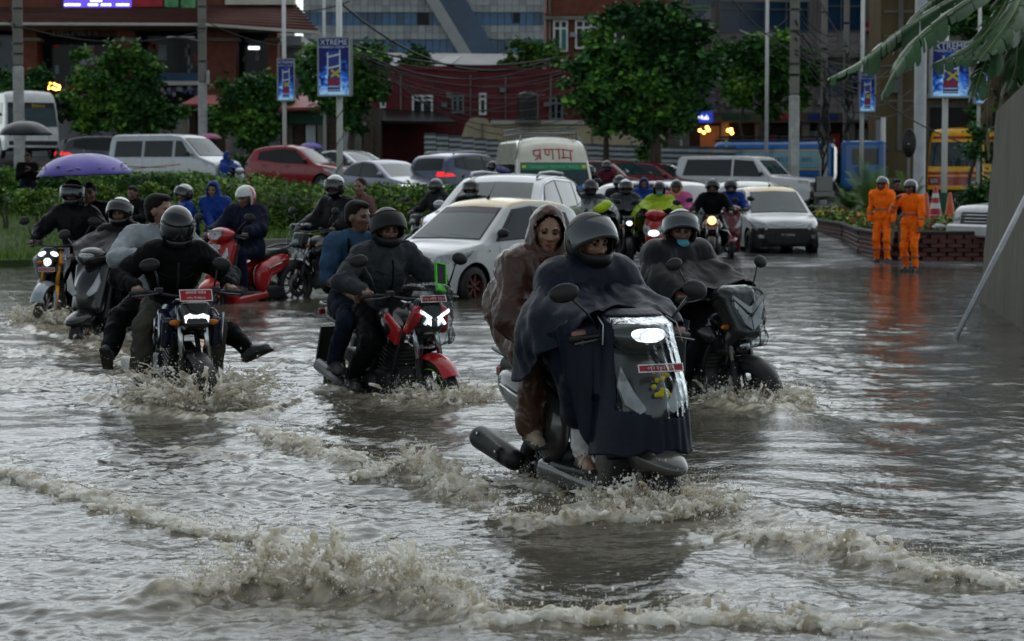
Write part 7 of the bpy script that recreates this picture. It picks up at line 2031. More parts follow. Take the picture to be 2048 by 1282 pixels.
  for i in (0, 1):
   S.cap(self.nb, self.sh[i], .07, .10 + w * .2, k, 0)
   S.cap(self.sh[i], self.el[i], .095 + w * .25, .10 + w * .45, k, 0)
   if sleeve:
    h = V3(self.hands[i]); e = self.el[i]
    S.cap(e, h, .09 + w * .4, .055 + w * .15, k, 0)
    S.cap(e - V3((0, 0, hem)), e.lerp(h, .75) - V3((0, 0, hem * .8)), .07 + w * .3, .045, k * .8, 0)
    S.cap(self.ch - V3((0, 0, .1)), e.lerp(h, .5) - V3((0, 0, hem)), .10, .05, k, 0)
   if lap:
    S.cap(self.H, self.kn[i], .14 + w * .3, .095 + w * .3, k, 0); S.cap(self.kn[i], self.kn[i] - V3((.02, 0, .10 + hem)), .095 + w * .3, .10 + w * .3, k, 0)
  if lap: S.cap(self.kn[0], self.kn[1], .10, None, k, 0)
  if back: S.chain([V3(p) for p in back], [.115 + w * .4] * len(back), k, 0)
  if front: S.chain([V3(p) for p in front], [.13 + w * .3] * len(front), k, 0)
  V, Q, mi = S.arrays(); V = laplace(V, Q, 3, .5); V = folds(V, Q, amp, freq, seed, (1, 1, .38))
  V = folds(V, Q, amp * .35, freq * 2.6, seed + 9, (1, 1, .5))
  if crease: V = creases(V, Q, crease, 6, seed)
  return link(name, np_mesh(name, V, Q, m), self.T)
 def cape(self, m, rows, seed=5, amp=.022, nf=9, thick=.004, name='poncho', hemwob=.02, crease=.008):
  """sheet thrown over the shoulders: rows of points from the neck to the hem, one row per direction, joined smoothly and creased towards the hem"""
  ang = np.array([r_[0] for r_ in rows], float); K = np.array([[tuple(p) for p in r_[1]] for r_ in rows], float)
  o = np.argsort(ang); ang = ang[o]; K = K[o]; n, k = K.shape[:2]
  NU, NV = 120, 34
  def cr(P0, P1, P2, P3, t): return 0.5 * (2 * P1 + (P2 - P0) * t + (2 * P0 - 5 * P1 + 4 * P2 - P3) * t * t + (3 * P1 - P0 - 3 * P2 + P3) * t ** 3)
  A3 = np.concatenate([ang - 360, ang, ang + 360]); K3 = np.concatenate([K, K, K])
  U = np.linspace(-180, 180, NU, endpoint=False); G = np.zeros((NU, k, 3))
  for i, a in enumerate(U):
   j = int(np.searchsorted(A3, a, side='right')) - 1; t = (a - A3[j]) / (A3[j + 1] - A3[j])
   G[i] = cr(K3[j - 1], K3[j], K3[j + 1], K3[j + 2], t)
  W = np.zeros((NU, NV, 3))
  for q in range(NV):
   v = q / (NV - 1) * (k - 1); j = min(k - 2, int(v)); t = v - j
   W[:, q] = cr(G[:, max(j - 1, 0)], G[:, j], G[:, j + 1], G[:, min(j + 2, k - 1)], t)
  du = np.roll(W, -1, 0) - np.roll(W, 1, 0); dv = np.gradient(W, axis=1)
  N = np.cross(du, dv); N /= np.linalg.norm(N, axis=2, keepdims=True) + 1e-9
  v = np.linspace(0, 1, NV)[None, :]; u = np.radians(U)[:, None]
  ph = noise2(np.cos(u) * 2 + 5 + 0 * v, np.sin(u) * 2 + v * 1.5, seed) * 4.5
  fo = np.sin(u * nf + ph + seed) * .6 + np.sin(u * nf * 1.9 - ph * 1.6) * .3
  cx_ = noise2(W[..., 0] * 9 + W[..., 2] * 3, W[..., 1] * 9 - W[..., 2] * 7, seed + 3) + .6 * noise2(W[..., 0] * 21, W[..., 1] * 19 + W[..., 2] * 17, seed + 4)
  W = W + N * (amp * (fo * v ** 1.2 + .95 * cx_ * (.25 + v)))[..., None]
  W[..., 2] += hemwob * np.sin(u * 5 + seed) * v ** 4
  V = W.reshape(-1, 3); F = []
  pc = V.astype(np.float32); cr_ = 0
  for k_, (f_, a_) in enumerate(((5, 1.0), (10, .5))):
   nn_ = noise3(pc * f_ + noise3(pc * f_ * .6, seed)[:, None] * .8, seed + 50 + k_); cr_ = cr_ + a_ * np.exp(-np.abs(nn_) / .14)
  V = V + N.reshape(-1, 3) * (crease * cr_)[:, None]
  for i in range(NU):
   for q in range(NV - 1): F.append((i * NV + q, ((i + 1) % NU) * NV + q, ((i + 1) % NU) * NV + q + 1, i * NV + q + 1))
  o = link(name, np_mesh(name, V, np.array(F), m), self.T)
  md = o.modifiers.new('thickness', 'SOLIDIFY'); md.thickness = thick
  return o
 def rows(self, hem=.78, out=.05, front=None, backout=.10, fz=.03):
  """points of a riding cape taken from the joints"""
  nb, H, ch, fw = self.nb, self.H, self.ch, V3((1, 0, 0)); h = [V3(q) for q in self.hands]; hm = (h[0] + h[1]) / 2
  f_ = V3(front) if front else hm + V3((.10, 0, fz))
  R_ = [(0, [nb + V3((.065, 0, .02)), ch + V3((.20, 0, .10)), (ch + V3((.2, 0, .05))).lerp(f_, .62) + V3((0, 0, -.02)), f_])]
  for i, s in ((0, 1), (1, -1)):
   e = self.el[i]; sh = self.sh[i]; k = self.kn[i]; y = V3((0, s, 0))
   R_.append((s * 38, [nb + V3((.05, s * .045, .022)), sh + V3((.085, -s * .05, .02)), sh.lerp(h[i], .62) + V3((.03, 0, .075)), h[i] + V3((.10, s * .0, .05))]))
   R_.append((s * 74, [nb + V3((.0, s * .062, .028)), sh + V3((.02, s * .05, .045)), e + y * (.05 + out) + V3((.06, 0, .04)), V3((h[i].x - .06, h[i].y + s * (.06 + out), h[i].z * .45 + hem * .55))]))
   R_.append((s * 112, [nb + V3((-.035, s * .055, .03)), sh + V3((-.05, s * .045, .025)), e + y * (.06 + out) + V3((-.10, 0, -.02)), V3((e.x - .02, e.y + s * (.08 + out), hem))]))
   R_.append((s * 150, [nb + V3((-.065, s * .03, .03)), sh + V3((-.12, -s * .06, -.05)), V3((H.x - .10 - backout * .5, s * .21, (H.z + ch.z) / 2)), V3((H.x - .14 - backout, s * (.24 + out), hem - .02))]))
  R_.append((180, [nb + V3((-.075, 0, .03)), nb + V3((-.15, 0, -.10)), V3((H.x - .15 - backout * .5, 0, (H.z + ch.z) / 2)), V3((H.x - .20 - backout, 0, hem - .04))]))
  return R_
 def mask(self, low=False, m=None):
  c = self.hc; Rh = self.Rh; P = lambda x, y, z: c + Rh @ V3((x, y, z)); dz = -.030 if low else 0
  S = SDF(tuple(c - V3((.16, .16, .2))), tuple(c + V3((.16, .16, .12))), .007)
  S.ell(P(.052, 0, -.055 + dz), (.058, .058, .045), Rh, 0, 0); S.ell(P(.02, 0, -.05 + dz), (.05, .052, .06), Rh, 0, None, True)
  V, Q, mi = S.arrays(); link('face_mask', np_mesh('face_mask', V, Q, m or M_mask), self.T)
def base(px_, py_, head, z=-0.17, Y=None, lean=0.0, sc=1.0):
 """world matrix of a vehicle standing where its mid-point meets the pixel on the water"""
 p = gp(px_, py_) if Y is None else Vector((wx(px_, Y), Y, 0))
 return Matrix.Translation((p.x, p.y, z)) @ Matrix.Rotation(hd(head) - math.pi / 2, 4, 'Z') @ Matrix.Rotation(R(lean), 4, 'X') @ Matrix.Scale(sc, 4)
# motorcycles and scooters
M_metal = mat('dull_metal', (0.10, 0.10, 0.105), 0.35, 0.8, var=0.25, nscale=8); M_engine = mat('engine_black', (0.022, 0.022, 0.023), 0.45, 0.4, var=0.35, nscale=8); M_fork = mat('fork_chrome', (0.50, 0.51, 0.52), 0.15, 1.0, var=0.1)
M_gold = mat('fork_gold', (0.55, 0.25, 0.02), 0.3, 0.5, var=0.1); M_seat = mat('seat_vinyl', (0.014, 0.014, 0.015), 0.5, var=0.2, bump=0.1); M_mirrorg = mat('mirror_glass', (0.3, 0.32, 0.33), 0.03, 1.0, var=0.05)
P_fz = paint('deep_navy', (0.008, 0.013, 0.035), 0.3); P_blk = paint('gloss_black', (0.010, 0.010, 0.011)); P_mred = paint('bright_red', (0.42, 0.012, 0.016)); P_scoot = paint('scooter_grey', (0.085, 0.084, 0.078), 0.4); P_mt = paint('ice_grey', (0.32, 0.36, 0.40), 0.2)
M_plastic = bpy.data.materials.new('clear_rain_plastic'); M_plastic.use_nodes = True
_nt = M_plastic.node_tree; _nt.nodes.clear()
_o = _nt.nodes.new('ShaderNodeOutputMaterial'); _g = _nt.nodes.new('ShaderNodeBsdfGlossy'); _g.inputs['Roughness'].default_value = 0.16; _g.inputs['Color'].default_value = (0.62, 0.65, 0.67, 1)
_t = _nt.nodes.new('ShaderNodeBsdfTransparent'); _t.inputs['Color'].default_value = (0.86, 0.89, 0.90, 1); _lw = _nt.nodes.new('ShaderNodeLayerWeight'); _lw.inputs['Blend'].default_value = 0.15
_mx = _nt.nodes.new('ShaderNodeMixShader'); _nt.links.new(_lw.outputs['Fresnel'], _mx.inputs[0]); _nt.links.new(_t.outputs[0], _mx.inputs[1]); _nt.links.new(_g.outputs[0], _mx.inputs[2]); _nt.links.new(_mx.outputs[0], _o.inputs['Surface'])
_n = _nt.nodes.new('ShaderNodeTexNoise'); _n.inputs['Scale'].default_value = 14; _n.inputs['Detail'].default_value = 5; _n.inputs['Distortion'].default_value = 1.2
_bp = _nt.nodes.new('ShaderNodeBump'); _bp.inputs['Strength'].default_value = 0.8; _bp.inputs['Distance'].default_value = 0.02
_tc = _nt.nodes.new('ShaderNodeTexCoord'); _nt.links.new(_tc.outputs['Object'], _n.inputs['Vector']); _nt.links.new(_n.outputs['Fac'], _bp.inputs['Height'])
_nt.links.new(_bp.outputs[0], _g.inputs['Normal']); _nt.links.new(_bp.outputs[0], _lw.inputs['Normal'])
def sdf_part(name, lo, hi, vox, fn, mats, T, smooth=1, parent=None):
 S = SDF(lo, hi, vox); fn(S); V, Q, mi = S.arrays()
 if smooth: V = laplace(V, Q, smooth, .5)
 return link(name, np_mesh(name, V, Q, mats, mi if isinstance(mats, (list, tuple)) else None), parent or T)
def bike_wheel(T, x, r, w, spokes=10, rim=M_trim, disc=True, vis=True, stripe=None):
 o = MB().lathe([(r - .075, -w * .42), (r - .03, -w * .5), (r - .008, -w * .33), (r, -w * .12), (r, w * .12), (r - .008, w * .33), (r - .03, w * .5), (r - .075, w * .42)], 36, AX_Y).build('wheel', M_tyre, T, (x, 0, r))
 b = MB().lathe([(r - .072, -w * .4), (r - .095, -w * .25), (r - .095, w * .25), (r - .072, w * .4)], 32, AX_Y)
 b.lathe([(.03, -.06), (.045, -.05), (.045, .05), (.03, .06)], 14, AX_Y)
 for k in range(spokes):
  a = 2 * math.pi * k / spokes
  b.box((math.cos(a) * (r - .06) * .52, 0, math.sin(a) * (r - .06) * .52), (r * .78, .022, .022), M=Matrix.Rotation(-a, 3, 'Y'))
 b.build('rim', rim, o)
 if stripe: MB().lathe([(r - .078, -w * .43), (r - .086, -w * .43)], 32, AX_Y).lathe([(r - .086, w * .43), (r - .078, w * .43)], 32, AX_Y).build('rim_stripe', stripe, o)
 if disc: MB().lathe([(r * .30, .055), (r * .52, .055), (r * .52, .060), (r * .30, .060)], 24, AX_Y).build('brake_disc', M_metal, o)
 return o
def bar_mirror(T, s, x=.34, y=.30, z=1.06, h=.22, out=.10, mt=M_trim, size=(.02, .075, .048), tilt=10, back=.02):
 a = V3((x, s * y, z)); e = V3((x - back, s * (y + out), z + h))
 o = MB().tube([a, a.lerp(e, .5) + V3((.015, 0, .01)), e], .007, 6).build('mirror_stalk', M_trim, T)
 mb = MB().sphere((0, 0, 0), size, 16, 8)
 h_ = mb.build('mirror', mt, T, e + V3((0, s * .035, .025)), (R(-tilt * s), 0, R(6 * s)))
 MB().lathe([(0, 0), (.9, 0)], 16, Matrix.Translation((-size[0] * .75, 0, 0)) @ AX_X @ Matrix.Diagonal((size[2] * .86, size[1] * .86, 1, 1))).build('mirror_glass', M_mirrorg, h_)
def nplate(T, M, w, h, rows, m=M_plate_r):
 p = MB().box((0, 0, 0), (.006, w, h), bev=.002).build('number_plate', m, T); p.matrix_local = M
 f = MB()
 for s in (-1, 1): f.box((.003, s * (w / 2 - .004), 0), (.004, .006, h * .96)); f.box((.0035, 0, s * (h / 2 - .004)), (.004, w * .96, .006))
 f.build('plate_border', M_digit, p)
 for i, t in enumerate(rows):
  z = h * (.5 - (i + .5) / len(rows)) * .86
  text_mesh(t, h / len(rows) * .62, M_digit, 'plate_digits', p, Matrix.Translation((.0045, 0, z)) @ Matrix.Rotation(R(90), 4, 'Z') @ Matrix.Rotation(R(90), 4, 'X'), .0008)
 return p
def glow(T, poly, x, m, name='headlight', th=.02, tilt=0):
 """lamp lens from an outline (y, z)"""
 o = MB().prism([(p[0], p[1]) for p in poly], 0, th).build(name, m, T)
 o.matrix_local = Matrix.Translation(x) @ Matrix.Rotation(R(tilt), 4, 'Y') @ Matrix(((0, 0, 1, 0), (1, 0, 0, 0), (0, 1, 0, 0), (0, 0, 0, 1)))
 return o
def indicator(T, s, x, y, z, m=M_amber, out=.09):
 o = MB().tube([(x, s * y, z), (x, s * (y + out * .5), z)], .008, 5).build('indicator_stalk', M_trim, T)
 MB().sphere((x, s * (y + out * .75), z), (.022, .045, .022), 10, 6).build('indicator', m, o)
def moto(label, M, tank_m=P_blk, fork_m=M_fork, tail_m=None, head='led', group='motorcycles in the flood', plate=None, cat='motorcycle', fender=M_trim, farc=(150, 20), name='motorcycle', vox=.014, mirrors=True, rimstripe=None, plastic=False, guard=False, wr=.30, inds=True, det=True):
 T = empty(name, (0, 0, 0), 0, label, cat, group); T.matrix_world = M
 bike_wheel(T, .67, wr, .11, stripe=rimstripe); bike_wheel(T, -.66, wr, .13, stripe=rimstripe)
 # front end
 for s in (-1, 1):
  MB().tube([(.67, s * .095, wr), (.60, s * .095, .58)], .030, 10).build('fork_slider', M_engine if fork_m is not M_gold else M_gold, T)
  MB().tube([(.61, s * .095, .55), (.465, s * .095, 1.0)], .021, 10).build('fork_tube', fork_m, T)
 MB().box((.47, 0, .98), (.06, .26, .03), bev=.01, M=Matrix.Rotation(R(-20), 3, 'Y')).build('fork_clamp', M_engine, T)
 V = []; F = []
 fdm = MB()
 for k in range(15):
  a = R(farc[0] - (farc[0] - farc[1]) * k / 14);
  for y, dr in ((-.075, -.035), (-.05, 0), (0, .012), (.05, 0), (.075, -.035)):
   V.append((.67 + math.cos(a) * (wr + .028 + dr), y, wr + math.sin(a) * (wr + .028 + dr)))
 for k in range(14):
  for j in range(4): F.append((k * 5 + j, k * 5 + j + 1, k * 5 + j + 6, k * 5 + j + 5))
 F += [tuple(i + 75 for i in f[::-1]) for f in F]; V += [(x * .988 + .008, y * .97, z * .988) for x, y, z in V]
 fdm.add(V, F, True).build('front_mudguard', fender, T)
 for s in (-1, 1): MB().tube([(.67, s * .085, wr + .02), (.62, s * .08, wr + wr * .95)], .012, 5).build('mudguard_stay', M_engine, T)
 # handlebar
 hb = [(.30, -.40, 1.035), (.36, -.26, 1.05), (.44, -.10, 1.02), (.45, 0, 1.015), (.44, .10, 1.02), (.36, .26, 1.05), (.30, .40, 1.035)]
 MB().tube(hb, .012, 8).build('handlebar', M_trim, T)
 for s in (-1, 1):
  MB().tube([(.345, s * .285, 1.048), (.30, s * .405, 1.035)], .0185, 10).build('grip', M_tyre, T)
  MB().tube([(.41, s * .22, 1.045), (.40, s * .30, 1.03), (.35, s * .40, 1.02)], .007, 5).build('lever', M_metal, T)
  MB().box((.385, s * .21, 1.06), (.05, .06, .05), bev=.01).build('switch_box', M_trim, T)
  if mirrors: bar_mirror(T, s)
  if inds: indicator(T, s, .56, .07, .84)
 # engine, frame, exhaust
 sdf_part('engine', (-.3, -.25, .2), (.45, .25, .72), vox, lambda S: (S.box((.05, 0, .36), (.20, .16, .12), None, .05, .04, 0), S.box((.16, 0, .54), (.09, .10, .12), Matrix.Rotation(R(18), 3, 'Y'), .02, .04, 0), S.ell((-.02, -.16, .36), (.11, .05, .11), None, .02, 0), S.ell((-.02, .16, .36), (.11, .05, .11), None, .02, 0), S.box((-.15, 0, .5), (.10, .12, .08), None, .03, .05, 0)), M_engine, T)
 if det:
  for k in range(6): MB().box((.16 + .012 * (k - 3), 0, .47 + k * .03), (.20, .22, .008), M=Matrix.Rotation(R(18), 3, 'Y')).build('cooling_fin', M_metal, T)
 fr = MB()
 for s in (-1, 1):
  fr.tube([(.42, s * .03, .92), (.30, s * .10, .62), (.22, s * .11, .30), (-.15, s * .12, .26), (-.28, s * .10, .42), (-.30, s * .10, .72)], .020, 7); fr.tube([(.40, s * .03, .86), (.1, s * .10, .80), (-.35, s * .11, .74), (-.78, s * .09, .82)], .018, 7)
  fr.tube([(-.66, s * .10, wr), (-.28, s * .11, .38)], .022, 7)
 fr.build('frame', M_engine, T)
 for s in (-1, 1): MB().tube([(-.12, s * .12, .34), (-.12, s * .29, .34)], .013, 6).build('footpeg', M_metal, T); MB().tube([(-.46, s * .10, .44), (-.46, s * .25, .44)], .012, 6).build('pillion_peg', M_metal, T)
 MB().tube([(.26, -.08, .48), (.32, -.12, .34), (.15, -.15, .24), (-.2, -.17, .28), (-.35, -.18, .34), (-.75, -.20, .46)], [.02, .02, .022, .025, .045, .05], 10).build('exhaust', M_metal, T)
 tm = tail_m or tank_m
 sdf_part('fuel_tank', (-.35, -.25, .65), (.52, .25, 1.12), vox * .9, lambda S: (S.ell((.17, 0, .86), (.26, .150, .135), Matrix.Rotation(R(8), 3, 'Y'), 0, 0), S.box((-.06, 0, .83), (.16, .085, .07), None, .05, .07, 0), S.ell((.28, .12, .80), (.17, .075, .09), Matrix.Rotation(R(20), 3, 'Y'), .03, 0), S.ell((.28, -.12, .80), (.17, .075, .09), Matrix.Rotation(R(20), 3, 'Y'), .03, 0)), tank_m, T)
 sdf_part('seat', (-.95, -.22, .66), (.05, .22, 1.0), vox, lambda S: (S.box((-.24, 0, .79), (.20, .125, .045), None, .04, .04, 0), S.box((-.60, 0, .86), (.22, .105, .04), Matrix.Rotation(R(4), 3, 'Y'), .035, .05, 0)), M_seat, T)
 sdf_part('tail', (-1.1, -.2, .62), (-.2, .2, 1.0), vox, lambda S: (S.cap((-.35, 0, .72), (-.92, 0, .86), .10, .05, .04, 0), S.box((-.30, 0, .66), (.12, .12, .07), None, .04, .06, 0)), tm, T)
 MB().box((-.99, 0, .86), (.03, .14, .05), bev=.01).build('tail_light', M_tailoff, T)
 MB().tube([(-.55, .12, .90), (-.85, .13, .93), (-.97, .06, .93), (-.97, -.06, .93), (-.85, -.13, .93), (-.55, -.12, .90)], .012, 6).build('grab_rail', M_metal, T)
 MB().box((-.98, 0, .60), (.02, .16, .30), M=Matrix.Rotation(R(18), 3, 'Y')).build('rear_mudguard', M_trim, T)
 # heads
 if head == 'led':
  sdf_part('headlamp_cowl', (.42, -.18, .68), (.78, .18, 1.1), vox * .8, lambda S: (S.box((.57, 0, .88), (.085, .115, .10), Matrix.Rotation(R(-16), 3, 'Y'), .04, 0, 0, taper=(2, 1, .75, 1.0)), S.box((.53, 0, .985), (.05, .07, .03), Matrix.Rotation(R(-35), 3, 'Y'), .02, .03, 0)), P_blk, T)
  glow(T, [(-.085, .0), (-.09, .045), (-.05, .062), (0, .05), (.05, .062), (.09, .045), (.085, .0), (.05, -.028), (-.05, -.028)], (.645, 0, .845), M_lamp_on, 'headlight', .015)
  glow(T, [(-.05, .03), (-.07, .075), (.07, .075), (.05, .03), (0, .005)], (.635, 0, .905), P_blk, 'lamp_brow', .022)
  for s in (-1, 1):
   q = [(.34, .86), (.50, .90), (.43, .66), (.30, .76), (.34, .86)]
   MB().tube([(x, s * (.226 + .02 * (x - .3)), z) for x, z in q], .012, 6).build('scoop_trim', M_fork, T); MB().tube([(.33, s * .228, .80), (.45, s * .230, .79)], .010, 6).build('scoop_trim', M_fork, T)
   sdf_part('side_scoop', (.2, -.28, .6), (.60, .28, 1.0), vox, lambda S: S.box((.40, s * .175, .79), (.11, .045, .12), Matrix.Rotation(R(20), 3, 'Y'), .03, 0, 0), tank_m, T)
 elif head == 'xlamp':
  sdf_part('headlamp_cowl', (.40, -.2, .66), (.82, .2, 1.14), vox * .8, lambda S: (S.box((.57, 0, .90), (.075, .125, .13), Matrix.Rotation(R(-18), 3, 'Y'), .05, 0, 0, taper=(2, 1, .65, 1.0)), S.cap((.60, .11, .93), (.54, .15, .80), .045, .035, .03, 1), S.cap((.60, -.11, .93), (.54, -.15, .80), .045, .035, .03, 1)), [P_blk, P_mred], T)
  for s in (-1, 1):
   glow(T, [(s * .022, .000), (s * .118, .060), (s * .122, .036), (s * .060, .000), (s * .095, -.045), (s * .078, -.056)][::s], (.668, 0, .895), M_lamp_on, 'headlight', .015)
   glow(T, [(s * .030, -.006), (s * .055, .012), (s * .05, -.035), (s * .03, -.05)][::s], (.667, 0, .88), M_lamp_on, 'headlight', .012)
   sdf_part('tank_wing', (.05, -.3, .6), (.56, .3, 1.0), vox, lambda S: S.box((.33, s * .165, .80), (.13, .022, .075), Matrix.Rotation(R(30), 3, 'Y'), .02, 0, 0), P_mred, T)
 elif head == 'mt':
  sdf_part('headlamp_cowl', (.40, -.2, .62), (.8, .2, 1.1), vox, lambda S: (S.box((.56, 0, .88), (.07, .07, .13), Matrix.Rotation(R(-14), 3, 'Y'), .03, 0, 0, taper=(2, 1, .7, 1.2)),), P_blk, T)
  for s in (-1, 1):
   sdf_part('tank_wing', (.0, -.34, .55), (.66, .34, 1.06), vox, lambda S: (S.box((.40, s * .19, .83), (.15, .03, .13), Matrix.Rotation(R(25), 3, 'Y'), .03, 0, 0), S.cap((.3, s * .2, .7), (.5, s * .17, .58), .04, .03, .03, 0)), P_mt, T)
   MB().sphere((.615, s * .075, .94), (.02, .05, .026), 12, 6, Matrix.Rotation(R(-18 * s), 3, 'X')).build('running_light', M_lamp_on, T)
   MB().box((.68, s * .10, .36), (.05, .03, .34), bev=.012, M=Matrix.Rotation(R(-10), 3, 'Y')).build('fork_guard', P_mt, T)
  MB().sphere((.635, 0, .845), (.03, .048, .048), 14, 8).build('headlight', M_lamp_on, T)
  nplate(T, Matrix.Translation((.66, 0, .765)), .20, .05, ['०१२ प ४२८१'])
 elif head == 'big':
  sdf_part('front_fairing', (.30, -.28, .58), (.85, .28, 1.22), vox * .8, lambda S: (S.box((.55, 0, .92), (.10, .16, .20), Matrix.Rotation(R(-24), 3, 'Y'), .06, 0, 0, taper=(2, 1, .65, 1.05)), S.box((.46, 0, 1.06), (.09, .15, .06), Matrix.Rotation(R(-30), 3, 'Y'), .04, .05, 0), S.box((.48, 0, .70), (.10, .13, .08), None, .04, .06, 0)), P_blk, T)
  for s in (-1, 1): glow(T, [(s * .005, -.03), (s * .14, .10), (s * .145, .065), (s * .07, -.075), (s * .005, -.12)][::s], (.655, 0, .93), M_lens, 'headlight', .03, -16)
  glow(T, [(-.15, .11), (-.02, .0), (0, -.005), (.02, .0), (.15, .11), (.15, .135), (.02, .05), (-.02, .05), (-.15, .135)], (.672, 0, .945), M_clad, 'lamp_brow', .02, -16)
  MB().sphere((.64, -.02, .70), (.03, .05, .035), 12, 6).build('lamp_reflector', M_chrome, T)
 elif head == 'round':
  MB().lathe([(0, -.10), (.07, -.08), (.095, 0), (.088, .012), (0, .02)], 20, Matrix.Translation((.58, 0, .92)) @ AX_X).build('headlamp_shell', M_chrome, T)
  MB().lathe([(0, .028), (.05, .024), (.084, .012)], 20, Matrix.Translation((.58, 0, .92)) @ AX_X).build('headlight', M_amber if not plate else mat('warm_headlamp', (0.9, 0.6, 0.3), 0.2, var=0, emit=(1.0, 0.5, 0.2), estr=.9), T)
 else:
  sdf_part('headlamp_cowl', (.40, -.2, .66), (.78, .2, 1.1), vox, lambda S: S.box((.57, 0, .90), (.075, .11, .11), Matrix.Rotation(R(-16), 3, 'Y'), .04, 0, 0, taper=(2, 1, .8, 1.0)), P_blk, T)
  MB().sphere((.645, 0, .88), (.03, .062, .05), 14, 8).build('headlight', M_lamp_on if head == 'lit' else M_lens, T)
 if plate: nplate(T, Matrix.Translation(plate[0]) @ Matrix.Rotation(R(plate[3] if len(plate) > 3 else -18), 4, 'Y'), plate[1][0], plate[1][1], plate[2])
 if guard:
  for s in (-1, 1): MB().tube([(.34, s * .10, .74), (.40, s * .30, .72), (.42, s * .36, .62), (.34, s * .20, .34), (.28, s * .10, .30)], .014, 7).build('crash_guard', M_fork, T)
 if plastic:
  S = SDF((.30, -.34, .5), (.95, .34, 1.25), .014)
  S.box((.58, 0, .90), (.11, .20, .22), Matrix.Rotation(R(-18), 3, 'Y'), .06, 0, 0, taper=(2, 1, .75, 1.0)); S.box((.45, 0, 1.09), (.09, .17, .04), None, .03, .05, 0)
  V, Q, mi = S.arrays(); V = folds(V, Q, .016, 12, 77, (1, 1, .6)); keep = V[Q].mean(1)[:, 0] > .50
  link('rain_cover', np_mesh('rain_cover', V, Q[keep], M_plastic), T)
 return T
def scooter(label, M, pm, head='bar', lens=M_lens, lower=None, group='scooters in the flood', plate=None, vox=.014, name='scooter', beak=False, ind=M_amber, side_trim=True, mirrors=True):
 T = empty(name, (0, 0, 0), 0, label, 'scooter', group); T.matrix_world = M
 bike_wheel(T, .64, .225, .10, 6, M_metal); bike_wheel(T, -.60, .215, .11, 6, M_metal)
 MB().tube([(.64, .07, .225), (.56, .05, .55), (.44, 0, .98)], .022, 8).build('fork_leg', M_metal, T); MB().tube([(.64, -.07, .225), (.56, -.05, .55)], .022, 8).build('fork_leg', M_fork, T)
 sdf_part('front_fender', (.30, -.2, .25), (1.08, .2, .64), vox * .8, lambda S: (S.ell((.66, 0, .43), (.27, .12, .075), Matrix.Rotation(R(13), 3, 'Y'), 0, 0), S.ell((.62, 0, .40), (.16, .10, .10), None, .05, 0), S.ell((.64, 0, .225), (.245, .075, .245), None, .01, None, True), S.box((.6, 0, .20), (.5, .3, .135), None, .01, .01, None, True)), pm, T)
 def apron(S):
  S.box((.50, 0, .72), (.075, .215, .27), Matrix.Rotation(R(-17), 3, 'Y'), .06, 0, 0, taper=(2, 1, .78, .95))
  S.ell((.57, 0, .72), (.10, .13, .24), Matrix.Rotation(R(-17), 3, 'Y'), .05, 0); S.box((.40, 0, .42), (.06, .19, .12), Matrix.Rotation(R(10), 3, 'Y'), .04, .06, 0)
  S.box((.35, 0, .74), (.10, .17, .26), Matrix.Rotation(R(-17), 3, 'Y'), .05, .02, None, True)
 sdf_part('front_apron', (.2, -.3, .28), (.85, .3, 1.08), vox * .8, apron, pm, T)
 sdf_part('leg_shield', (.2, -.26, .28), (.6, .26, 1.0), vox, lambda S: S.box((.405, 0, .66), (.03, .185, .28), Matrix.Rotation(R(-17), 3, 'Y'), .02, 0, 0), M_trim, T)
 sdf_part('floorboard', (-.35, -.25, .2), (.55, .25, .45), vox, lambda S: S.box((.12, 0, .285), (.32, .175, .03), None, .025, 0, 0), M_trim, T)
 sdf_part('floor_skirt', (-.55, -.28, .10), (.6, .28, .54), vox, lambda S: (S.box((.04, 0, .23), (.38, .19, .06), Matrix.Rotation(R(5), 3, 'Y'), .05, 0, 0), S.box((.42, 0, .36), (.06, .19, .12), Matrix.Rotation(R(12), 3, 'Y'), .04, .06, 0), S.box((.04, 0, .36), (.30, .168, .08), None, .02, 0, None, True)), pm, T)
 def bodyf(S):
  for s in (-1, 1):
   S.ell((-.52, s * .10, .62), (.40, .10, .13), Matrix.Rotation(R(14), 3, 'Y'), .04, 0); S.ell((-.28, s * .11, .48), (.16, .085, .19), Matrix.Rotation(R(-12), 3, 'Y'), .05, 0)
  S.cap((-.80, 0, .72), (-.98, 0, .76), .10, .05, .05, 0); S.box((-.5, 0, .36), (.6, .06, .16), None, .02, .02, None, True)
 sdf_part('body_panel', (-1.15, -.3, .25), (.05, .3, .95), vox * .9, bodyf, pm, T)
 sdf_part('seat', (-1.0, -.25, .62), (.05, .25, .92), vox, lambda S: (S.box((-.26, 0, .765), (.22, .135, .05), None, .045, .03, 0), S.box((-.66, 0, .79), (.25, .125, .05), None, .045, .04, 0)), M_seat, T)
 MB().tube([(-.62, .14, .82), (-.95, .13, .88), (-1.02, .06, .89), (-1.02, -.06, .89), (-.95, -.13, .88), (-.62, -.14, .82)], .014, 6).build('grab_rail', M_metal, T)
 sdf_part('engine', (-.9, -.2, .1), (-.1, .2, .5), vox, lambda S: (S.box((-.48, .07, .27), (.28, .06, .09), None, .04, .03, 0), S.cap((-.4, -.02, .30), (-.2, -.02, .33), .09, .08, .04, 0)), M_engine, T)
 mf = sdf_part('muffler', (-1.0, -.36, .15), (-.3, -.05, .55), .011, lambda S: (S.cap((-.55, -.20, .28), (-.90, -.235, .37), .062, .068, .02, 0), S.box((-.74, -.265, .345), (.15, .012, .045), Matrix.Rotation(R(15), 3, 'Y'), .01, .01, 0)), M_engine, T)
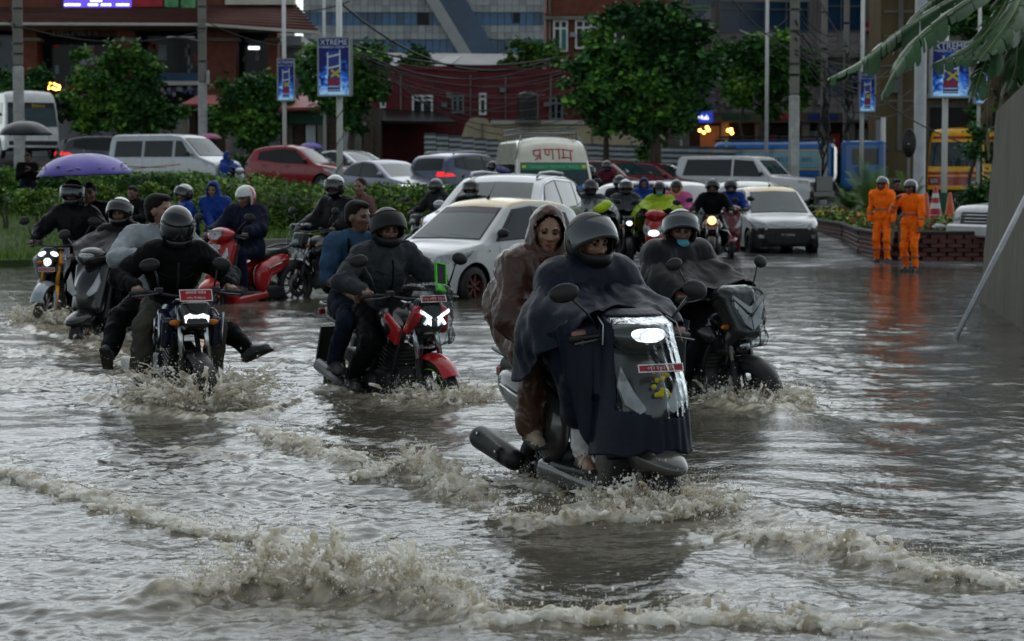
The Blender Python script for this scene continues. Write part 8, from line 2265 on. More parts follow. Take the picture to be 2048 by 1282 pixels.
 for x, z in ((-.62, .31), (-.85, .39)): MB().lathe([(0, 0), (.012, 0), (.010, .006), (0, .006)], 8, Matrix.Translation((x, -.285, z + .01)) @ Matrix.Rotation(R(90), 4, 'X')).build('cover_bolt', M_fork, mf)
 MB().tube([(.42, -.30, 1.03), (.44, -.12, 1.05), (.44, .12, 1.05), (.42, .30, 1.03)], .014, 8).build('handlebar', M_trim, T)
 for s in (-1, 1):
  MB().tube([(.42, s * .24, 1.035), (.39, s * .36, 1.02)], .0185, 10).build('grip', M_tyre, T); MB().tube([(.47, s * .18, 1.03), (.45, s * .36, 1.0)], .007, 5).build('lever', M_metal, T)
  if mirrors: bar_mirror(T, s, .42, .20, 1.07, .17, .16, M_trim, (.02, .085, .052))
 sdf_part('handlebar_cowl', (.25, -.27, .90), (.72, .27, 1.20), vox * .8, lambda S: (S.ell((.46, 0, 1.05), (.13, .20, .085), Matrix.Rotation(R(10), 3, 'Y'), 0, 0), S.ell((.50, 0, 1.03), (.11, .14, .10), None, .04, 0)), pm, T)
 if head == 'bar':
  S = SDF((.45, -.16, .92), (.75, .16, 1.16), .008)
  S.ell((.555, 0, 1.045), (.066, .112, .062), Matrix.Rotation(R(12), 3, 'Y'), 0, 0); S.box((.555, 0, 1.15), (.2, .2, .07), Matrix.Rotation(R(-8), 3, 'Y'), .01, .02, None, True)
  V, Q, mi = S.arrays(); link('headlight', np_mesh('headlight', V, Q, lens), T)
 elif head == 'trap':
  glow(T, [(-.10, .045), (.10, .045), (.085, -.02), (.04, -.06), (-.04, -.06), (-.085, -.02)], (.565, 0, 1.04), lens, 'headlight', .045, -14); glow(T, [(-.115, .062), (.115, .062), (.11, .045), (-.11, .045)], (.57, 0, 1.04), M_clad, 'lamp_brow', .05, -14)
 if lower is not None:
  MB().sphere((.665, 0, .70), (.04, .105, .06), 16, 8, Matrix.Rotation(R(-12), 3, 'Y')).build('lower_headlight', lower, T)
  for s in (-1, 1): MB().sphere((.64, s * .11, .75), (.03, .06, .085), 12, 8, Matrix.Rotation(R(-25 * s), 3, 'X')).build('lamp_lens', M_lens, T)
 for s in (-1, 1):
  w_ = glow(T, [(s * .175, .13), (s * .205, .03), (s * .18, -.07), (s * .10, -.125), (s * .055, -.10), (s * .12, .0)][::s], (.625, 0, .76), ind if ind is M_amber_on and s < 0 else M_lens, 'indicator_lens', .018, -17)
  if side_trim: MB().tube([(-.30, s * .205, .60), (-.55, s * .222, .66), (-.72, s * .20, .69)], .009, 6).build('side_trim', M_fork, T)
  MB().sphere((.66, s * .085, .27), (.014, .012, .022), 8, 6).build('side_reflector', M_amber, T)
 MB().box((-1.01, 0, .74), (.04, .16, .07), bev=.015).build('tail_light', M_tailoff, T)
 if plate: nplate(T, Matrix.Translation(plate[0]) @ Matrix.Rotation(R(plate[4] if len(plate) > 4 else -14), 4, 'Y'), plate[1][0], plate[1][1], plate[2], plate[3] if len(plate) > 3 and plate[3] else M_plate_r)
 return T
# wrists that bring the fingers round the grips
HM = [V3((.235, .345, 1.085)), V3((.235, -.345, 1.085))]; HMd = [V3((1, .05, -.35)), V3((1, -.05, -.35))]
HS = [V3((.315, .30, 1.075)), V3((.315, -.30, 1.075))]
PEG = [V3((-.14, .24, .41)), V3((-.14, -.24, .41))]; PPEG = [V3((-.46, .22, .51)), V3((-.46, -.22, .51))]
FL = [V3((.20, .14, .39)), V3((.20, -.14, .39))]
gm = 'riders crossing the flood'

# 1 grey scooter, rider in navy poncho, pillion in brown raincoat
M1 = base(1186, 980, 27, -.17, None, 0, 1.03)
sc1 = scooter('dark grey scooter with lit headlamp under a clear rain cover, nearest the camera', M1, P_scoot, 'bar', M_lamp_on, None, plate=((.71, 0, .885), (.27, .045), ['०१२ प ७३ ०१२'], None, -14), vox=.010, ind=M_amber)
r1 = Person('rider in navy nylon poncho and raised visor black helmet on the grey scooter', M1, (-.16, 0, .86), 10, HS, [V3((.22, .13, .40)), V3((.16, -.15, .40))], C_navy, C_white, S_cream, 0, (6, 6), .010, .015, group=gm, hand_dir=HMd, sandals=True, foot_dir=[None, V3((1, -.25, -.10))], flare=.012, seed=11, knee_out=[V3((1, .2, .3)), V3((1, -.35, .3))], fem=True, headup=.005)
r1.helm(H_matt, visor='up', vm=mat('grey_visor', (0.035, 0.045, 0.052), 0.10, spec=0.5, coat=0.2, var=0.1))
r1.poncho(C_navyp, .06, .02, True, 15, .014, .012, sleeve=False, name='poncho_lap', freq=6)
r1.cape(C_navyp, r1.rows(.80, .07, (.40, 0, 1.185), .06), 15, .024, 8, crease=.007)
# sheet of the poncho thrown over the front of the scooter
def front_sheet():
 nu, nv = 117, 61; V = {};
 def P(u, v):
  a = abs(u); sg = 1 if u > 0 else -1; a1 = min(a, 1.0)
  z = 1.175 - v * .72
  half = .195 + .055 * v
  fwd = .60 + .165 * min(1, v * 1.7) + .03 * v
  wrap = math.sqrt(max(0, 1 - (a1 ** 2.6)))
  x = .34 + (fwd - .34) * (.22 + .78 * wrap)
  fo = .004 * math.sin(u * 17 + v * 5) * v + .003 * math.sin(u * 31 - v * 7 + 1) * (0.4 + v)
  if v < .10: x -= (.10 - v) * 1.6
  p = V3((x + fo, half * a1 * sg * (1 + .06 * v), z + .012 * math.sin(u * 11) * v - .05 * (1 - wrap) * v))
  if a > 1:
   t = (a - 1) / .9; e = p.copy()
   T_ = [V3((.24, .20, 1.125)), V3((.36, .385, 1.10)), V3((.20, .415, 1.03)), V3((.00, .42, .95))]; B_ = [e, V3((.38, .30, .60)), V3((.22, .335, .78)), V3((.04, .36, .90))]
   k = min(2, int(t * 3)); f = t * 3 - k; f = f * f * (3 - 2 * f) if k == 0 else f
   tp = T_[k].lerp(T_[k + 1], f); bt = V3((B_[k].x, abs(B_[k].y), B_[k].z)).lerp(B_[k + 1], f) if k else V3((e.x, abs(e.y), e.z)).lerp(B_[1], f)
   if k == 0:
    q = V3((e.x, abs(e.y), e.z)).lerp(B_[1].lerp(T_[1], 1 - v), f)
   else: q = tp.lerp(bt, v)
   q += V3((0, .014 * math.sin(t * 19 + v * 3) * v + .008 * math.sin(t * 37 - v * 5), 0)); q.y *= sg; p = q
  return p
 grid = [[P(1.9 * (-1 + 2 * i / (nu - 1)), j / (nv - 1)) for i in range(nu)] for j in range(nv)]
 A = MB(); Bm = MB(); VV = [p for r_ in grid for p in r_]
 FA = []; FB = []
 for j in range(nv - 1):
  for i in range(nu - 1):
   u = 1.9 * (-1 + 2 * (i + .5) / (nu - 1)); v = (j + .5) / (nv - 1)
   f = (j * nu + i, j * nu + i + 1, (j + 1) * nu + i + 1, (j + 1) * nu + i)
   clear = .05 < v < .72 + .05 * math.cos(u * 3) and -.88 < u < .88
   (FA if clear else FB).append(f)
 def comp(F):
  mp_ = {}; FF = [tuple(mp_.setdefault(x, len(mp_)) for x in f) for f in F]; W = [None] * len(mp_)
  for a, b_ in mp_.items(): W[b_] = VV[a]
  return W, FF
 W, FF = comp(FB); k = len(W)
 o = MB().add(W, FF, True).build('poncho_skirt', C_navyp, r1.T)
 md = o.modifiers.new('thickness', 'SOLIDIFY'); md.thickness = .004
 W, FF = comp(FA); MB().add(W, FF, True).build('clear_window', M_plastic, r1.T)
front_sheet()
# yellow flower sticker on the apron, seen through the plastic
rf = random.Random(4)
for k in range(16):
 y, z = .035 + rf.uniform(-.045, .055), .80 + rf.uniform(-.07, .07)
 MB().sphere((.690 - .27 * (z - .76), y - .02, z), (.008, .017, .014), 8, 5).build('yellow_sticker_petal', M_pry, sc1)
for a in (-1, 1):
 MB().tube([(.40, a * .20, 1.14), (.50, a * .22, 1.10), (.53, a * .24, 1.00)], .004, 5).build('drawstring', M_clad, r1.T)
p1 = Person('woman in glossy brown plastic raincoat with hood riding pillion on the grey scooter', M1, (-.56, -.02, .90), 3, [V3((-.20, .22, 1.02)), V3((-.20, -.20, 1.00))], [V3((-.26, .22, .50)), V3((-.27, -.235, .49))], C_brownp, C_brownp, S_tan, 2, (-20, 2, -4), .010, .008, group=gm, grip=.6, flare=.035, seed=21, fem=True, hair='long', knee_out=[V3((1, .35, .1)), V3((1, -.45, .1))], foldamp=.014, foot_dir=[None, V3((1, -.2, -.12))], headup=.005)
p1.hood(C_brownp, 23, .076, .004, crease=.006)
p1.poncho(C_brownp, .04, .015, False, 25, .015, .011, back=[(-.62, -.06, 1.30), (-.80, -.12, 1.14), (-.74, -.12, .98)], name='raincoat', freq=5, crease=.011)
for s in (-1, 1): MB().tube([p1.hc + V3((.075, s * .02, -.125)), p1.hc + V3((.10, s * .03, -.17)), p1.hc + V3((.10, s * .045, -.205))], .004, 5).build('drawstring', M_clad, p1.T)

# 2 navy motorcycle, rider in black, pillion in pale jacket
M2 = base(352, 790, 22, -.29, None, 0, 1.085)
moto('navy motorcycle with bright wide headlamp and red plate ploughing a big splash', M2, P_fz, M_fork, None, 'led', plate=((.63, 0, 1.035), (.24, .09), ['बागमती परदेश', '०१५ प ७७०८'], -20), vox=.012, mirrors=False, guard=False)
t2 = bpy.data.objects
for s in (-1, 1): bar_mirror([o for o in bpy.data.objects if o.get('label', '').startswith('navy motorcycle')][0], s, .36, .20, 1.06, .16, .03)
r2 = Person('rider in black jacket and full face black helmet bowed over the navy motorcycle', M2, (-.20, 0, .90), 26, HM, [V3((-.06, .28, .42)), V3((.02, -.27, .42))], C_black, C_olive, S_black, 1, (-6, 22), .011, .03, group=gm, hand_dir=HMd, seed=31, elbow_out=.5, neckfwd=.05, knee_out=[V3((1, .30, .40)), V3((1, -.42, .45))], flare=.012, foot_dir=[V3((1, .3, .1)), V3((1, -.25, -.05))])
r2.zipper(C_char, .010)
r2.helm(H_black, visor='down', vm=M_visor)
p2 = Person('bareheaded pillion in pale grey jacket with legs held out above the water', M2, (-.58, 0, .97), 8, [V3((-.08, .22, 1.28)), V3((-.10, -.24, 1.30))], [V3((.10, .62, .54)), V3((.02, -.50, .58))], C_pale, C_black, S_grey, 0, (48, 0), .012, .025, group=gm, grip=.5, hair='short', seed=41, elbow_out=.6, knee_out=[V3((.7, .9, .3)), V3((.6, -.9, .35))], foot_dir=[V3((.75, .65, .42)), V3((.75, -.25, .62))], headup=.01)
# 3 red fronted motorcycle
M3 = base(778, 787, 33, -.30, None, 0, 1.065)
m3 = moto('red and black motorcycle with two lit claw headlamps under clear plastic', M3, P_blk, M_fork, P_blk, 'xlamp', plate=((.655, 0, 1.03), (.22, .055), ['प ०५ ०१२ ३४५१'], -20), fender=P_mred, farc=(118, 34), vox=.012, rimstripe=mat('lime_stripe', (0.25, 0.5, 0.02), 0.5, var=0), plastic=True)
r3 = Person('rider in dark grey padded jacket and black helmet on the red fronted motorcycle', M3, (-.18, 0, .89), 14, HM, PEG, C_greyj, C_black, S_black, 1, (-12, 8), .011, .03, group=gm, hand_dir=HMd, seed=51, elbow_out=.55, knee_out=.20, foldamp=.021)
r3.zipper(C_black, .012)
r3.helm(H_matt, visor='up', vm=H_matt)
p3_ = Person('bareheaded pillion in blue t-shirt with a dark backpack strap', M3, (-.58, 0, .96), 8, [V3((-.26, .18, 1.02)), V3((-.24, -.20, 1.03))], PPEG, C_blueT, C_jean, S_grey, 1, (22, 4), .012, .012, group=gm, grip=.6, hair='short', short_sleeve=True, seed=61, knee_out=.3, flare=.01, elbow_out=.3, headup=.01)
for s in (1, -1):
 q = p3_.sh[0] * .5 + p3_.sh[1] * .5 + p3_.lat * s * .12
 MB().tube([q + V3((-.12, 0, -.25)), q + V3((-.10, 0, .0)), q + V3((-.0, 0, .085)), q + V3((.10, 0, .02)), q + V3((.135, 0, -.20)), q + V3((.08, s * .04, -.34))], .026, 8, flat=.35).build('backpack_strap', C_black, p3_.T)
sdf_part('backpack', (-1.1, -.25, .9), (-.5, .25, 1.5), .016, lambda S: S.box((-.76, 0, 1.20), (.08, .14, .20), Matrix.Rotation(R(8), 3, 'Y'), .06, 0, 0), C_black, p3_.T)
ph = empty('phone_holder', (0, 0, 0), 0, 'phone in a bright green holder on the handlebar of the red fronted motorcycle', 'phone'); ph.matrix_world = M3 @ Matrix.Translation((.40, .22, 1.10)) @ Matrix.Rotation(R(-12), 4, 'X') @ Matrix.Rotation(R(-22), 4, 'Y')
M_lime = mat('lime_plastic', (0.08, 0.62, 0.03), 0.4, var=0.1)
MB().box((0, 0, .10), (.012, .078, .16), bev=.006).build('phone', M_black, ph)
f_ = MB()
for s in (-1, 1): f_.box((.003, s * .043, .10), (.02, .010, .18)); f_.box((.0035, 0, .10 + s * .086), (.02, .078, .010))
f_.build('green_frame', M_lime, ph); MB().box((0, 0, -.015), (.03, .09, .05), bev=.008).build('clamp', M_lime, ph)
# 4 black motorcycle, dark poncho, blue mask
M4 = base(1378, 790, 37, -.30, None, 0, 1.05)
moto('black motorcycle with unlit wide headlamp under clear plastic, right of the grey scooter', M4, P_blk, M_fork, P_blk, 'big', vox=.012, plastic=True)
r4 = Person('rider in black rain poncho with pale blue face mask under a clear visor helmet', M4, (-.20, 0, .89), 6, HM, PEG, C_rain, C_rain, S_black, 1, (-34, 6), .012, .02, group=gm, hand_dir=HMd, seed=71)
r4.helm(H_black, full=False, visor='up', vm=mat('clear_visor_b', (0.04, 0.05, 0.055), 0.05, spec=0.5, coat=0.2, var=0.1))
r4.mask(True)
_m4 = mat('black_rain_poncho', (0.009, 0.010, 0.012), 0.42, spec=.08, coat=0.02, coat_rough=0.2, var=0.25, nscale=5, bump=0.15, bscale=40)
r4.poncho(_m4, .06, .02, True, 75, .014, .014, sleeve=False, name='poncho_lap')
r4.cape(_m4, r4.rows(.72, .05, None, .05), 75, .018, 8)
# 5 pale grey naked motorcycle at the left, with umbrella pillion
M5 = base(145, 637, -14, -.18, None, 0, 1.06)
moto('pale grey motorcycle with gold forks and three small lit lamps at the far left', M5, P_mt, M_gold, P_mt, 'mt', fender=P_mt, vox=.014)
r5 = Person('rider in black rain jacket and black helmet with pale chin on the gold forked motorcycle', M5, (-.18, 0, .92), 10, HM, PEG, C_rain, C_black, S_black, 1, (8, 8), .014, .035, group=gm, hand_dir=HMd, seed=81, elbow_out=.6, headup=.03, sc=1.03)
r5.zipper(C_char)
r5.helm(H_black, visor='half', vm=M_visor)
p5 = Person('pillion in black behind the gold forked motorcycle rider holding up the purple umbrella', M5, (-.58, 0, .97), 4, [V3((-.34, -.10, 1.42)), V3((-.30, .2, 1.1))], PPEG, C_black, C_black, S_black, 1, (10, 5), .016, .02, group=gm, hair='short', seed=91)
def umbrella(label, M, r, m, h=.9, ribs=8, drop=.30, name='umbrella', deco=None):
 T = empty(name, (0, 0, 0), 0, label, 'umbrella', 'open umbrellas'); T.matrix_world = M
 V = []; F = []; n = ribs * 6; k = 9
 for j in range(k):
  t = j / (k - 1)
  for i in range(n):
   a = 2 * math.pi * i / n; sc_ = abs(math.sin(a * ribs / 2))
   rr = r * math.sin(t * 1.25) / math.sin(1.25) * (1 - .07 * sc_ * t ** 3); z = h - drop * (1 - math.cos(t * 1.25)) / (1 - math.cos(1.25)) + .035 * sc_ * t * t * (1 - t) * 2
   V.append((rr * math.cos(a), rr * math.sin(a), z))
 for j in range(k - 1):
  for i in range(n): F.append((j * n + i, (j + 1) * n + i, (j + 1) * n + (i + 1) % n, j * n + (i + 1) % n))
 o = MB().add(V, F, True).build('canopy', m, T); md = o.modifiers.new('thickness', 'SOLIDIFY'); md.thickness = .003
 for i in range(ribs):
  a = 2 * math.pi * i / ribs
  MB().tube([(r * .995 * math.sin(t * 1.25) / math.sin(1.25) * math.cos(a), r * .995 * math.sin(t * 1.25) / math.sin(1.25) * math.sin(a), h - .012 - drop * (1 - math.cos(t * 1.25)) / (1 - math.cos(1.25))) for t in np.linspace(0, 1, 6)], .0035, 4).build('rib', M_metal, T)
 MB().tube([(0, 0, 0), (0, 0, h + .05)], .008, 6).build('shaft', M_metal, T); MB().tube([(0, 0, -.08), (0, 0, .04)], .016, 8).build('handle', M_trim, T)
 if deco:
  rr_ = random.Random(2)
  for i in range(26):
   a = rr_.uniform(0, 6.28); t = rr_.uniform(.72, .88); rad = r * math.sin(t * 1.25) / math.sin(1.25)
   MB().sphere((rad * math.cos(a), rad * math.sin(a), h - drop * (1 - math.cos(t * 1.25)) / (1 - math.cos(1.25)) + .012), (.022, .022, .006), 6, 4).build('printed_flower', deco, T)
 return T
M_purp = mat('purple_umbrella', (0.15, 0.12, 0.46), 0.4, coat=0.05, var=0.12, nscale=2); M_darku = mat('dark_umbrella', (0.016, 0.02, 0.025), 0.4, coat=0.05, var=0.4, nscale=5); M_pinku = mat('pink_umbrella', (0.40, 0.10, 0.24), 0.5, var=0.1)
hp_ = M5 @ V3((-.26, -.08, 1.47))
u_c = pt(175, 352, hp_.y + .1)
umbrella('purple umbrella with small printed flowers over the riders at the left', Matrix.Translation((u_c.x, hp_.y, hp_.z)) @ Matrix.Rotation(R(-2), 4, 'Y'), .60, M_purp, u_c.z + .28 - hp_.z, 8, .27, deco=mat('gold_print', (0.45, 0.32, 0.12), 0.5, var=0))
# 6 white helmet, dark poncho, scooter between the two left motorcycles
M6 = base(238, 672, -24, -.2, None, 0, 1.04)
scooter('dark scooter almost hidden behind the navy motorcycle pillion', M6, P_blk, 'bar', M_lens, None, vox=.016)
r6 = Person('rider in dark rain poncho and white topped helmet between the two left motorcycles', M6, (-.16, 0, .84), 8, HS, FL, C_rain, C_rain, S_black, 1, (14, 6), .014, .02, group=gm, hand_dir=HMd, seed=95)
r6.helm(H_black, visor='up', vm=M_visor, top=H_white); r6.cape(mat('dark_grey_poncho', (0.014, 0.016, 0.019), 0.42, spec=.08, coat=0.02, coat_rough=0.2, var=0.25, nscale=5, bump=0.15), r6.rows(.45, .14, (.66, 0, 1.0), .1), 97, .024, 7)
# 7 red scooter
M7 = base(486, 603, -28, -.19, None, 0, 1.08)
scooter('red scooter with white apron lens and lit amber turn lamp by the hedge', M7, P_mred, 'trap', M_lens, None, plate=((.665, 0, .90), (.24, .055), ['बा ९५ प ६१२'], M_clad), vox=.014, ind=M_amber_on)
r7 = Person('stout rider in navy jacket and red and white open helmet on the red scooter', M7, (-.16, 0, .86), 6, HS, FL, C_navy, C_navy, S_grey, 1, (-8, 10), .014, .055, group=gm, hand_dir=HMd, seed=101)
r7.zipper(C_black)
r7.helm(H_white, full=False, visor=None, band=H_red, peak=False)
# 8 motorcycle under plastic with black caped rider and a woman pillion
M8 = base(662, 592, -42, -.14, None, 0, 1.06)
moto('dark motorcycle with plastic wrapped fairing and small lit lamp in front of the hedge', M8, P_blk, M_fork, P_blk, 'plain', vox=.016, plastic=True, wr=.31)
r8 = Person('rider in loose black rain cape and grey helmet on the plastic wrapped motorcycle', M8, (-.18, 0, .92), 6, HM, PEG, C_black, C_black, S_black, 1, (6, 10), .016, .045, group=gm, hand_dir=HMd, seed=111, headup=.06)
r8.helm(H_black, visor='half', vm=M_visor, top=H_silver)
r8.poncho(C_rain, .04, .03, False, 113, .016, .018, back=[(-.2, .1, 1.3), (-.3, .12, 1.1)])
Person('bareheaded woman in brown patterned top behind the plastic wrapped motorcycle', M8, (-.62, .0, .98), 2, [V3((-.38, .18, 1.05)), V3((-.38, -.18, 1.05))], PPEG, C_brownT, C_black, S_tan, 0, (20, 0), .016, .0, group=gm, hair='bun', fem=True, seed=117, grip=.5)
# the crowd behind
gq = 'riders waiting in the queue'
def rider(label, M, top, pants, hel, kind='moto', poncho=None, head=(0, 5), seed=1, visor='half', full=True, mask=False, topc=None, hood=None, vox=.02, lean=8, skin=1, group=gq, bulk=.03, hands=None, hair=None, band=None):
 sc_ = kind == 'scooter'
 p = Person(label, M, (-.16, 0, .86 if sc_ else .90), lean, hands or (HS if sc_ else HM), FL if sc_ else PEG, top, pants, S_black, skin, head, vox, bulk, group=group, hand_dir=HMd, seed=seed, hair=hair)
 if hel: p.helm(hel, full=full, visor=visor, vm=M_visor, top=topc, band=band)
 if hood: p.hood(hood, seed + 1, .08, .008, True, .016)
 if poncho: p.cape(poncho, p.rows(.62, .08, None, .08), seed + 2, .022, 7)
 if mask: p.mask(False)
 return p
gb = 'motorcycles in the queue'
Ma = base(1252, 0, 3, -.03, 43.0); moto('motorcycle with bright round headlamp waiting behind the poncho rider', Ma, P_blk, M_fork, None, 'lit', gb, vox=.02, det=False)
rider('rider in grey rain poncho behind the bright round headlamp', Ma, C_greyp, C_greyp, H_black, poncho=C_greyp, seed=131, topc=H_silver, bulk=.03)
Mb = base(1182, 0, 8, -.03, 41.5); moto('motorcycle hidden behind the taxi and the poncho rider helmet', Mb, P_blk, M_fork, None, 'plain', gb, vox=.02, det=False)
rider('rider in dark grey poncho and dark helmet left of the bright headlamp', Mb, C_greyp, C_greyp, H_matt, poncho=mat('slate_poncho', (0.06, 0.075, 0.085), 0.35, coat=0.4, coat_rough=0.2, var=0.25, nscale=5), seed=137)
lb = sdf_part('rain_bag', (-.25, -.2, -.2), (.25, .2, .2), .014, lambda S: (S.ell((0, 0, 0), (.17, .08, .09), Matrix.Rotation(R(-25), 3, 'Y'), 0, 0), S.ell((.1, 0, .08), (.09, .06, .06), None, .05, 0)), mat('neon_yellow_cloth', (0.55, 0.80, 0.02), 0.5, var=0.15, emit=None), None)
lb.location = pt(1203, 416, 41.0); tag(lb, 'neon yellow rain cloth bundle held in front of the grey poncho rider', 'bag')
Mc = base(1318, 0, -12, -.02, 42.5); scooter('glossy red scooter with lit lower lamp in the queue', Mc, P_mred, 'none', M_lens, M_lamp_soft, 'scooters in the queue', vox=.016, mirrors=True)
rider('rider in lime raincoat and blue mask on the glossy red scooter', Mc, C_lime, C_lime, H_black, 'scooter', poncho=C_lime, seed=141, mask=True, head=(10, 2), visor=None, full=False)
pd = rider('pillion in orange and pink raincoat behind the lime rider', base(1352, 0, -12, -.0, 45.0), C_pink, C_pink, None, 'scooter', hood=None, seed=147, hair='long')
pd.helm(H_black, full=False, visor=None); pd.hood(mat('orange_hood', (0.62, 0.25, 0.04), 0.45, coat=.3, var=.1), 149, .09, .008, True, .018); pd.poncho(C_pink, .04, .03, False, 151, .015, .022)
Md = base(1425, 0, -6, -.02, 43.2); moto('black classic motorcycle with round lamp and chrome crash guard', Md, P_blk, M_fork, None, 'round', gb, plate=((.63, 0, .78), (.2, .05), ['२०५ प'], -8), vox=.018, guard=True, det=False)
rider('rider in plain black jacket and helmet on the classic motorcycle', Md, C_black, C_black, H_black, seed=153, visor='up')
Me = base(1462, 0, -4, -.0, 47.5); scooter('dark red scooter half hidden beside the right taxi', Me, P_dred, 'bar', M_lens, None, 'scooters in the queue', vox=.02)
rider('rider in royal blue jacket, white mask and black helmet left of the right taxi', Me, C_blue, C_navy, H_black, 'scooter', seed=157, visor='up').mask(False, M_clad)
rider('small figure in blue hooded raincoat between two queue riders', base(1288, 0, 0, .05, 50.0), C_blue, C_blue, None, 'scooter', hood=C_blue, seed=163, hair='short')
rider('dark helmeted rider partly hidden behind the grey poncho rider', base(1240, 0, 6, .05, 47.0), C_char, C_char, H_black, seed=164)
Mf = base(868, 0, -38, -.02, 44.5); moto('motorcycle heading left in front of the silver grey crossover', Mf, P_blk, M_fork, None, 'plain', gb, vox=.02, det=False)
rider('rider in dark jacket heading left by the silver grey crossover', Mf, C_char, C_black, H_black, seed=167, head=(-12, 8), topc=H_grey)
rider('rider whose dark helmet shows above the taxi roof', base(940, 0, -20, -.02, 36.5), C_black, C_black, H_grey, seed=169)
# blue raincoat pair on a motorcycle behind the navy motorcycle
Mg = base(362, 0, -72, -.10, 36.5); moto('motorcycle of the blue raincoat pair hidden behind the black jacket rider', Mg, P_blk, M_fork, None, 'plain', gb, vox=.02, det=False)
rider('rider in royal blue raincoat and silver topped helmet behind the navy motorcycle', Mg, C_blue, C_navy, H_black, seed=173, topc=H_silver, head=(10, 12), visor='up', full=False)
pg = Person('woman in royal blue hooded raincoat and teal trousers sitting sideways', Mg, (-.58, .0, .96), 2, [V3((-.60, .30, 1.0)), V3((-.44, .34, 1.0))], [V3((-.66, .40, .50)), V3((-.50, .42, .50))], C_blue, C_teal, S_tan, 0, (62, 0), .016, .04, group=gq, twist=70, fem=True, hair='short', seed=179, knee_out=[V3((-.1, 1, .3)), V3((.1, 1, .3))], foot_dir=[V3((0, 1, 0)), V3((0, 1, 0))], grip=.5)
pg.hood(C_blue, 181, .085, .007, True, .014)
# dark figures under and beside the purple umbrella
def standing(label, M, top, pants, shoes=S_black, hands=None, head=(0, 0), seed=1, vox=.02, bulk=.02, group=None, hair=None, **k):
 return Person(label, M, (0, 0, .92), 2, hands or [V3((.10, .26, .80)), V3((.10, -.26, .80))], [V3((.02, .11, .085)), V3((-.06, -.12, .085))], top, pants, shoes, k.pop('skin', 1), head, vox, bulk, group=group, hair=hair, seed=seed, grip=k.pop('grip', .5), knee_out=[V3((1, .15, -.2)), V3((1, -.15, -.2))], **k)
gw = 'people on foot'
rider('dark clothed rider with dark hair behind the white topped helmet', base(262, 0, -30, -.05, 38.0), C_black, C_black, None, 'scooter', seed=187, hair='short', head=(10, 8))
# traffic police and the bystander
def police(px_, py_, head, label, hands, seed, hd_=(0, 0), hood=False, sc=1.0):
 M = base(px_, py_, head, 0.0, None, 0, sc); p = standing(label, M, C_orange, C_orange, S_black, hands, hd_, seed, .013, .012, 'traffic police in orange rainsuits', grip=.7, foldamp=.022)
 c = p.hc + p.Rh @ V3((-.005, 0, .012))
 h = helmet(p.T, c, p.Rh, H_black, .009, False, None, None, H_grey, H_silver)
 if hood: p.hood(C_orange, seed + 1, .095, .008, True, .012)
 p.zipper(C_orange, .016)
 # dark hem bands on the suit
 for i in (0, 1):
  a, b = p.el[i], V3(p.hands[i]); q = a.lerp(b, .35); d = (b - a).normalized()
  MB().tube([q - d * .012, q + d * .012], .068, 14).build('reflective_band', M_frameg, p.T)
 q = p.H + p.u * .16
 MB().lathe([(.168, -.012), (.171, 0), (.168, .012)], 22, Matrix.Translation(q) @ Matrix.Diagonal((1.0, 1.12, 1, 1))).build('reflective_band', M_frameg, p.T)
 for i in (0, 1):
  a, b = p.kn[i], p.kn[i].lerp(V3([(.02, .11, .085), (-.06, -.12, .085)][i]), .5)
  d = V3((0, 0, -1)); MB().tube([b - d * .012, b + d * .012], .082, 14).build('reflective_band', M_frameg, p.T)
 return p
police(1764, 526, -24, 'traffic policeman in orange rainsuit, taller one, hooded with arms at his sides', [V3((.10, .24, .84)), V3((.04, -.25, .82))], 191, (-6, 4), True, 1.0)
police(1821, 543, -34, 'traffic policeman in orange rainsuit with one hand raised, nearer the pipe', [V3((.14, .25, .80)), V3((.30, -.16, 1.36))], 193, (-8, 6), False, .97)
standing('bystander in dark top and pale knee shorts behind the two policemen', base(1792, 0, 10, 0.0, 46.3), C_black, C_khaki, S_tan, None, (0, 10), 195, .016, .0, gw, 'short', bare_calf=True, sc=.98)
# far figures
pu = standing('person in dark clothes under a dark umbrella at the left edge', base(56, 0, 15, 0.62, 58.0, 0, 1.0), C_black, C_navy, S_black, [V3((.22, .06, 1.28)), V3((.20, -.08, 1.22))], (0, 4), 197, .02, .03, gw, 'short')
uc = pt(54, 272, 58); umbrella('dark patterned umbrella held by the person at the left edge', Matrix.Translation((uc.x, 57.8, 1.95)), .70, M_darku, uc.z + .38 - 1.95, 8, .36)
Mh = base(458, 0, -295 + 360 - 10, 0.85, 72.0); scooter('scooter with blue covered pair in front of the dark hedge', Mh, P_silver, 'bar', M_lens, None, 'scooters in the queue', vox=.024)
rider('rider in shiny royal blue poncho beside the silver van', Mh, C_blue, C_blue, None, 'scooter', poncho=C_blue, seed=201, hood=C_blue, vox=.024)
Mi = base(965, 0, -50, .42, 60.0); moto('motorcycle of the couple beside the cream minibus', Mi, P_blk, M_fork, None, 'plain', gb, vox=.024, det=False)
rider('helmeted rider in olive jacket left of the cream minibus', base(982, 0, -50, .42, 60.0), C_olive, C_black, H_black, seed=205, vox=.024)
Person('pillion woman with dark helmet and patterned top left of the cream minibus', base(975, 0, -50, .42, 59.5), (-.5, 0, .97), 3, [V3((-.25, .2, 1.05)), V3((-.25, -.2, 1.05))], PPEG, C_brownT, C_khaki, S_tan, 0, (10, 0), .022, .0, group=gq, fem=True, hair='long', seed=207).helm(H_green, full=False, visor=None)
Mj = base(1213, 0, -20, .45, 62.0); moto('motorcycle of the maroon jacket rider by the dark red sedans', Mj, P_dred, M_fork, None, 'plain', gb, vox=.024, det=False)
rider('rider in maroon jacket and dark helmet by the dark red sedans', Mj, C_maroon, C_maroon, H_black, seed=211, vox=.024)
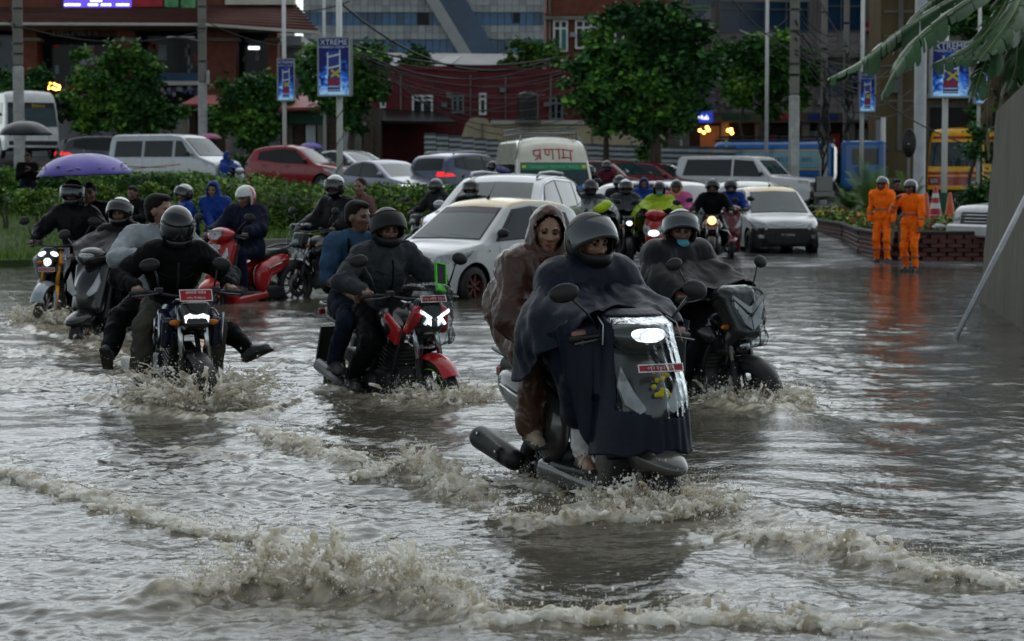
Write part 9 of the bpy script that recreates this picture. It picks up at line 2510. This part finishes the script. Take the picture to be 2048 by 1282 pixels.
rider('small dark rider between the white jeep and the tanker truck', base(1553, 0, 60, .45, 80.0), C_navy, C_black, None, seed=213, vox=.026, hair='short')
rider('dark helmeted rider just right of the cream minibus', base(1180, 0, 0, .3, 58.0), C_black, C_black, H_black, seed=215, vox=.024)
for (a, Y, top_, m, lab, zz) in ((622, 82, 286, M_purp, 'small purple umbrella behind the red hatchback', 1.3), (421, 88, 268, M_pinku, 'small pink umbrella by the utility pole behind the blue pair', 1.5)):
 c = pt(a, top_, Y); standing('person walking under the ' + lab.split(' behind')[0].split(' by')[0], base(a, 0, 30, gz(wx(a, Y), Y), Y), C_char, C_navy, S_black, [V3((.2, .1, 1.2)), V3((.15, -.25, .85))], (0, 0), 217 + a, .026, .02, gw, 'short')
 umbrella(lab, Matrix.Translation((c.x, Y - .1, c.z - .6)), .48, m, .62, 8, .22)
# splashes: thrown sheets, strands and drops of muddy water
M_spl = bpy.data.materials.new('thrown_muddy_water'); M_spl.use_nodes = True
_nt = M_spl.node_tree; _b = _nt.nodes['Principled BSDF']; _o = _nt.nodes['Material Output']
_b.inputs['Roughness'].default_value = 0.12; _b.inputs['IOR'].default_value = 1.33; _b.inputs['Specular IOR Level'].default_value = 0.8
_tc = _nt.nodes.new('ShaderNodeTexCoord'); _n = _nt.nodes.new('ShaderNodeTexNoise'); _n.inputs['Scale'].default_value = 11; _n.inputs['Detail'].default_value = 6
_nt.links.new(_tc.outputs['Object'], _n.inputs['Vector']); _r = _nt.nodes.new('ShaderNodeValToRGB')
_r.color_ramp.elements[0].position = .38; _r.color_ramp.elements[0].color = (0.50, 0.44, 0.32, 1); _r.color_ramp.elements[1].position = .60; _r.color_ramp.elements[1].color = (0.92, 0.90, 0.84, 1)
_nt.links.new(_n.outputs['Fac'], _r.inputs['Fac']); _nt.links.new(_r.outputs[0], _b.inputs['Base Color'])
_t = _nt.nodes.new('ShaderNodeBsdfTranslucent'); _nt.links.new(_r.outputs[0], _t.inputs['Color'])
_m = _nt.nodes.new('ShaderNodeMixShader'); _m.inputs[0].default_value = .45; _nt.links.new(_b.outputs[0], _m.inputs[1]); _nt.links.new(_t.outputs[0], _m.inputs[2])
_g = _nt.nodes.new('ShaderNodeBsdfTransparent'); _m2 = _nt.nodes.new('ShaderNodeMixShader'); _m2.inputs[0].default_value = .22; _nt.links.new(_m.outputs[0], _m2.inputs[1]); _nt.links.new(_g.outputs[0], _m2.inputs[2]); _nt.links.new(_m2.outputs[0], _o.inputs['Surface'])
# one drop: a small rounded cube
_dv = np.array([(x, y, z) for x in (-1, 1) for y in (-1, 1) for z in (-1, 1)], float) / math.sqrt(3) * 1.15
_df = np.array([(0, 1, 3, 2), (4, 6, 7, 5), (0, 4, 5, 1), (2, 3, 7, 6), (0, 2, 6, 4), (1, 5, 7, 3)])
def drops(P, r, rng):
 n = len(P); st = 1 + .8 * rng.random((n, 1, 1)) * np.array([0, 0, 1])
 V = P[:, None, :] + _dv[None] * r[:, None, None] * st
 F = _df[None] + (np.arange(n) * len(_dv))[:, None, None]
 return V.reshape(-1, 3).astype(np.float32), F.reshape(-1, 4).astype(np.int32), np.zeros(n * len(_df), np.int32)
def splash(name, label, c, jets, ndrop, seed, vox=.012, rough=.010, spread=.5, mound=None):
 """jets: (origin, direction, speed, count, jitter, strand radius); water leaves in arcs and falls back"""
 ndrop = ndrop * 4
 rng = np.random.default_rng(seed); c = V3(c)
 arcs = []
 for (o, d, v, n, jit, rad) in jets:
  o = np.array(o, float); d = np.array(d, float); d /= np.linalg.norm(d)
  o2 = None
  if isinstance(v, tuple): v0, v1 = v
  else: v0, v1 = v * .45, v
  for i in range(n):
   q = d + rng.normal(0, jit, 3); q /= np.linalg.norm(q); sp_ = rng.uniform(v0, v1)
   vel = q * sp_; st = o + rng.normal(0, 1, 3) * np.array([spread, spread, 0.01]) * .12
   T_ = max(.06, min(.42, rng.uniform(.5, 1.1) * max(2 * vel[2] / 9.8, .05) * .62)); t0 = T_ * rng.uniform(0, .45)
   pts = [st + vel * t + np.array([0, 0, -4.9 * t * t]) for t in np.linspace(t0, T_, 5)]
   arcs.append((pts, rad * rng.uniform(.5, 1.3)))
 A = np.array([p for a in arcs for p in a[0]]); lo = A.min(0) - .06; hi = A.max(0) + .06; lo[2] = max(lo[2], -.10)
 S = SDF(lo, hi, vox)
 for pts, rad in arcs:
  w = np.linspace(.9, .35, 5) * rad
  for i in range(4):
   if rng.random() < .84: S.cap(pts[i], pts[i + 1], w[i], w[i + 1], rad * 1.3, 0)
 # thin webs between neighbouring strands
 mid = np.array([a_[0][2] for a_ in arcs])
 for i in range(len(arcs)):
  d_ = np.linalg.norm(mid - mid[i], axis=1); d_[i] = 9
  for j in np.argsort(d_)[:2]:
   if d_[j] < .11 and rng.random() < .75:
    for k_ in (1, 2, 3):
     if rng.random() < .7: S.cap(arcs[i][0][k_], arcs[j][0][k_], arcs[i][1] * .42, arcs[j][1] * .42, arcs[i][1] * 1.2, 0)
 if mound:
  for (o, r) in mound: S.ell(o, r, None, .03, 0)
 near = np.argwhere(S.D < .03)
 P = near * vox + S.lo
 nz = noise3(P * 17, seed) * .8 + noise3(P * 46, seed + 1) * .4
 S.D[near[:, 0], near[:, 1], near[:, 2]] += (rough * nz).astype(np.float32)
 parts = [S.arrays()]
 # loose drops thrown round the arcs
 k = rng.integers(0, len(arcs), ndrop)
 P = np.array([arcs[i][0][rng.integers(1, 5)] for i in k]) + rng.normal(0, .07, (ndrop, 3)) * np.array([1, 1, .8]); P[:, 2] = np.abs(P[:, 2])
 parts.append(drops(P, np.where(rng.random(ndrop) < .05, rng.gamma(2.0, .0018, ndrop) + .002, rng.gamma(1.4, .0009, ndrop) + .0010), rng))
 V, Q, mi = join_arrays(parts)
 o = link(name, np_mesh(name, V, Q, M_spl), None, c)
 return tag(o, label, 'splash', None, 'stuff')
def wheel_splash(label, M, x, side_speed, h, n, ndrop, seed, vox=.012, rad=.014, fwd=.35):
 n = int(n * 1.5); rad = rad * .62; vox = vox * .8
 """front wheel pushing through the flood: fans to both sides, bow roll ahead"""
 Mr = M.to_3x3().normalized(); f = Mr @ V3((1, 0, 0)); l = Mr @ V3((0, 1, 0)); c = M @ V3((x, 0, 0)); c = V3((c.x, c.y, 0)); c.z = water_at(c.x, c.y)
 J = []
 for s in (-1, 1):
  for off, k in ((.24, .8), (.12, 1.0), (-.05, .9), (-.22, .6)):
   J.append((f * off + l * s * .07, l * s * .9 + f * fwd * (1 if off > 0 else -.2) + V3((0, 0, h)), side_speed * k, n, .22, rad))
  J.append((f * .20 + l * s * .06, l * s * .45 + f * .8 + V3((0, 0, h * .7)), side_speed * .6, n, .25, rad * 1.2))
 for s in (-1, 0, 1): J.append((f * .34 + l * s * .10, f * .45 + l * s * .7 + V3((0, 0, 1.0)), (side_speed * .35, side_speed * .85), int(n * .8), .30, rad * .8))
 m_ = [(f * .22 + l * s * .16 + V3((0, 0, -.01)), (.16, .13, .05)) for s in (-1, 1)] + [(l * s * .30 + V3((0, 0, -.01)), (.2, .14, .035)) for s in (-1, 1)] + [(f * .34, (.10, .10, .04))]
 return splash('water_splash', label, c, J, ndrop, seed, vox, .012, .8, m_)
wheel_splash('wide brown and white spray thrown by the navy motorcycle', M2, .62, 3.4, .85, 66, 4200, 301, .012, .015)
wheel_splash('low spray round the front wheel of the red fronted motorcycle', M3, .62, 2.5, .8, 50, 2200, 302, .012, .015)
wheel_splash('spray round the front wheel of the black motorcycle right of the scooter', M4, .62, 2.4, .8, 48, 2000, 303, .012, .015)
wheel_splash('brown spray at the front wheel of the grey scooter', M1, .60, 2.1, .8, 56, 2400, 304, .009, .012)
wheel_splash('pale spray at the front wheel of the gold forked motorcycle', M5, .60, 3.0, .7, 44, 1600, 305, .016, .018)
wheel_splash('wash beside the dark scooter behind the navy motorcycle', M6, .3, 2.2, .5, 26, 700, 306, .016, .018)
for (M, x, lab, sd, sp_, vx) in ((M1, -.45, 'wash behind the rear wheel of the grey scooter', 307, 1.1, .010), (M2, -.4, 'wash along the side of the navy motorcycle', 308, 1.9, .012), (M3, -.4, 'wash along the side of the red fronted motorcycle', 309, 1.3, .012), (M4, -.3, 'wash along the side of the black motorcycle', 310, 1.2, .012)):
 wheel_splash(lab, M, x, sp_, .5, 26, 500, sd, vx, .013, -.5)
# breaking crests
def crest_splash(label, pl, hgt, n, ndrop, seed, vox=.009, rad=.014, toward=-.3, speed=1.0):
 n = int(n * 1.4); rad = rad * .6; vox = vox * .85
 P = [gp(a, b) for a, b in pl]; c = P[len(P) // 2].copy(); J = []
 cum = [0]
 for i in range(len(P) - 1): cum.append(cum[-1] + (P[i + 1] - P[i]).length)
 rng = np.random.default_rng(seed); m_ = []
 for s in np.arange(0.03, cum[-1], .055):
  i = min(len(P) - 2, int(np.searchsorted(cum, s)) - 1); q = P[i].lerp(P[i + 1], (s - cum[i]) / (cum[i + 1] - cum[i]))
  e = math.sin(math.pi * s / cum[-1]) ** .6 * (.55 + .9 * rng.random())
  z = water_at(q.x, q.y)
  o = V3((q.x - c.x, q.y - c.y, z - .015 - c.z))
  J.append((o, V3((rng.normal(0, .35), toward, 1.0)), speed * e * math.sqrt(2 * 9.8 * hgt), n, .38, rad)); m_.append((o + V3((0, 0, -.01)), (.06, .05, .02 + .35 * hgt * e * .3)))
 return splash('water_splash', label, c, J, ndrop, seed, vox, .013, .45, m_)
crest_splash('large breaking brown wave with tossed spray at the bottom of the picture', [(390, 1205), (470, 1188), (560, 1182), (660, 1186), (760, 1196), (860, 1210), (940, 1236)], .20, 20, 2600, 321, .0085, .013, -.25)
crest_splash('foaming crest left of the grey scooter', [(730, 962), (790, 950), (850, 962), (920, 990), (970, 1010)], .10, 12, 700, 322, .010, .013)
crest_splash('small foaming crest behind the navy motorcycle splash', [(525, 872), (580, 892), (650, 910), (720, 928)], .06, 9, 250, 323, .012, .013)
crest_splash('long foaming crest running to the right edge', [(1490, 1072), (1580, 1094), (1700, 1114), (1850, 1150), (2000, 1176)], .055, 8, 500, 324, .011, .013)
crest_splash('thin foaming crest at the lower left', [(0, 948), (130, 985), (300, 1040), (430, 1065), (580, 1095)], .035, 7, 350, 325, .011, .011)
crest_splash('foam line along the bottom edge', [(960, 1262), (1100, 1252), (1250, 1250), (1500, 1248), (1700, 1262)], .05, 7, 400, 326, .010, .012)
crest_splash('churned crest in front of the grey scooter', [(1010, 1036), (1120, 1046), (1250, 1044), (1370, 1030), (1450, 1010)], .06, 10, 500, 327, .010, .012)
